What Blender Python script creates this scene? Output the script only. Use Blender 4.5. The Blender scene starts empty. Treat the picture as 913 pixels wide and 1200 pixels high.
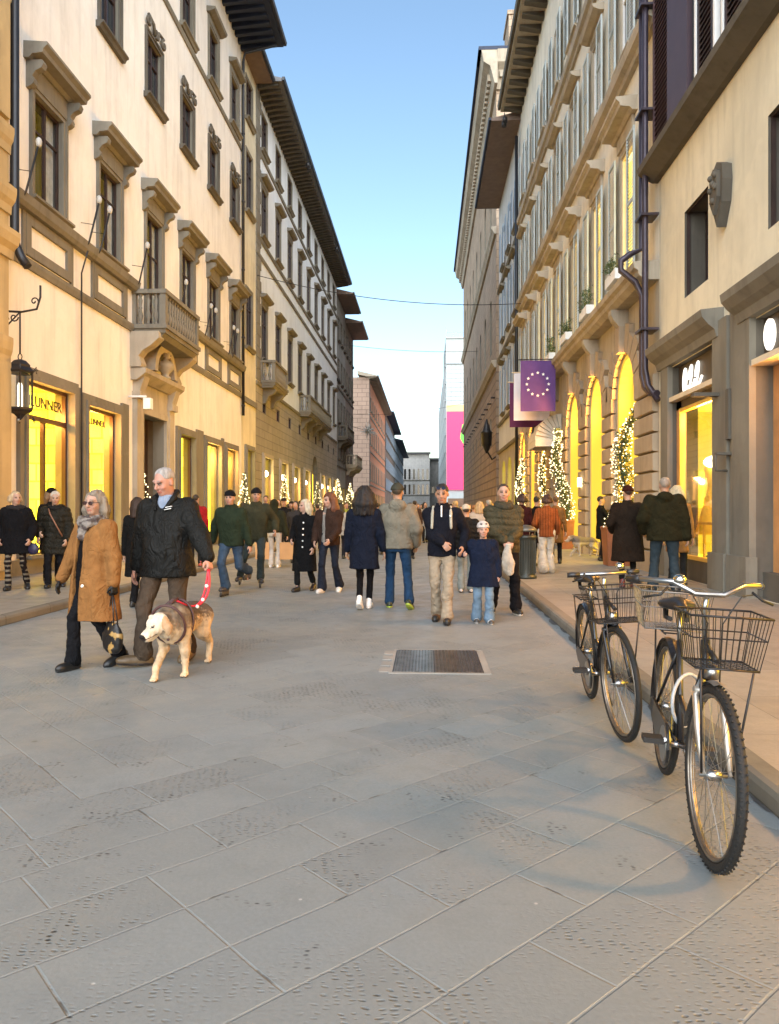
import bpy, math, random
import numpy as np
from mathutils import Vector, Matrix
random.seed(7)
R = math.radians
SC = bpy.context.scene
COL = SC.collection

# ------------------------------------------------------------------ camera
CAMZ, FPX, YAW = 1.42, 880.0, R(2.83)
cam_d = bpy.data.cameras.new('camera'); cam = bpy.data.objects.new('camera', cam_d); COL.objects.link(cam)
cam_d.sensor_fit = 'VERTICAL'; cam_d.sensor_height = 24; cam_d.lens = FPX/1200*24
cam_d.shift_y = -2/1200; cam_d.clip_end = 5000; cam_d.clip_start = 0.05
cam.location = (0, 0, CAMZ); cam.rotation_euler = (R(90), 0, YAW)
SC.camera = cam

# ------------------------------------------------------------------ materials
MATS = {}
class NT:
    def __init__(s, m):
        s.t = m.node_tree; s.n = s.t.nodes
    def add(s, typ, **kw):
        n = s.n.new(typ)
        for k, v in kw.items():
            if k.startswith('_'): setattr(n, k[1:], v)
            else:
                key = k.replace('__', ' ')
                n.inputs[int(key[1:]) if key[0] == 'i' and key[1:].isdigit() else key].default_value = v
        return n
    def link(s, a, b): s.t.links.new(a, b)
    def math(s, op, a, b=None, c=None):
        n = s.n.new('ShaderNodeMath'); n.operation = op
        for i, v in enumerate((a, b, c)):
            if v is None: continue
            if isinstance(v, (int, float)): n.inputs[i].default_value = v
            else: s.link(v, n.inputs[i])
        return n.outputs[0]
    def mix(s, f, a, b, mode='MIX'):
        n = s.n.new('ShaderNodeMix'); n.data_type = 'RGBA'; n.blend_type = mode
        for i, v in ((0, f), (6, a), (7, b)):
            if isinstance(v, (int, float)): n.inputs[i].default_value = v
            elif isinstance(v, tuple): n.inputs[i].default_value = (*v[:3], 1)
            else: s.link(v, n.inputs[i])
        return n.outputs[2]
    def ramp(s, f, stops):
        n = s.n.new('ShaderNodeValToRGB'); e = n.color_ramp.elements
        while len(e) < len(stops): e.new(0.5)
        for i, (p, c) in enumerate(stops):
            e[i].position = p; e[i].color = (*c, 1) if len(c) == 3 else c
        s.link(f, n.inputs[0]); return n.outputs[0]
    def noise(s, vec, scale, detail=4, rough=0.55):
        n = s.n.new('ShaderNodeTexNoise'); n.inputs['Scale'].default_value = scale
        n.inputs['Detail'].default_value = detail; n.inputs['Roughness'].default_value = rough
        if vec is not None: s.link(vec, n.inputs['Vector'])
        return n.outputs['Fac']
def newmat(name):
    m = bpy.data.materials.new(name); m.use_nodes = True
    nt = NT(m); b = nt.n['Principled BSDF']; MATS[name] = m
    return m, nt, b
def coords(nt, kind='Object'):
    return nt.add('ShaderNodeTexCoord').outputs[kind]
def mapping(nt, v, scale=(1,1,1), rot=(0,0,0), loc=(0,0,0)):
    n = nt.add('ShaderNodeMapping'); n.inputs['Scale'].default_value = scale
    n.inputs['Rotation'].default_value = rot; n.inputs['Location'].default_value = loc
    nt.link(v, n.inputs['Vector']); return n.outputs[0]
def simple(name, col, rough=0.6, metal=0.0, var=0.15, scale=3.0, bump=0.0, bscale=40, spec=0.5, coat=0):
    m, nt, b = newmat(name)
    co = coords(nt)
    f = nt.noise(co, scale, 5)
    lo = tuple(c*(1-var) for c in col); hi = tuple(min(1, c*(1+var)) for c in col)
    nt.link(nt.ramp(f, [(0.3, lo), (0.7, hi)]), b.inputs['Base Color'])
    b.inputs['Roughness'].default_value = rough; b.inputs['Metallic'].default_value = metal
    b.inputs['Specular IOR Level'].default_value = spec
    if coat: b.inputs['Coat Weight'].default_value = coat
    if bump:
        bn = nt.add('ShaderNodeBump', Strength=bump, Distance=0.01)
        nt.link(nt.noise(co, bscale, 4), bn.inputs['Height']); nt.link(bn.outputs[0], b.inputs['Normal'])
    return m
EMF = 0.42
def emit(name, col, strength, var=0.0, scale=2.0, streak=False, shelf=False):
    strength *= EMF
    m, nt, b = newmat(name)
    b.inputs['Base Color'].default_value = (*[c*.12 for c in col], 1); b.inputs['Roughness'].default_value = 0.6
    b.inputs['Emission Strength'].default_value = strength
    if var:
        co = coords(nt)
        if shelf:
            sp_ = nt.add('ShaderNodeSeparateXYZ'); nt.link(co, sp_.inputs[0]); cb_ = nt.add('ShaderNodeCombineXYZ'); nt.link(nt.math('ADD', sp_.outputs[0], sp_.outputs[1]), cb_.inputs[0]); nt.link(sp_.outputs[2], cb_.inputs[1])
            bk_ = nt.add('ShaderNodeTexBrick'); bk_.inputs['Scale'].default_value = 1; bk_.inputs['Brick Width'].default_value = .55; bk_.inputs['Row Height'].default_value = .42; bk_.inputs['Mortar Size'].default_value = .02; bk_.inputs['Color1'].default_value = (1,1,1,1); bk_.inputs['Color2'].default_value = (.72,.66,.5,1); bk_.inputs['Mortar'].default_value = (.45,.38,.25,1); nt.link(cb_.outputs[0], bk_.inputs['Vector'])
        if streak: co = mapping(nt, co, (1, 1, 0.25))
        f = nt.noise(co, scale, 3)
        lo = tuple(c*(1-var*(1+0.6*i)) for i, c in enumerate(col))
        ec = nt.ramp(f, [(0.35, tuple(max(0, c) for c in lo)), (0.6, col)])
        if shelf: ec = nt.mix(1.0, ec, bk_.outputs['Color'], 'MULTIPLY')
        nt.link(ec, b.inputs['Emission Color'])
    else: b.inputs['Emission Color'].default_value = (*col, 1)
    return m
def facade_mat(name, col, stain=0.25, brick=None, rough=0.85, tone2=None, bump=0.25, grime=0.0):
    """plaster or stone; brick = (block length, block height, joint, joint depth strength, colour variation)"""
    m, nt, b = newmat(name)
    co = coords(nt)
    sep = nt.add('ShaderNodeSeparateXYZ'); nt.link(co, sep.inputs[0])
    u = nt.math('ADD', sep.outputs[0], sep.outputs[1])
    cb = nt.add('ShaderNodeCombineXYZ'); nt.link(u, cb.inputs[0]); nt.link(sep.outputs[2], cb.inputs[1])
    big = nt.noise(co, 0.35, 6, 0.6); mid = nt.noise(mapping(nt, co, (1, 1, 0.35)), 1.6, 6, 0.65); fine = nt.noise(co, 14, 5)
    t2 = tone2 or tuple(c*(1-stain) for c in col)
    c = nt.mix(nt.ramp(big, [(0.35, (0,0,0)), (0.68, (1,1,1))]), col, t2)
    c = nt.mix(nt.math('MULTIPLY', nt.ramp(mid, [(0.45, (0,0,0)), (0.75, (1,1,1))]), stain*1.6), c, tuple(x*0.55 for x in t2))
    c = nt.mix(nt.math('MULTIPLY', fine, 0.18), c, tuple(x*0.6 for x in col))
    stk = nt.noise(mapping(nt, co, (3.2, 3.2, 0.22)), 1.3, 5, 0.6); pat = nt.noise(mapping(nt, co, loc=(4.2, 1.1, 7.7)), 0.9, 3, 0.7)
    c = nt.mix(nt.math('MULTIPLY', nt.ramp(stk, [(0.52, (0,0,0)), (0.70, (1,1,1))]), stain*1.3), c, tuple(x*0.5 for x in t2))
    c = nt.mix(nt.math('MULTIPLY', nt.ramp(pat, [(0.52, (0,0,0)), (0.56, (1,1,1))]), stain*0.55), c, tuple(min(1, x*1.15) for x in col))
    h = nt.math('ADD', nt.math('MULTIPLY', fine, 0.15), nt.math('MULTIPLY', mid, 0.25))
    if brick:
        br = nt.add('ShaderNodeTexBrick'); br.inputs['Scale'].default_value = 1
        br.inputs['Brick Width'].default_value = brick[0]; br.inputs['Row Height'].default_value = brick[1]
        br.inputs['Mortar Size'].default_value = brick[2]; br.inputs['Mortar Smooth'].default_value = 0.35
        br.inputs['Color1'].default_value = (0,0,0,1); br.inputs['Color2'].default_value = (1,1,1,1); br.inputs['Mortar'].default_value = (.5,.5,.5,1)
        nt.link(cb.outputs[0], br.inputs['Vector'])
        c = nt.mix(nt.math('MULTIPLY', br.outputs['Color'], brick[4]), c, tuple(x*0.55 for x in col))
        c = nt.mix(nt.math('MULTIPLY', br.outputs['Fac'], 0.6), c, tuple(x*0.3 for x in col))
        h = nt.math('ADD', h, nt.math('MULTIPLY', nt.math('SUBTRACT', 1.0, br.outputs['Fac']), brick[3]))
    nt.link(c, b.inputs['Base Color'])
    bn = nt.add('ShaderNodeBump', Strength=bump, Distance=0.06); nt.link(h, bn.inputs['Height'])
    nt.link(bn.outputs[0], b.inputs['Normal'])
    b.inputs['Roughness'].default_value = rough; b.inputs['Specular IOR Level'].default_value = 0.25
    return m
def attr_mat(name, rough, bump=0.0, bscale=60, sss=0.0, spec=0.3, noise=0.12, aniso=(1,1,1), gain=1.0, folds=0):
    m, nt, b = newmat(name)
    a = nt.add('ShaderNodeAttribute', _attribute_name='col')
    co = coords(nt)
    f = nt.noise(mapping(nt, co, aniso), 9, 5)
    c = nt.mix(nt.ramp(f, [(0.3, (noise,)*3), (0.7, (0,0,0))]), a.outputs['Color'], (0.0, 0.0, 0.0))
    c = nt.mix(1.0, c, (gain,)*3, 'MULTIPLY')
    nt.link(c, b.inputs['Base Color'])
    b.inputs['Roughness'].default_value = rough; b.inputs['Specular IOR Level'].default_value = spec
    if sss:
        b.inputs['Subsurface Weight'].default_value = sss; b.inputs['Subsurface Radius'].default_value = (0.02, 0.008, 0.004); b.inputs['Subsurface Scale'].default_value = 1
    if bump:
        bn = nt.add('ShaderNodeBump', Strength=bump, Distance=0.01)
        nt.link(nt.noise(mapping(nt, co, aniso), bscale, 4), bn.inputs['Height'])
        if folds:
            w1 = nt.add('ShaderNodeTexNoise', Scale=5.5, Detail=3.0, Distortion=1.2); nt.link(mapping(nt, co, (1.6, 1.6, 1.0), (.3, .5, 0)), w1.inputs['Vector'])
            rid = nt.math('ABSOLUTE', nt.math('SUBTRACT', w1.outputs['Fac'], 0.5))
            b2 = nt.add('ShaderNodeBump', Strength=folds, Distance=0.12); nt.link(rid, b2.inputs['Height']); nt.link(b2.outputs[0], bn.inputs['Normal'])
        nt.link(bn.outputs[0], b.inputs['Normal'])
    return m
def glass_mat(name, tint=(0.9,0.95,1), refl=0.12):
    m, nt, b = newmat(name); nt.n.remove(b)
    tr = nt.add('ShaderNodeBsdfTransparent'); tr.inputs[0].default_value = (*tint, 1)
    gl = nt.add('ShaderNodeBsdfGlossy'); gl.inputs['Roughness'].default_value = 0.03
    lw = nt.add('ShaderNodeLayerWeight', Blend=0.25)
    f = nt.math('ADD', nt.math('MULTIPLY', lw.outputs['Fresnel'], 0.6), refl*0.4)
    mx = nt.add('ShaderNodeMixShader'); nt.link(f, mx.inputs[0]); nt.link(tr.outputs[0], mx.inputs[1]); nt.link(gl.outputs[0], mx.inputs[2])
    nt.link(mx.outputs[0], nt.n['Material Output'].inputs[0]); return m

PL1 = facade_mat('plaster_cream', (0.76, 0.735, 0.69), 0.22, tone2=(0.73, 0.68, 0.61), bump=0.2)
PL2 = facade_mat('plaster_yellow', (0.68, 0.61, 0.44), 0.25)
PL3 = facade_mat('plaster_white', (0.73, 0.75, 0.76), 0.15)
PLR = facade_mat('plaster_buff', (0.72, 0.65, 0.49), 0.22, bump=0.2)
PR2 = facade_mat('plaster_warm', (0.76, 0.70, 0.58), 0.22)
PR3 = facade_mat('plaster_pale_grey', (0.62, 0.61, 0.58), 0.2)
PBR = facade_mat('plaster_brown', (0.24, 0.18, 0.14), 0.35)
PGR = facade_mat('plaster_grey', (0.30, 0.29, 0.27), 0.35)
POR = facade_mat('plaster_orange', (0.72, 0.27, 0.13), 0.2, tone2=(0.68, 0.30, 0.18))
PBW = facade_mat('plaster_bluish', (0.42, 0.44, 0.46), 0.25)
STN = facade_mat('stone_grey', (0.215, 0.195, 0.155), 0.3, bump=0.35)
STW = facade_mat('stone_warm', (0.43, 0.37, 0.285), 0.3, bump=0.35)
STD = facade_mat('stone_dark', (0.125, 0.11, 0.088), 0.3, bump=0.3)
RUS = facade_mat('stone_rusticated', (0.40, 0.30, 0.21), 0.3, bump=0.4, brick=(1.1, 0.5, 0.04, 0.9, 0.4))
RU3 = facade_mat('stone_courses', (0.36, 0.32, 0.25), 0.25, bump=0.4, brick=(1.3, 0.42, 0.022, 0.8, 0.25))
STZ = facade_mat('stone_boulders', (0.40, 0.29, 0.20), 0.35, bump=0.9, brick=(1.25, 0.62, 0.06, 1.5, 0.6))
STZU = facade_mat('stone_upper_blocks', (0.44, 0.33, 0.235), 0.3, bump=0.55, brick=(1.1, 0.55, 0.03, 0.8, 0.5))
ENDM = facade_mat('stone_palace', (0.46, 0.44, 0.41), 0.2, bump=0.3, brick=(1.4, 0.7, 0.03, 0.6, 0.3))
WOODB = simple('wood_brown', (0.03, 0.014, 0.01), 0.5, var=0.3, scale=5)
WOODR = simple('wood_red_brown', (0.045, 0.010, 0.006), 0.4, var=0.2, scale=5)
WOODP = simple('wood_purple_brown', (0.06, 0.03, 0.035), 0.6, var=0.25, scale=4)
SHUT = simple('shutter_grey_green', (0.40, 0.45, 0.45), 0.55, var=0.12)
SHUTB = simple('shutter_blue_grey', (0.27, 0.34, 0.42), 0.55, var=0.12)
SHUTT = simple('shutter_tan', (0.33, 0.26, 0.18), 0.6, var=0.12)
IRON = simple('iron_black', (0.018, 0.016, 0.016), 0.45, metal=0.3, var=0.3)
PIPE = simple('pipe_purple_brown', (0.045, 0.034, 0.046), 0.4, metal=0.35, var=0.25)
PIPEK = simple('pipe_black', (0.02, 0.02, 0.022), 0.4, metal=0.3)
DGLASS = simple('glass_dark', (0.008, 0.009, 0.011), 0.08, var=0.5, scale=0.8, spec=0.5)
BGLASS = simple('glass_blue', (0.012, 0.016, 0.022), 0.1, var=0.4, scale=0.8, spec=0.6)
DARK = simple('dark_interior', (0.012, 0.01, 0.008), 0.9)
GLASS = glass_mat('glass_clear')
CURT = simple('curtain_white', (0.55, 0.52, 0.44), 0.9, var=0.2, scale=6)
YEL = emit('lit_yellow', (1.0, 0.76, 0.035), 2.5, 0.14, 1.2, True)
YELS = emit('lit_shop_yellow', (1.0, 0.73, 0.04), 3.0, 0.25, 1.6, True, True)
YELA = emit('lit_arch_yellow', (1.0, 0.76, 0.035), 2.7, 0.12, 1.4, True)
GOLD = emit('lit_gold', (0.75, 0.34, 0.035), 1.0, 0.3, 0.6)
YELW = emit('lit_room_window', (1.0, 0.72, 0.10), 2.6, 0.2, 1.0)
LAMPM = emit('lamp_warm_white', (1.0, 0.84, 0.5), 10)
BULB = emit('bulb_warm_white', (1.0, 0.80, 0.42), 1.5)
NEON = emit('sign_white_light', (1.0, 0.93, 0.80), .8)
LEDGEL = simple('painted_cream', (0.62, 0.52, 0.38), 0.5)
WOODO = simple('wood_orange_panel', (0.52, 0.25, 0.09), 0.45, var=0.2)
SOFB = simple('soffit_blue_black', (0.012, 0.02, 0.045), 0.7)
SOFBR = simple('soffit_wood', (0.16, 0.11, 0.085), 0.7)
ROOFM = simple('roof_tile', (0.20, 0.12, 0.085), 0.85)
LETK = simple('lettering_black', (0.01, 0.009, 0.008), 0.6)
WHITEP = simple('paint_white', (0.75, 0.74, 0.72), 0.5, var=0.06)
BAND = simple('band_purple_brown', (0.09, 0.04, 0.05), 0.6)

# ------------------------------------------------------------------ mesh builder
class Fr:
    """a frame: u along a wall, v up, w out of the wall"""
    def __init__(s, o, U, W, V=(0,0,1)):
        s.o, s.U, s.V, s.W = Vector(o), Vector(U), Vector(V), Vector(W)
    def __call__(s, u, v, w=0): return s.o + s.U*u + s.V*v + s.W*w
    def local(s): return Fr((0,0,0), s.U, s.W, s.V)
ID = Fr((0,0,0), (1,0,0), (0,1,0))   # note: u = x, v = z, w = y
class MB:
    def __init__(s, F=ID): s.v = []; s.f = []; s.sm = []; s.mi = []; s.F = F; s.m = 0
    def face(s, pts, smooth=False):
        i = len(s.v); s.v += [tuple(s.F(*p)) for p in pts]
        s.f.append(tuple(range(i, i+len(pts)))); s.sm.append(smooth); s.mi.append(s.m); return s
    def box(s, u0, u1, v0, v1, w0, w1):
        P = [(u0,v0,w0),(u1,v0,w0),(u1,v1,w0),(u0,v1,w0),(u0,v0,w1),(u1,v0,w1),(u1,v1,w1),(u0,v1,w1)]
        i = len(s.v); s.v += [tuple(s.F(*p)) for p in P]
        for q in ((0,3,2,1),(4,5,6,7),(0,1,5,4),(2,3,7,6),(1,2,6,5),(3,0,4,7)):
            s.f.append(tuple(i+k for k in q)); s.sm.append(False); s.mi.append(s.m)
        return s
    def prism(s, prof, u0, u1, cap=True):
        """profile of (v, w) points extruded along u"""
        n = len(prof); i = len(s.v)
        s.v += [tuple(s.F(u0, a, b)) for a, b in prof] + [tuple(s.F(u1, a, b)) for a, b in prof]
        for k in range(n):
            s.f.append((i+k, i+(k+1) % n, i+n+(k+1) % n, i+n+k)); s.sm.append(False); s.mi.append(s.m)
        if cap:
            s.f.append(tuple(range(i, i+n))); s.f.append(tuple(range(i+2*n-1, i+n-1, -1))); s.sm += [False]*2; s.mi += [s.m]*2
        return s
    def poly(s, pts, w0, w1):
        """outline of (u, v) points given thickness from w0 to w1"""
        n = len(pts); i = len(s.v)
        s.v += [tuple(s.F(a, b, w0)) for a, b in pts] + [tuple(s.F(a, b, w1)) for a, b in pts]
        for k in range(n):
            s.f.append((i+k, i+(k+1) % n, i+n+(k+1) % n, i+n+k)); s.sm.append(False); s.mi.append(s.m)
        s.f.append(tuple(range(i+n-1, i-1, -1))); s.f.append(tuple(range(i+n, i+2*n))); s.sm += [False]*2; s.mi += [s.m]*2
        return s
    def tube(s, pts, r, n=8, cap=True, closed=False):
        P = [Vector(s.F(*p)) for p in pts]; N = len(P)
        rr = r if isinstance(r, (list, tuple)) else [r]*N
        i0 = len(s.v); up = None
        for k in range(N):
            if closed: t = P[(k+1) % N]-P[k-1]
            else: t = P[min(k+1, N-1)]-P[max(k-1, 0)]
            if t.length < 1e-9: t = Vector((0,0,1))
            t.normalize()
            if up is None:
                a = Vector((0,0,1)) if abs(t.z) < 0.9 else Vector((1,0,0)); up = (a - t*a.dot(t)).normalized()
            else:
                up = up - t*up.dot(t)
                up = up.normalized() if up.length > 1e-6 else Vector((1,0,0))
            b = t.cross(up)
            for j in range(n):
                a = 2*math.pi*j/n
                s.v.append(tuple(P[k] + (up*math.cos(a)+b*math.sin(a))*rr[k]))
        for k in range(N if closed else N-1):
            for j in range(n):
                a = i0+k*n+j; b_ = i0+k*n+(j+1) % n; k2 = (k+1) % N
                s.f.append((a, b_, i0+k2*n+(j+1) % n, i0+k2*n+j)); s.sm.append(n > 5); s.mi.append(s.m)
        if cap and not closed:
            s.f.append(tuple(i0+j for j in range(n-1, -1, -1))); s.f.append(tuple(i0+(N-1)*n+j for j in range(n))); s.sm += [False]*2; s.mi += [s.m]*2
        return s
    def lathe(s, c, prof, n=16, sq=False):
        """profile of (height v, radius) about a vertical axis at c=(u, v, w)"""
        i0 = len(s.v)
        for (h, r) in prof:
            for j in range(n):
                a = 2*math.pi*(j+(0.5 if sq else 0))/n
                s.v.append(tuple(s.F(c[0]+r*math.cos(a), c[1]+h, c[2]+r*math.sin(a))))
        for k in range(len(prof)-1):
            for j in range(n):
                s.f.append((i0+k*n+j, i0+k*n+(j+1) % n, i0+(k+1)*n+(j+1) % n, i0+(k+1)*n+j)); s.sm.append(n > 6); s.mi.append(s.m)
        s.f.append(tuple(i0+j for j in range(n-1, -1, -1))); s.f.append(tuple(i0+(len(prof)-1)*n+j for j in range(n))); s.sm += [False]*2; s.mi += [s.m]*2
        return s
    def ball(s, c, r, n=10, m=7):
        rx, ry, rz = r if isinstance(r, (tuple, list)) else (r, r, r)
        i0 = len(s.v)
        for k in range(m+1):
            th = math.pi*k/m
            for j in range(n):
                a = 2*math.pi*j/n
                s.v.append(tuple(s.F(c[0]+rx*math.sin(th)*math.cos(a), c[1]+rz*math.cos(th), c[2]+ry*math.sin(th)*math.sin(a))))
        for k in range(m):
            for j in range(n):
                s.f.append((i0+k*n+j, i0+k*n+(j+1) % n, i0+(k+1)*n+(j+1) % n, i0+(k+1)*n+j)); s.sm.append(True); s.mi.append(s.m)
        return s
    def mesh(s, name, mats, off=(0,0,0)):
        me = bpy.data.meshes.new(name)
        ox, oy, oz = off
        me.from_pydata([(x-ox, y-oy, z-oz) for x, y, z in s.v], [], s.f)
        for m in (mats if isinstance(mats, (list, tuple)) else [mats]): me.materials.append(m)
        me.polygons.foreach_set('use_smooth', s.sm); me.polygons.foreach_set('material_index', s.mi)
        me.update(); return me
    def build(s, name, mats, parent=None, off=None, loc=None, **kw):
        o = None
        if off is None: off = rootloc(parent) if parent else (0,0,0)
        me = s.mesh(name, mats, off)
        o = bpy.data.objects.new(name, me); COL.objects.link(o)
        if parent: o.parent = parent
        if loc: o.location = loc
        for k, v in kw.items(): o[k] = v
        return o
def rootloc(o):
    while o.parent: o = o.parent
    return tuple(o.location)
def put(name, me, parent=None, loc=(0,0,0), rz=0):
    o = bpy.data.objects.new(name, me); COL.objects.link(o); o.location = loc
    if parent: o.parent = parent
    if rz: o.rotation_euler.z = rz
    return o
def thing(name, label, cat, loc=(0,0,0), rz=0, group=None):
    o = bpy.data.objects.new(name, None); COL.objects.link(o); o.empty_display_size = 0.2
    o.location = loc; o.rotation_euler.z = rz; o['label'] = label; o['category'] = cat
    if group: o['group'] = group
    return o
def tag(o, label, cat, group=None):
    o['label'] = label; o['category'] = cat
    if group: o['group'] = group
    return o
def copy_tree(o, parent=None):
    c = o.copy(); COL.objects.link(c)
    if parent: c.parent = parent
    for ch in list(o.children): copy_tree(ch, c)
    return c
def wall_holes(mb, u0, u1, v0, v1, holes, depth=0.35, w=0.0):
    mb.m = 0
    """front plane with rectangular or arched openings (a, b, c, d[, 'arch']) and their reveals"""
    us = sorted({u0, u1, *[x for h in holes for x in h[:2]]}); vs = sorted({v0, v1, *[x for h in holes for x in h[2:4]]})
    us = [x for x in us if u0 <= x <= u1]; vs = [x for x in vs if v0 <= x <= v1]
    for i in range(len(us)-1):
        for j in range(len(vs)-1):
            cu, cv = (us[i]+us[i+1])/2, (vs[j]+vs[j+1])/2
            if any(h[0] < cu < h[1] and h[2] < cv < h[3] for h in holes): continue
            mb.face([(us[i], vs[j], w), (us[i+1], vs[j], w), (us[i+1], vs[j+1], w), (us[i], vs[j+1], w)])
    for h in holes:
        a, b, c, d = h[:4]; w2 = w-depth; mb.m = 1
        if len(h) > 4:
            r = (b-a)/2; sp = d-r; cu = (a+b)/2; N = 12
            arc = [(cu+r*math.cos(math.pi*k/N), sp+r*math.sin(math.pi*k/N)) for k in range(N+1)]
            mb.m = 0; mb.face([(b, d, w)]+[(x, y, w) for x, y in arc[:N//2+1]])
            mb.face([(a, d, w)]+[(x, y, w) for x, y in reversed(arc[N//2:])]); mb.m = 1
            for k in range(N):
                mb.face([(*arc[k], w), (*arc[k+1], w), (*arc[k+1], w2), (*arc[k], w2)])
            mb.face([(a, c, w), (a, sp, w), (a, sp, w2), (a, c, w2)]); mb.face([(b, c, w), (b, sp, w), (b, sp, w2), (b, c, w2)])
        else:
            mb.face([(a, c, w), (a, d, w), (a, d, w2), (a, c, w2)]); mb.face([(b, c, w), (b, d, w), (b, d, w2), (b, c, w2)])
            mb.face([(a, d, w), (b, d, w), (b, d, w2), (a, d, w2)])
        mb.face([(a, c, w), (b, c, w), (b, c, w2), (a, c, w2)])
    mb.m = 0
def frame_ring(mb, a, b, c, d, t, w0, w1, bottom=True):
    mb.box(a-t, a, c-(t if bottom else 0), d+t, w0, w1); mb.box(b, b+t, c-(t if bottom else 0), d+t, w0, w1)
    mb.box(a, b, d, d+t, w0, w1-0.002)
    if bottom: mb.box(a, b, c-t, c, w0, w1-0.002)
# ------------------------------------------------------------------ windows (meshes shared between equal windows)
WC = {}
def shutter_mb(mb, a, b, c, d, w):
    t = 0.05
    mb.box(a, a+t, c, d, w, w+0.045); mb.box(b-t, b, c, d, w, w+0.045)
    mb.box(a+t, b-t, c, c+0.08, w, w+0.043); mb.box(a+t, b-t, d-0.08, d, w, w+0.043); mb.box(a+t, b-t, (c+d)/2-0.04, (c+d)/2+0.04, w, w+0.043)
    n = max(6, int((d-c)/0.085))
    for k in range(n):
        z = c+0.08+(d-c-0.16)*(k+0.5)/n; h = (d-c-0.16)/n
        mb.prism([(z-h*0.5, w+0.035), (z-h*0.32, w+0.04), (z+h*0.5, w+0.006), (z+h*0.32, w+0.002)], a+t, b-t, False)
def window(root, F, u, v, w, h, style='plain', sash=WOODB, trim=STN, pane=DGLASS, curtain=None, shut=None, shw=None, ft=0.16, hood=None, lit=None, label=None, rec=None, mull=True, ds=None):
    ds = ds or (.7 if u < 33 and F.W[0] > 0 else .35); rec = rec or .05+.12*ds
    key = (style, round(w, 3), round(h, 3), tuple(F.U), tuple(F.W), sash.name, trim.name, pane.name, ds, curtain, shut and shut.name, hood, ft, rec, mull, shw)
    if key not in WC:
        L = F.local(); me = {}
        mb = MB(L); a, b = -w/2, w/2
        if style != 'bare':
            frame_ring(mb, a, b, 0, h, ft, 0.0, 0.07*ds, False)
            frame_ring(mb, a-ft*.55, b+ft*.55, 0, h+ft*.55, ft*0.45, 0.07*ds, 0.11*ds, False)
        else: frame_ring(mb, a+0.03, b-0.03, 0, h-0.03, 0.03, -0.1, -0.04, False)
        me['window'] = (mb, trim)
        if style != 'bare':
            s = MB(L); s.prism([(0, 0), (0, 0.2), (-0.05, 0.2), (-0.08, 0.14), (-0.16, 0.1), (-0.16, 0)], a-ft-0.08, b+ft+0.08); me['sill'] = (s, trim)
        if hood in ('big', 'mid'):
            s = MB(L); s.box(a-ft, b+ft, h+ft, h+ft+0.34, 0, 0.075)
            z = h+ft+0.34
            s.prism([(z, 0), (z, 0.12), (z+0.07, 0.18), (z+0.09, 0.40), (z+0.17, 0.42), (z+0.24, 0.50), (z+0.30, 0.50), (z+0.34, 0)], a-ft-0.22, b+ft+0.22)
            me['hood'] = (s, trim)
            for sgn in ((-1, 1) if hood == 'big' else ()):
                q = MB(L); c = sgn*(w/2+ft+0.04)
                q.prism([(z, 0), (z, 0.34), (z-0.07, 0.37), (z-0.16, 0.33), (z-0.22, 0.2), (z-0.32, 0.13), (z-0.40, 0.17), (z-0.47, 0.16), (z-0.52, 0.10), (z-0.56, 0)], c-0.08, c+0.08)
                me['bracket', sgn] = (q, trim)
        elif hood == 'small':
            z = h+ft
            s = MB(L); s.box(a-ft, b+ft, z, z+0.2, 0, 0.06)
            s.prism([(z+0.2, 0), (z+0.2, 0.14), (z+0.27, 0.30), (z+0.36, 0.34), (z+0.40, 0)], a-ft-0.14, b+ft+0.14); me['hood'] = (s, trim)
        elif hood == 'scroll':
            z = h+ft; s = MB(L)
            for sg in (-1, 1):
                pts = []
                for k in range(15):
                    t = k/14; an = math.pi*(0.5+1.9*t); rr = 0.17*(1-0.62*t)
                    pts.append((sg*(w/2-0.02+0.08 + rr*math.cos(an)), z+0.2+rr*math.sin(an), 0.09))
                s.tube([(sg*0.12, z+0.06, 0.09), (sg*0.22, z+0.32, 0.09)]+pts, 0.05, 6)
            s.box(-0.07, 0.07, z, z+0.26, 0.0, 0.13); me['crest'] = (s, trim)
        t = 0.06; s = MB(L); w1 = -rec+0.06
        frame_ring(s, a+t, b-t, t, h-t, t, -rec+0.01, w1)
        if mull: s.box(-0.035, 0.035, t, h-t, -rec+0.01, w1+0.01); s.box(a+t, -0.035, h*0.68, h*0.68+0.05, -rec+0.01, w1-0.004); s.box(0.035, b-t, h*0.68, h*0.68+0.05, -rec+0.01, w1-0.004)
        me['sash'] = (s, sash)
        s = MB(L); s.face([(a, 0, -rec+0.015), (b, 0, -rec+0.015), (b, h, -rec+0.015), (a, h, -rec+0.015)]); me['pane'] = (s, GLASS if (curtain or lit) else pane)
        if curtain or lit:
            s = MB(L); s.m = 0; s.box(a-0.1, b+0.1, -0.1, h+0.1, -rec-(.8 if curtain else .12), -rec-(.75 if curtain else .08))
            me['backing'] = (s, lit or DARK)
        if curtain:
            s = MB(L)
            for (c0, c1) in (((a, a+w*0.34), (b-w*0.34, b)) if curtain == 'open' else ((a, b),)):
                N = 26
                for k in range(N):
                    x0 = c0+(c1-c0)*k/N; x1 = c0+(c1-c0)*(k+1)/N
                    y0 = -rec-0.07+0.022*math.sin(k*1.9); y1 = -rec-0.07+0.022*math.sin((k+1)*1.9)
                    s.face([(x0, 0, y0), (x1, 0, y1), (x1, h, y1), (x0, h, y0)], True)
            me['curtain'] = (s, CURT)
        if shut:
            sw = shw or w/2
            for sg in (-1, 1):
                s = MB(L); e = sg*(w/2+0.02+sw/2)
                shutter_mb(s, e-sw/2, e+sw/2, 0.0, h, 0.13); me['shutter', sg] = (s, shut)
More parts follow.
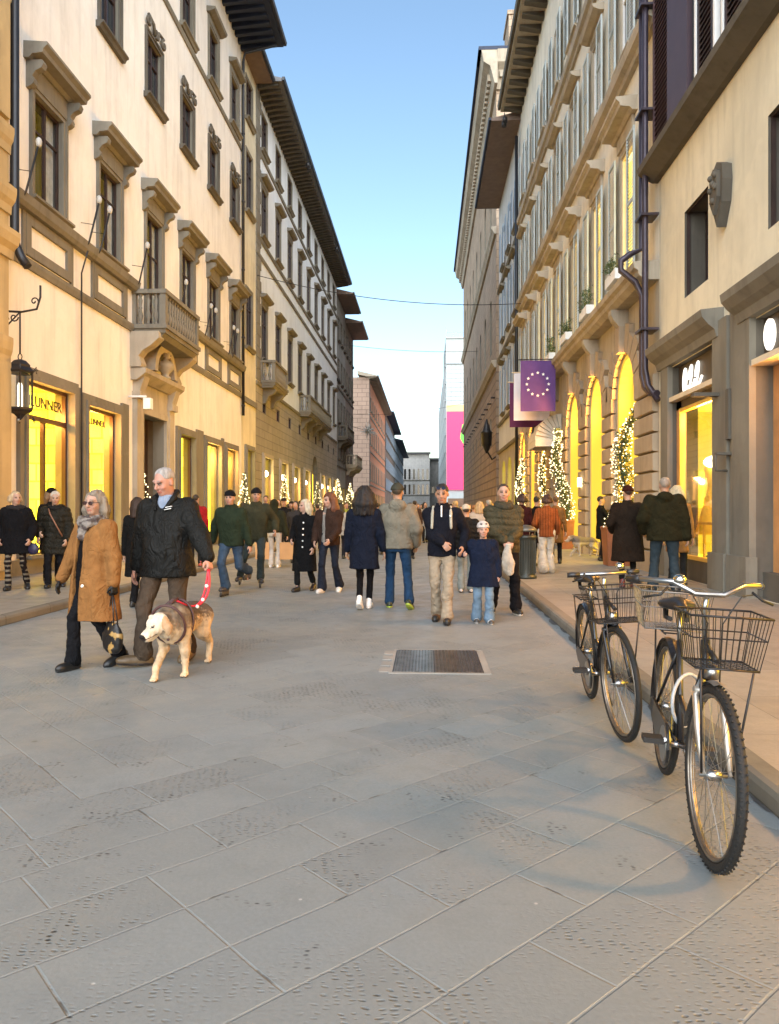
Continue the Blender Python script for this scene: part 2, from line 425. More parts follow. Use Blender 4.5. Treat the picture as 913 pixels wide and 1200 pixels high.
        WC[key] = {k: mb_.mesh(k if isinstance(k, str) else k[0], m_) for k, (mb_, m_) in me.items()}
    M = WC[key]; rl = Vector(rootloc(root))
    wo = put('window', M['window'], root, F(u, v, 0)-rl)
    for k, m in M.items():
        if k != 'window': put(k if isinstance(k, str) else k[0], m, wo)
    if label: wo['label'] = label
    return wo
def building(name, label, F, u0, u1, H, back=9.0, mat=PL1, holes=(), bands=(), depth=0.35, cat='building', zones=None, v0=0.0, rev=None):
    """a facade sheet with real openings in front of a closed body"""
    root = thing(name, label, cat, tuple(F((u0+u1)/2, 0, -back/2)))
    zones = zones or [(v0, H, mat)]
    for (a, b, m) in zones:
        mb = MB(F); hs = [h for h in holes if h[2] >= a-1e-6 and h[3] <= b+1e-6]
        wall_holes(mb, u0, u1, a, b, hs, depth)
        # flank walls
        for u in (u0, u1): mb.face([(u, a, 0), (u, b, 0), (u, b, -back), (u, a, -back)])
        mb.face([(u0, a, -back), (u1, a, -back), (u1, b, -back), (u0, b, -back)])
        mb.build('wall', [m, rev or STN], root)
    mb = MB(F); mb.face([(u0, H, 0), (u1, H, 0), (u1, H, -back), (u0, H, -back)]); mb.build('roof_deck', ROOFM, root)
    for (z, prof, m) in bands:
        mb = MB(F); mb.prism([(z+a, b) for a, b in prof], u0, u1); mb.build('string_course', m, root)
    return root
P_BAND = [(0, 0), (0, 0.06), (0.12, 0.09), (0.16, 0.09), (0.16, 0)]
P_LEDGE = [(0, 0), (0.0, 0.08), (0.08, 0.12), (0.14, 0.24), (0.22, 0.28), (0.25, 0.28), (0.28, 0)]
def eave(root, F, u0, u1, z, over, mat=SOFBR, edge=PIPEK, slope=0.25, mod=None, th=0.12, modm=STN):
    mb = MB(F); mb.prism([(z, -0.3), (z, over), (z+th, over+0.02), (z+th+slope*(over+1.5), -1.5), (z+th+0.2, -1.5), (z+0.05, -0.3)], u0, u1); e = mb.build('roof', mat, root)
    mb = MB(F); mb.prism([(z+th*0.3, over+0.022), (z+th*0.3, over+0.13), (z+th+0.05, over+0.16), (z+th+0.05, over+0.022)], u0, u1); mb.build('gutter', edge, root)
    if mod:
        n = int((u1-u0)/mod)
        mb = MB(F.local()); rl = Vector(rootloc(root))
        for k in range(1):
            c = 0; z_, z = z, 0
            mb.prism([(z-0.003, 0.0), (z-0.003, over*0.86), (z-0.10, over*0.86), (z-0.14, over*0.6), (z-0.24, 0.1), (z-0.24, 0.0)], c-mod*0.19, c+mod*0.19)
        z = z_; me = mb.mesh('modillion', modm)
        for k in range(n): put('modillion', me, root, F(u0+(k+0.5)*(u1-u0)/n, z, 0)-rl)
BALU = {}
def balustrade(parent, F, a, b, z, w, n, along='u', h=0.86, trim=STN):
    key = (tuple(F.W), trim.name, h)
    if key not in BALU:
        L = F.local(); m = MB(L)
        m.lathe((0, 0, 0), [(0, .055), (.05, .055), (.07, .03), (.12, .045), (.28*h+.02, .075), (.5*h, .035), (.56*h, .05), (.6*h, .035), (.80*h, .06), (.9*h, .032), (.95*h, .055), (h, .055)], 10)
        BALU[key] = m.mesh('baluster', trim)
    rl = Vector(rootloc(parent))
    for k in range(n):
        t = a+(b-a)*(k+0.5)/n
        p = F(t, z, w) if along == 'u' else F(w, z, t)
        put('baluster', BALU[key], parent, p-rl)
def balcony(root, F, u0, u1, z, over, n, ns=2, trim=STN, brackets=(), h=0.86):
    m = MB(F)
    m.box(u0, u1, z-0.14, z, 0, over); m.box(u0-0.05, u1+0.05, z-0.02, z+0.1, 0.0, over+0.05); m.prism([(z-0.14, 0), (z-0.14, over-0.05), (z-0.26, over-0.15), (z-0.26, 0)], u0+0.05, u1-0.05)
    b = m.build('balcony', trim, root)
    m = MB(F); zt = z+0.1+h
    m.box(u0-0.03, u1+0.03, zt, zt+0.12, over-0.19, over+0.03); m.box(u0-0.03, u0+0.19, zt, zt+0.118, 0, over-0.19); m.box(u1-0.19, u1+0.03, zt, zt+0.118, 0, over-0.19)
    for (x0, x1) in ((u0, u0+0.17), (u1-0.17, u1)): m.box(x0, x1, z+0.1, zt, over-0.17, over); m.box(x0+.01, x1-.01, z+0.1, zt, 0.0, 0.1)
    m.build('rail', trim, b)
    balustrade(b, F, u0+0.2, u1-0.2, z+0.1, over-0.08, n, 'u', h, trim)
    for uu in (u0+0.08, u1-0.08): balustrade(b, F, 0.1, over-0.18, z+0.1, uu, ns, 'w', h, trim)
    for c in brackets:
        q = MB(F); q.prism([(z-0.26, 0), (z-0.26, over*0.85), (z-0.36, over*0.88), (z-0.5, over*0.72), (z-0.6, over*0.4), (z-0.78, over*0.28), (z-0.95, over*0.2), (z-1.0, 0)], c-0.16, c+0.16); q.build('bracket', trim, b)
    return b
def shop_recess(root, F, a, b, c, d, emitm, frame=WOODR, mulls=(), transom=None, rec=0.16, room=0.9, name='shop_window', trim=None, tw=0.25, far=0.3):
    """opening a..b, c..d with a frame, glass and the lit room behind it"""
    m = MB(F); t = 0.07
    frame_ring(m, a+t, b-t, c+t, d-t, t, -rec, -rec+0.09)
    for x in mulls: m.box(x-0.05, x+0.05, c+t, (transom or d-t), -rec+0.002, -rec+0.086)
    if transom: m.box(a+t, b-t, transom, transom+0.1, -rec+0.002, -rec+0.094)
    o = m.build(name, frame, root)
    m = MB(F); m.face([(a, c, -rec+0.03), (b, c, -rec+0.03), (b, d, -rec+0.03), (a, d, -rec+0.03)]); m.build('pane', GLASS, o)
    m = MB(F); r2 = -rec-room
    m.face([(a-.3, c, r2), (b+far, c, r2), (b+far, d+.1, r2), (a-.3, d+.1, r2)])
    m.face([(a-.02, c, -rec), (a-.3, c, r2), (a-.3, d+.1, r2), (a-.02, d+.1, -rec)]); m.face([(b+.02, c, -rec), (b+far, c, r2), (b+far, d+.1, r2), (b+far, d+.1, -rec-.01), (b+far, c, -rec-.01)])
    m.face([(a-.3, c, r2), (b+far, c, r2), (b+far, c, -rec-.01), (a-.02, c, -rec)]); m.face([(a-.3, d+.1, r2), (b+far, d+.1, r2), (b+far, d+.1, -rec-.01), (a-.02, d+.1, -rec)])
    if far > .5: m.face([(b+.02, c, -rec-.01), (b+far, c, -rec-.01), (b+far, d+.1, -rec-.01), (b+.02, d+.1, -rec-.01)])
    m.build('lit_interior', emitm, o)
    if trim:
        m = MB(F); frame_ring(m, a, b, c, d, tw, 0.0, 0.09, False); frame_ring(m, a, b, c, d, tw*0.4, 0.09, 0.13, False); m.build('surround', trim, o)
    return o
def text_obj(name, txt, mat, size, loc, rot, parent=None, ext=0.01, xs=1.0):
    cu = bpy.data.curves.new(name, 'FONT'); cu.body = txt; cu.size = size; cu.extrude = ext; cu.align_x = 'CENTER'; cu.align_y = 'CENTER'
    tmp = bpy.data.objects.new(name, cu); COL.objects.link(tmp)
    dg = bpy.context.evaluated_depsgraph_get(); me = bpy.data.meshes.new_from_object(tmp.evaluated_get(dg))
    bpy.data.objects.remove(tmp); me.materials.clear(); me.materials.append(mat)
    o = bpy.data.objects.new(name, me); COL.objects.link(o)
    M = Matrix.Translation(loc) @ rot.to_4x4() @ Matrix.Diagonal((xs, 1, 1, 1))
    me.transform(M)
    if parent:
        me.transform(Matrix.Translation(-Vector(rootloc(parent)))); o.parent = parent
    return o
ROTL = Matrix(((0, 0, 1), (1, 0, 0), (0, 1, 0)))          # text on a wall facing +X (reads along +Y)
ROTR = Matrix(((0, 0, -1), (-1, 0, 0), (0, 1, 0)))        # text on a wall facing -X (reads along -Y)
# ------------------------------------------------------------------ street geometry: px, depth -> world
S_ = math.tan(YAW)
def PT(px, d): x = (px-500)/FPX*d; return (x, d+S_*x)
def PG(px, py, z=0.0): return PT(px, FPX*(CAMZ-z)/(py-598))
XL, XR, KL, KR, PVZ = -8.2, 4.9, -5.2, 1.62, 0.11
FL = Fr((XL, XL*S_, 0), (0,1,0), (1,0,0))
FR = Fr((XR, XR*S_, 0), (0,1,0), (-1,0,0))
def stones(name, col, joint, bw, bh, chev=False, rot=0.0, warm=(1.12, 1.0, 0.86), pits=True):
    m, nt, b = newmat(name)
    co = coords(nt)
    sep = nt.add('ShaderNodeSeparateXYZ'); nt.link(co, sep.inputs[0])
    if chev:
        ax = nt.math('ABSOLUTE', nt.math('ADD', sep.outputs[0], 1.7))
    else: ax = sep.outputs[0]
    cb = nt.add('ShaderNodeCombineXYZ'); nt.link(ax, cb.inputs[0]); nt.link(sep.outputs[1], cb.inputs[1])
    warp = nt.add('ShaderNodeTexNoise', Scale=0.6); nt.link(co, warp.inputs['Vector'])
    wv = nt.add('ShaderNodeVectorMath', _operation='SCALE'); nt.link(warp.outputs['Color'], wv.inputs[0]); wv.inputs['Scale'].default_value = 0.09
    va = nt.add('ShaderNodeVectorMath', _operation='ADD'); nt.link(cb.outputs[0], va.inputs[0]); nt.link(wv.outputs[0], va.inputs[1])
    v = mapping(nt, va.outputs[0], rot=(0, 0, rot))
    def brick(w, h, ms, vec, sm=0.1, off=0.5):
        br = nt.add('ShaderNodeTexBrick'); br.inputs['Scale'].default_value = 1; br.inputs['Brick Width'].default_value = w
        br.inputs['Row Height'].default_value = h; br.inputs['Mortar Size'].default_value = ms; br.inputs['Mortar Smooth'].default_value = sm
        br.offset = off; br.squash = 0.7; br.squash_frequency = 3
        br.inputs['Color1'].default_value = (0,0,0,1); br.inputs['Color2'].default_value = (1,1,1,1); br.inputs['Mortar'].default_value = (.5,.5,.5,1)
        nt.link(vec, br.inputs['Vector']); return br
    br = brick(bw, bh, 0.007, v, 0.7)
    slab = br.outputs['Color']; jf = br.outputs['Fac']
    big = nt.noise(co, 0.45, 6, 0.6); mid = nt.noise(co, 3.0, 6, 0.65); fine = nt.noise(co, 60, 4)
    c = nt.mix(nt.math('MULTIPLY', slab, 0.75), col, tuple(x*0.70 for x in col))
    c = nt.mix(nt.ramp(big, [(0.38, (0,0,0)), (0.65, (0.6,)*3)]), c, tuple(x*k for x, k in zip(col, warm)))
    c = nt.mix(nt.math('MULTIPLY', nt.ramp(mid, [(0.5, (0,0,0)), (0.72, (1,1,1))]), 0.3), c, tuple(x*0.6 for x in col))
    c = nt.mix(nt.math('MULTIPLY', fine, 0.6), c, tuple(x*0.5 for x in col))
    jn = nt.noise(co, 5.0, 4)
    c = nt.mix(nt.math('MULTIPLY', jf, nt.ramp(jn, [(0.35, (0.15,)*3), (0.65, (0.55,)*3)])), c, joint)
    bl = nt.noise(mapping(nt, co, loc=(9, 2, 0)), 0.8, 5, 0.62)
    c = nt.mix(nt.math('MULTIPLY', nt.ramp(bl, [(0.50, (0,0,0)), (0.62, (1,1,1))]), 0.38), c, tuple(x*0.62 for x in col))
    c = nt.mix(nt.math('MULTIPLY', nt.math('MULTIPLY', jf, nt.ramp(jn, [(0.58, (0,0,0)), (0.66, (1,1,1))])), 0.8), c, (0.05, 0.05, 0.048))
    h = nt.math('ADD', nt.math('MULTIPLY', fine, 0.10), nt.math('MULTIPLY', mid, 0.3))
    if pits:
        # rows of short chisel pits, deeper on some slabs than on others
        pw = nt.add('ShaderNodeTexNoise', Scale=9.0); nt.link(co, pw.inputs['Vector'])
        pv = nt.add('ShaderNodeVectorMath', _operation='SCALE'); nt.link(pw.outputs['Color'], pv.inputs[0]); pv.inputs['Scale'].default_value = 0.035
        pa = nt.add('ShaderNodeVectorMath', _operation='ADD'); nt.link(co, pa.inputs[0]); nt.link(pv.outputs[0], pa.inputs[1])
        vo = nt.add('ShaderNodeTexVoronoi', Scale=1.0, Randomness=0.38); nt.link(mapping(nt, pa.outputs[0], (26, 50, 1), (0, 0, R(-7))), vo.inputs['Vector'])
        pit = nt.ramp(vo.outputs['Distance'], [(0.16, (1,1,1)), (0.34, (0,0,0))])
        pn = nt.noise(co, 1.7, 4, 0.6)
        msk = nt.math('MULTIPLY', nt.ramp(slab, [(0.3, (0.10,)*3), (0.8, (1,1,1))]), nt.ramp(pn, [(0.47, (0.04,)*3), (0.62, (1,1,1))]))
        pm = nt.math('MULTIPLY', pit, msk)
        c = nt.mix(nt.math('MULTIPLY', pm, 0.6), c, tuple(x*0.22 for x in col))
        h = nt.math('SUBTRACT', h, nt.math('MULTIPLY', pm, 1.0))
        dk = nt.noise(co, 4.2, 2, 0.5)
        c = nt.mix(nt.math('MULTIPLY', nt.math('MULTIPLY', pit, nt.ramp(dk, [(0.64, (0,0,0)), (0.69, (1,1,1))])), 0.9), c, (0.01, 0.01, 0.01))
    # droppings and gum
    vs = nt.add('ShaderNodeTexVoronoi', Scale=3.4, Randomness=1.0); nt.link(co, vs.inputs['Vector'])
    c = nt.mix(nt.math('MULTIPLY', nt.ramp(vs.outputs['Distance'], [(0.012, (1,1,1)), (0.03, (0,0,0))]), 0.55), c, (0.5, 0.48, 0.44))
    vg = nt.add('ShaderNodeTexVoronoi', Scale=1.5, Randomness=1.0); nt.link(mapping(nt, co, loc=(3.3, 1.7, 0)), vg.inputs['Vector'])
    c = nt.mix(nt.math('MULTIPLY', nt.ramp(vg.outputs['Distance'], [(0.016, (1,1,1)), (0.035, (0,0,0))]), 0.6), c, (0.04, 0.038, 0.035))
    h = nt.math('SUBTRACT', h, nt.math('MULTIPLY', jf, 0.35))
    nt.link(c, b.inputs['Base Color'])
    bn = nt.add('ShaderNodeBump', Strength=0.7, Distance=0.014); nt.link(h, bn.inputs['Height']); nt.link(bn.outputs[0], b.inputs['Normal'])
    nt.link(nt.ramp(mid, [(0.3, (0.42,)*3), (0.7, (0.68,)*3)]), b.inputs['Roughness']); b.inputs['Specular IOR Level'].default_value = 0.35
    return m
ROADM = stones('paving_slabs', (0.205, 0.230, 0.238), (0.255, 0.27, 0.265), 0.72, 0.32, True, R(-45))
PAVEM = stones('pavement_slabs', (0.27, 0.255, 0.225), (0.12, 0.11, 0.1), 1.3, 0.75, False, R(90), pits=False)
KERBM = facade_mat('kerb_stone', (0.19, 0.17, 0.135), 0.3, bump=0.3, brick=(1.1, 0.9, 0.012, 0.3, 0.3))
GRNDM = simple('ground_stone', (0.2, 0.19, 0.17), 0.9)
def sheet(name, x0, x1, y0, y1, z, mat):
    m = MB(); m.face([(x0, z, y0), (x1, z, y0), (x1, z, y1), (x0, z, y1)]); o = m.build(name, mat); o['kind'] = 'structure'; return o
sheet('ground', -3000, 3000, -300, 4000, -0.03, GRNDM)
sheet('road', KL-0.3, KR+0.3, -8, 400, 0.0, ROADM)
for nm, x0, x1, kx, sg in (('pavement', XL-1.2, KL-0.14, KL, -1), ('pavement', KR+0.14, XR+1.2, KR, 1)):
    m = MB(); m.box(x0, x1, -0.02, PVZ, -8, 400); o = m.build(nm, PAVEM); o['kind'] = 'structure'
for kx, sg in ((KL, -1), (KR, 1)):
    m = MB(Fr((kx, 0, 0), (0,1,0), (-sg,0,0)))
    m.prism([(-0.02, 0.0), (PVZ-0.035, 0.0), (PVZ-0.008, -0.012), (PVZ+0.003, -0.04), (PVZ+0.003, -0.143), (-0.02, -0.143)], -8, 400)
    o = m.build('kerb', KERBM); o['kind'] = 'structure'
    # gutter grime line is dirt lying in the gutter
GUT = simple('gutter_dirt', (0.05, 0.048, 0.045), 0.75, var=0.6, scale=9)
m = MB(); random.seed(3)
y = 0.5
while y < 16:
    l = random.uniform(0.15, 0.5); wd = random.uniform(0.02, 0.06)
    m.poly([(KR-wd, y), (KR-0.002, y+0.02), (KR-0.002, y+l), (KR-wd*0.6, y+l-0.03), (KR-wd*1.1, y+l*0.5)], 0.002, 0.006) if False else m.face([(KR-wd, 0.004, y), (KR-0.001, 0.004, y-0.02), (KR-0.001, 0.004, y+l), (KR-wd*0.6, 0.004, y+l-0.03), (KR-wd*1.2, 0.004, y+l*0.5)])
    y += l+random.uniform(0.0, 0.25)
o = m.build('gutter_dirt', GUT); o['kind'] = 'stuff'

# manhole grate
mg = thing('drain_grate', 'rectangular cast iron drain grate set in a pale stone frame in the paving', 'drain grate', (0.07, 7.08, 0))
m = MB(); x0, x1, y0, y1 = -0.30, 0.50, 6.55, 7.60
for a, b, c, d in ((x0-.03, x0, y0, y1), (x1, x1+.06, y0, y1), (x0-.03, x1+.06, y0-.03, y0), (x0-.03, x1+.06, y1, y1+.03)): m.box(a, b, -0.01, 0.006 if b-a < .1 else 0.008, c, d)
for k in range(4): m.box(x0-.12, x0-.03, -0.01, 0.005, y0+0.03+k*0.27, y0+0.2+k*0.27)
m.build('frame', simple('grate_frame', (0.22, 0.215, 0.20), 0.6), mg)
m = MB(); m.box(x0, x1, -0.01, 0.003, y0, y1)
m.build('bed', LETK, mg)
for j, (xa, xb) in enumerate(((x0+.015, 0.06), (0.08, x1-.015))):
    m = MB()
    for k in range(13): u = xa+(xb-xa)*k/12; m.box(u-.007, u+.007, 0.003, 0.012, y0+.015, y1-.015)
    for k in range(27): v = y0+.015+(y1-y0-.03)*k/26; m.box(xa-.007, xb+.007, 0.003, 0.0105, v-.006, v+.006)
    m.build('cover', simple('cast_iron_%d' % j, ((0.16, 0.155, 0.15), (0.12, 0.09, 0.07))[j], 0.35, metal=0.7, var=0.4, scale=8), mg)

# ------------------------------------------------------------------ L1, cream palace with the balcony
cw = [16.3+3.15*k for k in range(6)]
holes = []
for k, c in enumerate(cw):
    holes += [(c-.62, c+.62, 7.92 if k != 2 else 6.62, 10.15), (c-.56, c+.56, 13.6, 15.4), (c-.56, c+.56, 17.7, 19.7)]
sh1 = [(15.3, 17.3, .45, 4.1), (18.05, 19.9, .45, 3.95), (21.6, 23.5, .12, 4.2), (24.8, 26.4, .45, 3.95), (27.8, 29.7, .45, 3.95), (30.6, 32.3, .45, 3.95)]
holes += sh1
L1 = building('palace', 'cream plaster palace with stone window hoods and a stone balcony over its door', FL, 14.5, 33.3, 22, mat=PL1, holes=holes)
for k, c in enumerate(cw):
    if k == 2: window(L1, FL, c, 6.62, 1.24, 3.53, hood='big', trim=STN, curtain='open')
    else: window(L1, FL, c, 7.92, 1.24, 2.23, hood='big', trim=STN, curtain='open')
    window(L1, FL, c, 13.6, 1.12, 1.8, hood='scroll', trim=STD, pane=BGLASS)
    window(L1, FL, c, 17.7, 1.12, 2.0, hood='small', trim=STN, pane=BGLASS)
for a, b in ((14.55, 21.0), (23.9, 33.3)):
    m = MB(FL); m.prism([(7.52, 0), (7.52, 0.14), (7.6, 0.2), (7.76, 0.24), (7.78, 0)], a, b); m.build('string_course', STN, L1)
    m = MB(FL); m.prism([(6.38, 0), (6.38, 0.05), (6.5, 0.08), (6.58, 0.08), (6.58, 0)], a, b); m.build('string_course', STN, L1)
m = MB(FL); m.prism([(17.3, 0), (17.3, 0.05), (17.4, 0.08), (17.46, 0.08), (17.46, 0)], 14.55, 33.3)
m.build('string_course', STN, L1)
for k, c in enumerate(cw):
    if k == 2: continue
    m = MB(FL); a, b = c-1.0, c+1.0; frame_ring(m, a+.22, b-.22, 6.85, 7.3, 0.2, 0, 0.06)
    for e in (c-1.03, c+1.03): m.box(e-.05, e+.05, 6.582, 7.518, 0.0, 0.05)
    m.build('panel_frame', STN, L1)
m = MB(FL); m.box(14.5, 33.3, PVZ, 0.42, 0.001, 0.07)
for a, b in ((15.3, 17.3), (18.05, 19.9), (24.8, 26.4), (27.8, 29.7), (30.6, 32.3)): m.box(a-.05, b+.05, 0.422, 0.5, 0, 0.2)
m.build('plinth', STN, L1)
for a, b in ((17.3+.3, 18.05-.3), (20.15, 20.6), (26.7, 27.5), (30.0, 30.3)): m = MB(FL); m.box(a, b, 0.42, 4.3, 0.0, 0.06); m.build('pilaster', STN, L1)
s = shop_recess(L1, FL, *sh1[0], YELS, mulls=(16.3,), transom=3.32, trim=STN, tw=0.26); s['label'] = 'brown framed display window with a lettered top light'
text_obj('lettering', 'MLUNNER', LETK, 0.33, FL(16.3, 3.72, -0.10), ROTL, s, xs=1.05)
s = shop_recess(L1, FL, *sh1[1], YELS, trim=STN, tw=0.26)
text_obj('lettering', 'MLUNNER', LETK, 0.22, FL(18.85, 3.62, -0.10), ROTL, s, xs=1.1)
m = MB(FL); m.box(21.5, 23.6, .12, 4.25, -3.0, -2.95); m.box(21.5, 21.55, .12, 4.25, -3, -.35); m.box(23.55, 23.6, .12, 4.25, -3, -.35); m.box(21.5, 23.6, 4.25, 4.3, -3, -.35); m.box(21.5, 23.6, .05, .12, -3, 0.02)
m.build('entrance_hall', simple('hall_wall', (0.16, 0.11, 0.06), 0.8), L1)
m = MB(FL); m.box(22.9, 22.98, .12, 4.2, -.6, -.5); m.box(22.98, 23.5, .12, 4.2, -.58, -.52); m.build('door', WOODB, L1)
for i, q in enumerate(sh1[3:]):
    s = shop_recess(L1, FL, *q, [YELS, YEL, YELS][i], trim=STN, tw=0.24, frame=STD if i else WOODR)
    m = MB(FL)
    a = q[0]
    if i == 0: m.box(a+.3, a+.75, 1.0, 2.9, -.75, -.7); m.build('banner', simple('banner_red', (0.5, 0.06, 0.03), 0.7), s); m = MB(FL); m.box(a, q[1], 3.0, 3.95, -.95, -.9); m.build('blind', simple('blind_dark', (0.05, 0.04, 0.03), 0.8), s)
    if i == 2: m.box(a+.35, a+.8, 0.9, 3.4, -.8, -.75); m.build('banner', MATS['banner_red'], s); m = MB(FL); m.box(a, q[1], 3.3, 3.95, -.95, -.9); m.build('blind', MATS['blind_dark'], s)
    if i == 1: m.ball((28.75, 3.35, -.6), 0.22); m.build('lamp', LAMPM, s)
# balcony door surround with lunette and bust
ds = MB(FL)
for c in (21.2, 23.85): ds.box(c-.22, c+.22, .12, 4.75, 0, .14); ds.box(c-.26, c+.26, 4.55, 4.75, .0, .24); ds.prism([(4.75, 0), (4.75, .2), (5.0, .28), (5.2, .34), (5.2, 0)], c-.2, c+.2)
frame_ring(ds, 21.6, 23.5, .12, 4.2, .16, .002, .1, False)
ds.prism([(5.05, 0), (5.05, .16), (5.15, .3), (5.25, .42), (5.38, .44), (5.38, 0)], 20.85, 24.2)
ds.box(21.42, 23.63, 4.36, 5.05, 0, .07)
d_ = ds.build('door_surround', STW, L1)
m = MB(FL)
for c in (21.0, 24.05): m.prism([(6.38, 0), (6.38, .8), (6.2, .82), (6.0, .6), (5.85, .35), (5.7, .24), (5.5, .32), (5.4, .3), (5.4, 0)], c-.2, c+.2)
N = 14
for k in range(N):
    a0, a1 = math.pi*k/N, math.pi*(k+1)/N
    cu, cv, r0, r1 = 22.55, 5.45, 0.72, 0.95
    m.poly([(cu+r0*math.cos(a0), cv+r0*math.sin(a0)*.95), (cu+r1*math.cos(a0), cv+r1*math.sin(a0)*.95), (cu+r1*math.cos(a1), cv+r1*math.sin(a1)*.95), (cu+r0*math.cos(a1), cv+r0*math.sin(a1)*.95)], 0.0, .42)
m.build('lunette', STW, d_)
m = MB(FL); m.lathe((22.75, 5.38, .32), [(0, .14), (.06, .15), (.1, .09), (.18, .12), (.3, .24), (.44, .27), (.52, .2), (.56, .09), (.62, .075)], 12); m.ball((22.75, 6.1, .36), (.1, .12, .14)); m.ball((22.75, 6.2, .32), (.115, .12, .1)); m.ball((22.75, 6.08, .48), (.02, .03, .03), 6, 4)
m.build('bust', STW, d_)
balcony(L1, FL, 20.95, 24.0, 6.5, .95, 12, 3, STN)
m = MB(FL); m.tube([(33.18, 21.9, 1.6), (33.18, 21.6, .2), (33.18, 21.2, .12), (33.18, 5.6, .12)], .065, 8)
for z in (6, 9, 12, 15, 18): m.lathe((33.18, z, .12), [(0, .08), (.08, .08)], 10)
m.build('downpipe', PIPEK, L1)
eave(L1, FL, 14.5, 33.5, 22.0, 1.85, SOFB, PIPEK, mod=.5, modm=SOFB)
m = MB(FL); m.tube([(17.62, 7.5, .28), (17.68, 7.0, .1), (17.68, 4.3, .1), (17.68, .5, .09)], .02, 6); m.build('cable', IRON, L1)
# L0, yellow stone corner of the next palace
FL0 = Fr((-7.95, -7.95*S_, 0), (0,1,0), (1,0,0))
YST = facade_mat('stone_yellow', (0.50, 0.38, 0.20), 0.25)
L0 = building('stone_palace', 'yellow carved stone facade corner with heavy mouldings behind the hanging lantern', FL0, 3, 14.32, 22, mat=YST)
for z, o in ((8.6, .10), (7.45, .14), (6.6, .2), (11.5, .14), (14.6, .12), (4.6, .08)): m = MB(FL0); m.prism([(z-.4, 0), (z-.4, o*.3), (z-.25, o*.4), (z-.15, o*.8), (z, o), (z+.1, o), (z+.14, 0)], 3, 14.32+o*.3); m.build('string_course', YST, L0)
m = MB(FL0); m.box(12.9, 14.2, 8.8, 11.1, .0, .1); m.build('pilaster', YST, L0); m = MB(FL0); m.box(12.9, 14.2, .3, 4.2, 0, .12); m.build('pilaster', YST, L0)
m = MB(FL0); m.tube([(14.42, 22, .06), (14.42, 6.6, .06), (14.45, 6.3, .16), (14.45, 6.1, .3)], .085, 8); m.build('downpipe', PIPEK, L0)
# ------------------------------------------------------------------ L2 narrow yellow house
c = 34.75
hs = [(c-.55, c+.55, 19.3, 21.1), (c-.55, c+.55, 15.1, 17.8), (c-.55, c+.55, 8.9, 11.5), (c-.7, c+.7, .12, 4.2)]
L2 = building('townhouse', 'narrow pale yellow house one window wide beside the black downpipe', FL, 33.35, 36.1, 21.9, mat=PL2, holes=hs)
for q in hs[:3]: window(L2, FL, c, q[2], 1.1, q[3]-q[2], trim=STN, pane=BGLASS)
shop_recess(L2, FL, *hs[3], YELS, frame=STD, trim=STN, tw=.2)
m = MB(FL); m.prism([(6.3, 0), (6.3, .08), (6.55, .08), (6.55, 0)], 33.35, 36.1); m.build('string_course', STN, L2)
eave(L2, FL, 33.55, 36.1, 21.9, .8, SOFBR, PIPEK)
# ------------------------------------------------------------------ L3 long white palace with bracketed cornice
cs = [38.0+3.55*k for k in range(9)]
holes = []
for k, c in enumerate(cs):
    holes += [(c-.6, c+.6, 19.4, 21.2), (c-.6, c+.6, 15.1, 17.5), (c-.6, c+.6, 9.0, 11.6), (c-.4, c+.4, 6.3, 6.95)]
sc3 = [38.7, 43.0, 47.1, 51.3, 59.0, 62.6, 66.4]
holes += [(c-1.0, c+1.0, .4, 4.1) for c in sc3] + [(54.0, 56.6, .12, 5.4, 'arch')]
holes = [h for h in holes]
L3 = building('palace', 'long white plaster palace with stone courses below and a deep bracketed cornice', FL, 36.1, 68.7, 22.3, holes=holes, zones=[(0, 7.6, RU3), (7.6, 22.3, PL3)])
for k, c in enumerate(cs):
    window(L3, FL, c, 19.4, 1.2, 1.8, trim=STN, pane=BGLASS, ft=.12)
    window(L3, FL, c, 15.1, 1.2, 2.4, trim=STN, pane=BGLASS, hood='small')
    window(L3, FL, c, 9.0, 1.2, 2.6, trim=STN, pane=BGLASS, hood='small')
    window(L3, FL, c, 6.3, .8, .65, style='bare', trim=STD, mull=False)
for z in (7.5, 13.8, 14.65, 18.9):
    m = MB(FL); m.prism([(z+a, b) for a, b in P_BAND], 36.1, 68.7); m.build('string_course', STN, L3)
m = MB(FL)
for k in range(26):
    z = 7.75+k*.55; m.box(36.12, 36.9 if k % 2 else 37.15, z, z+.52, 0, .05)
m.build('quoins', STN, L3)
for i, c in enumerate(sc3):
    s = shop_recess(L3, FL, c-1, c+1, .4, 4.1, YELS, frame=STD, trim=STW, tw=.2)
    m = MB(FL); m.ball((c, 3.3, -.1), .16 if i != 4 else .2); m.build('lamp', LAMPM, s)
m = MB(FL); m.box(54.0, 56.6, .1, 5.5, -.5, -.4); m.build('door', DARK, L3)
balcony(L3, FL, 37.1, 40.4, 7.75, .75, 14, 2, STN, (37.8, 39.7)); balcony(L3, FL, 48.4, 59.0, 7.75, .75, 44, 2, STN, (49.5, 52, 54.5, 57.5))
eave(L3, FL, 36.1, 68.9, 22.0, 1.25, simple('soffit_grey', (.12, .12, .125), .8), PIPEK, mod=.5, th=.16, modm=STD)
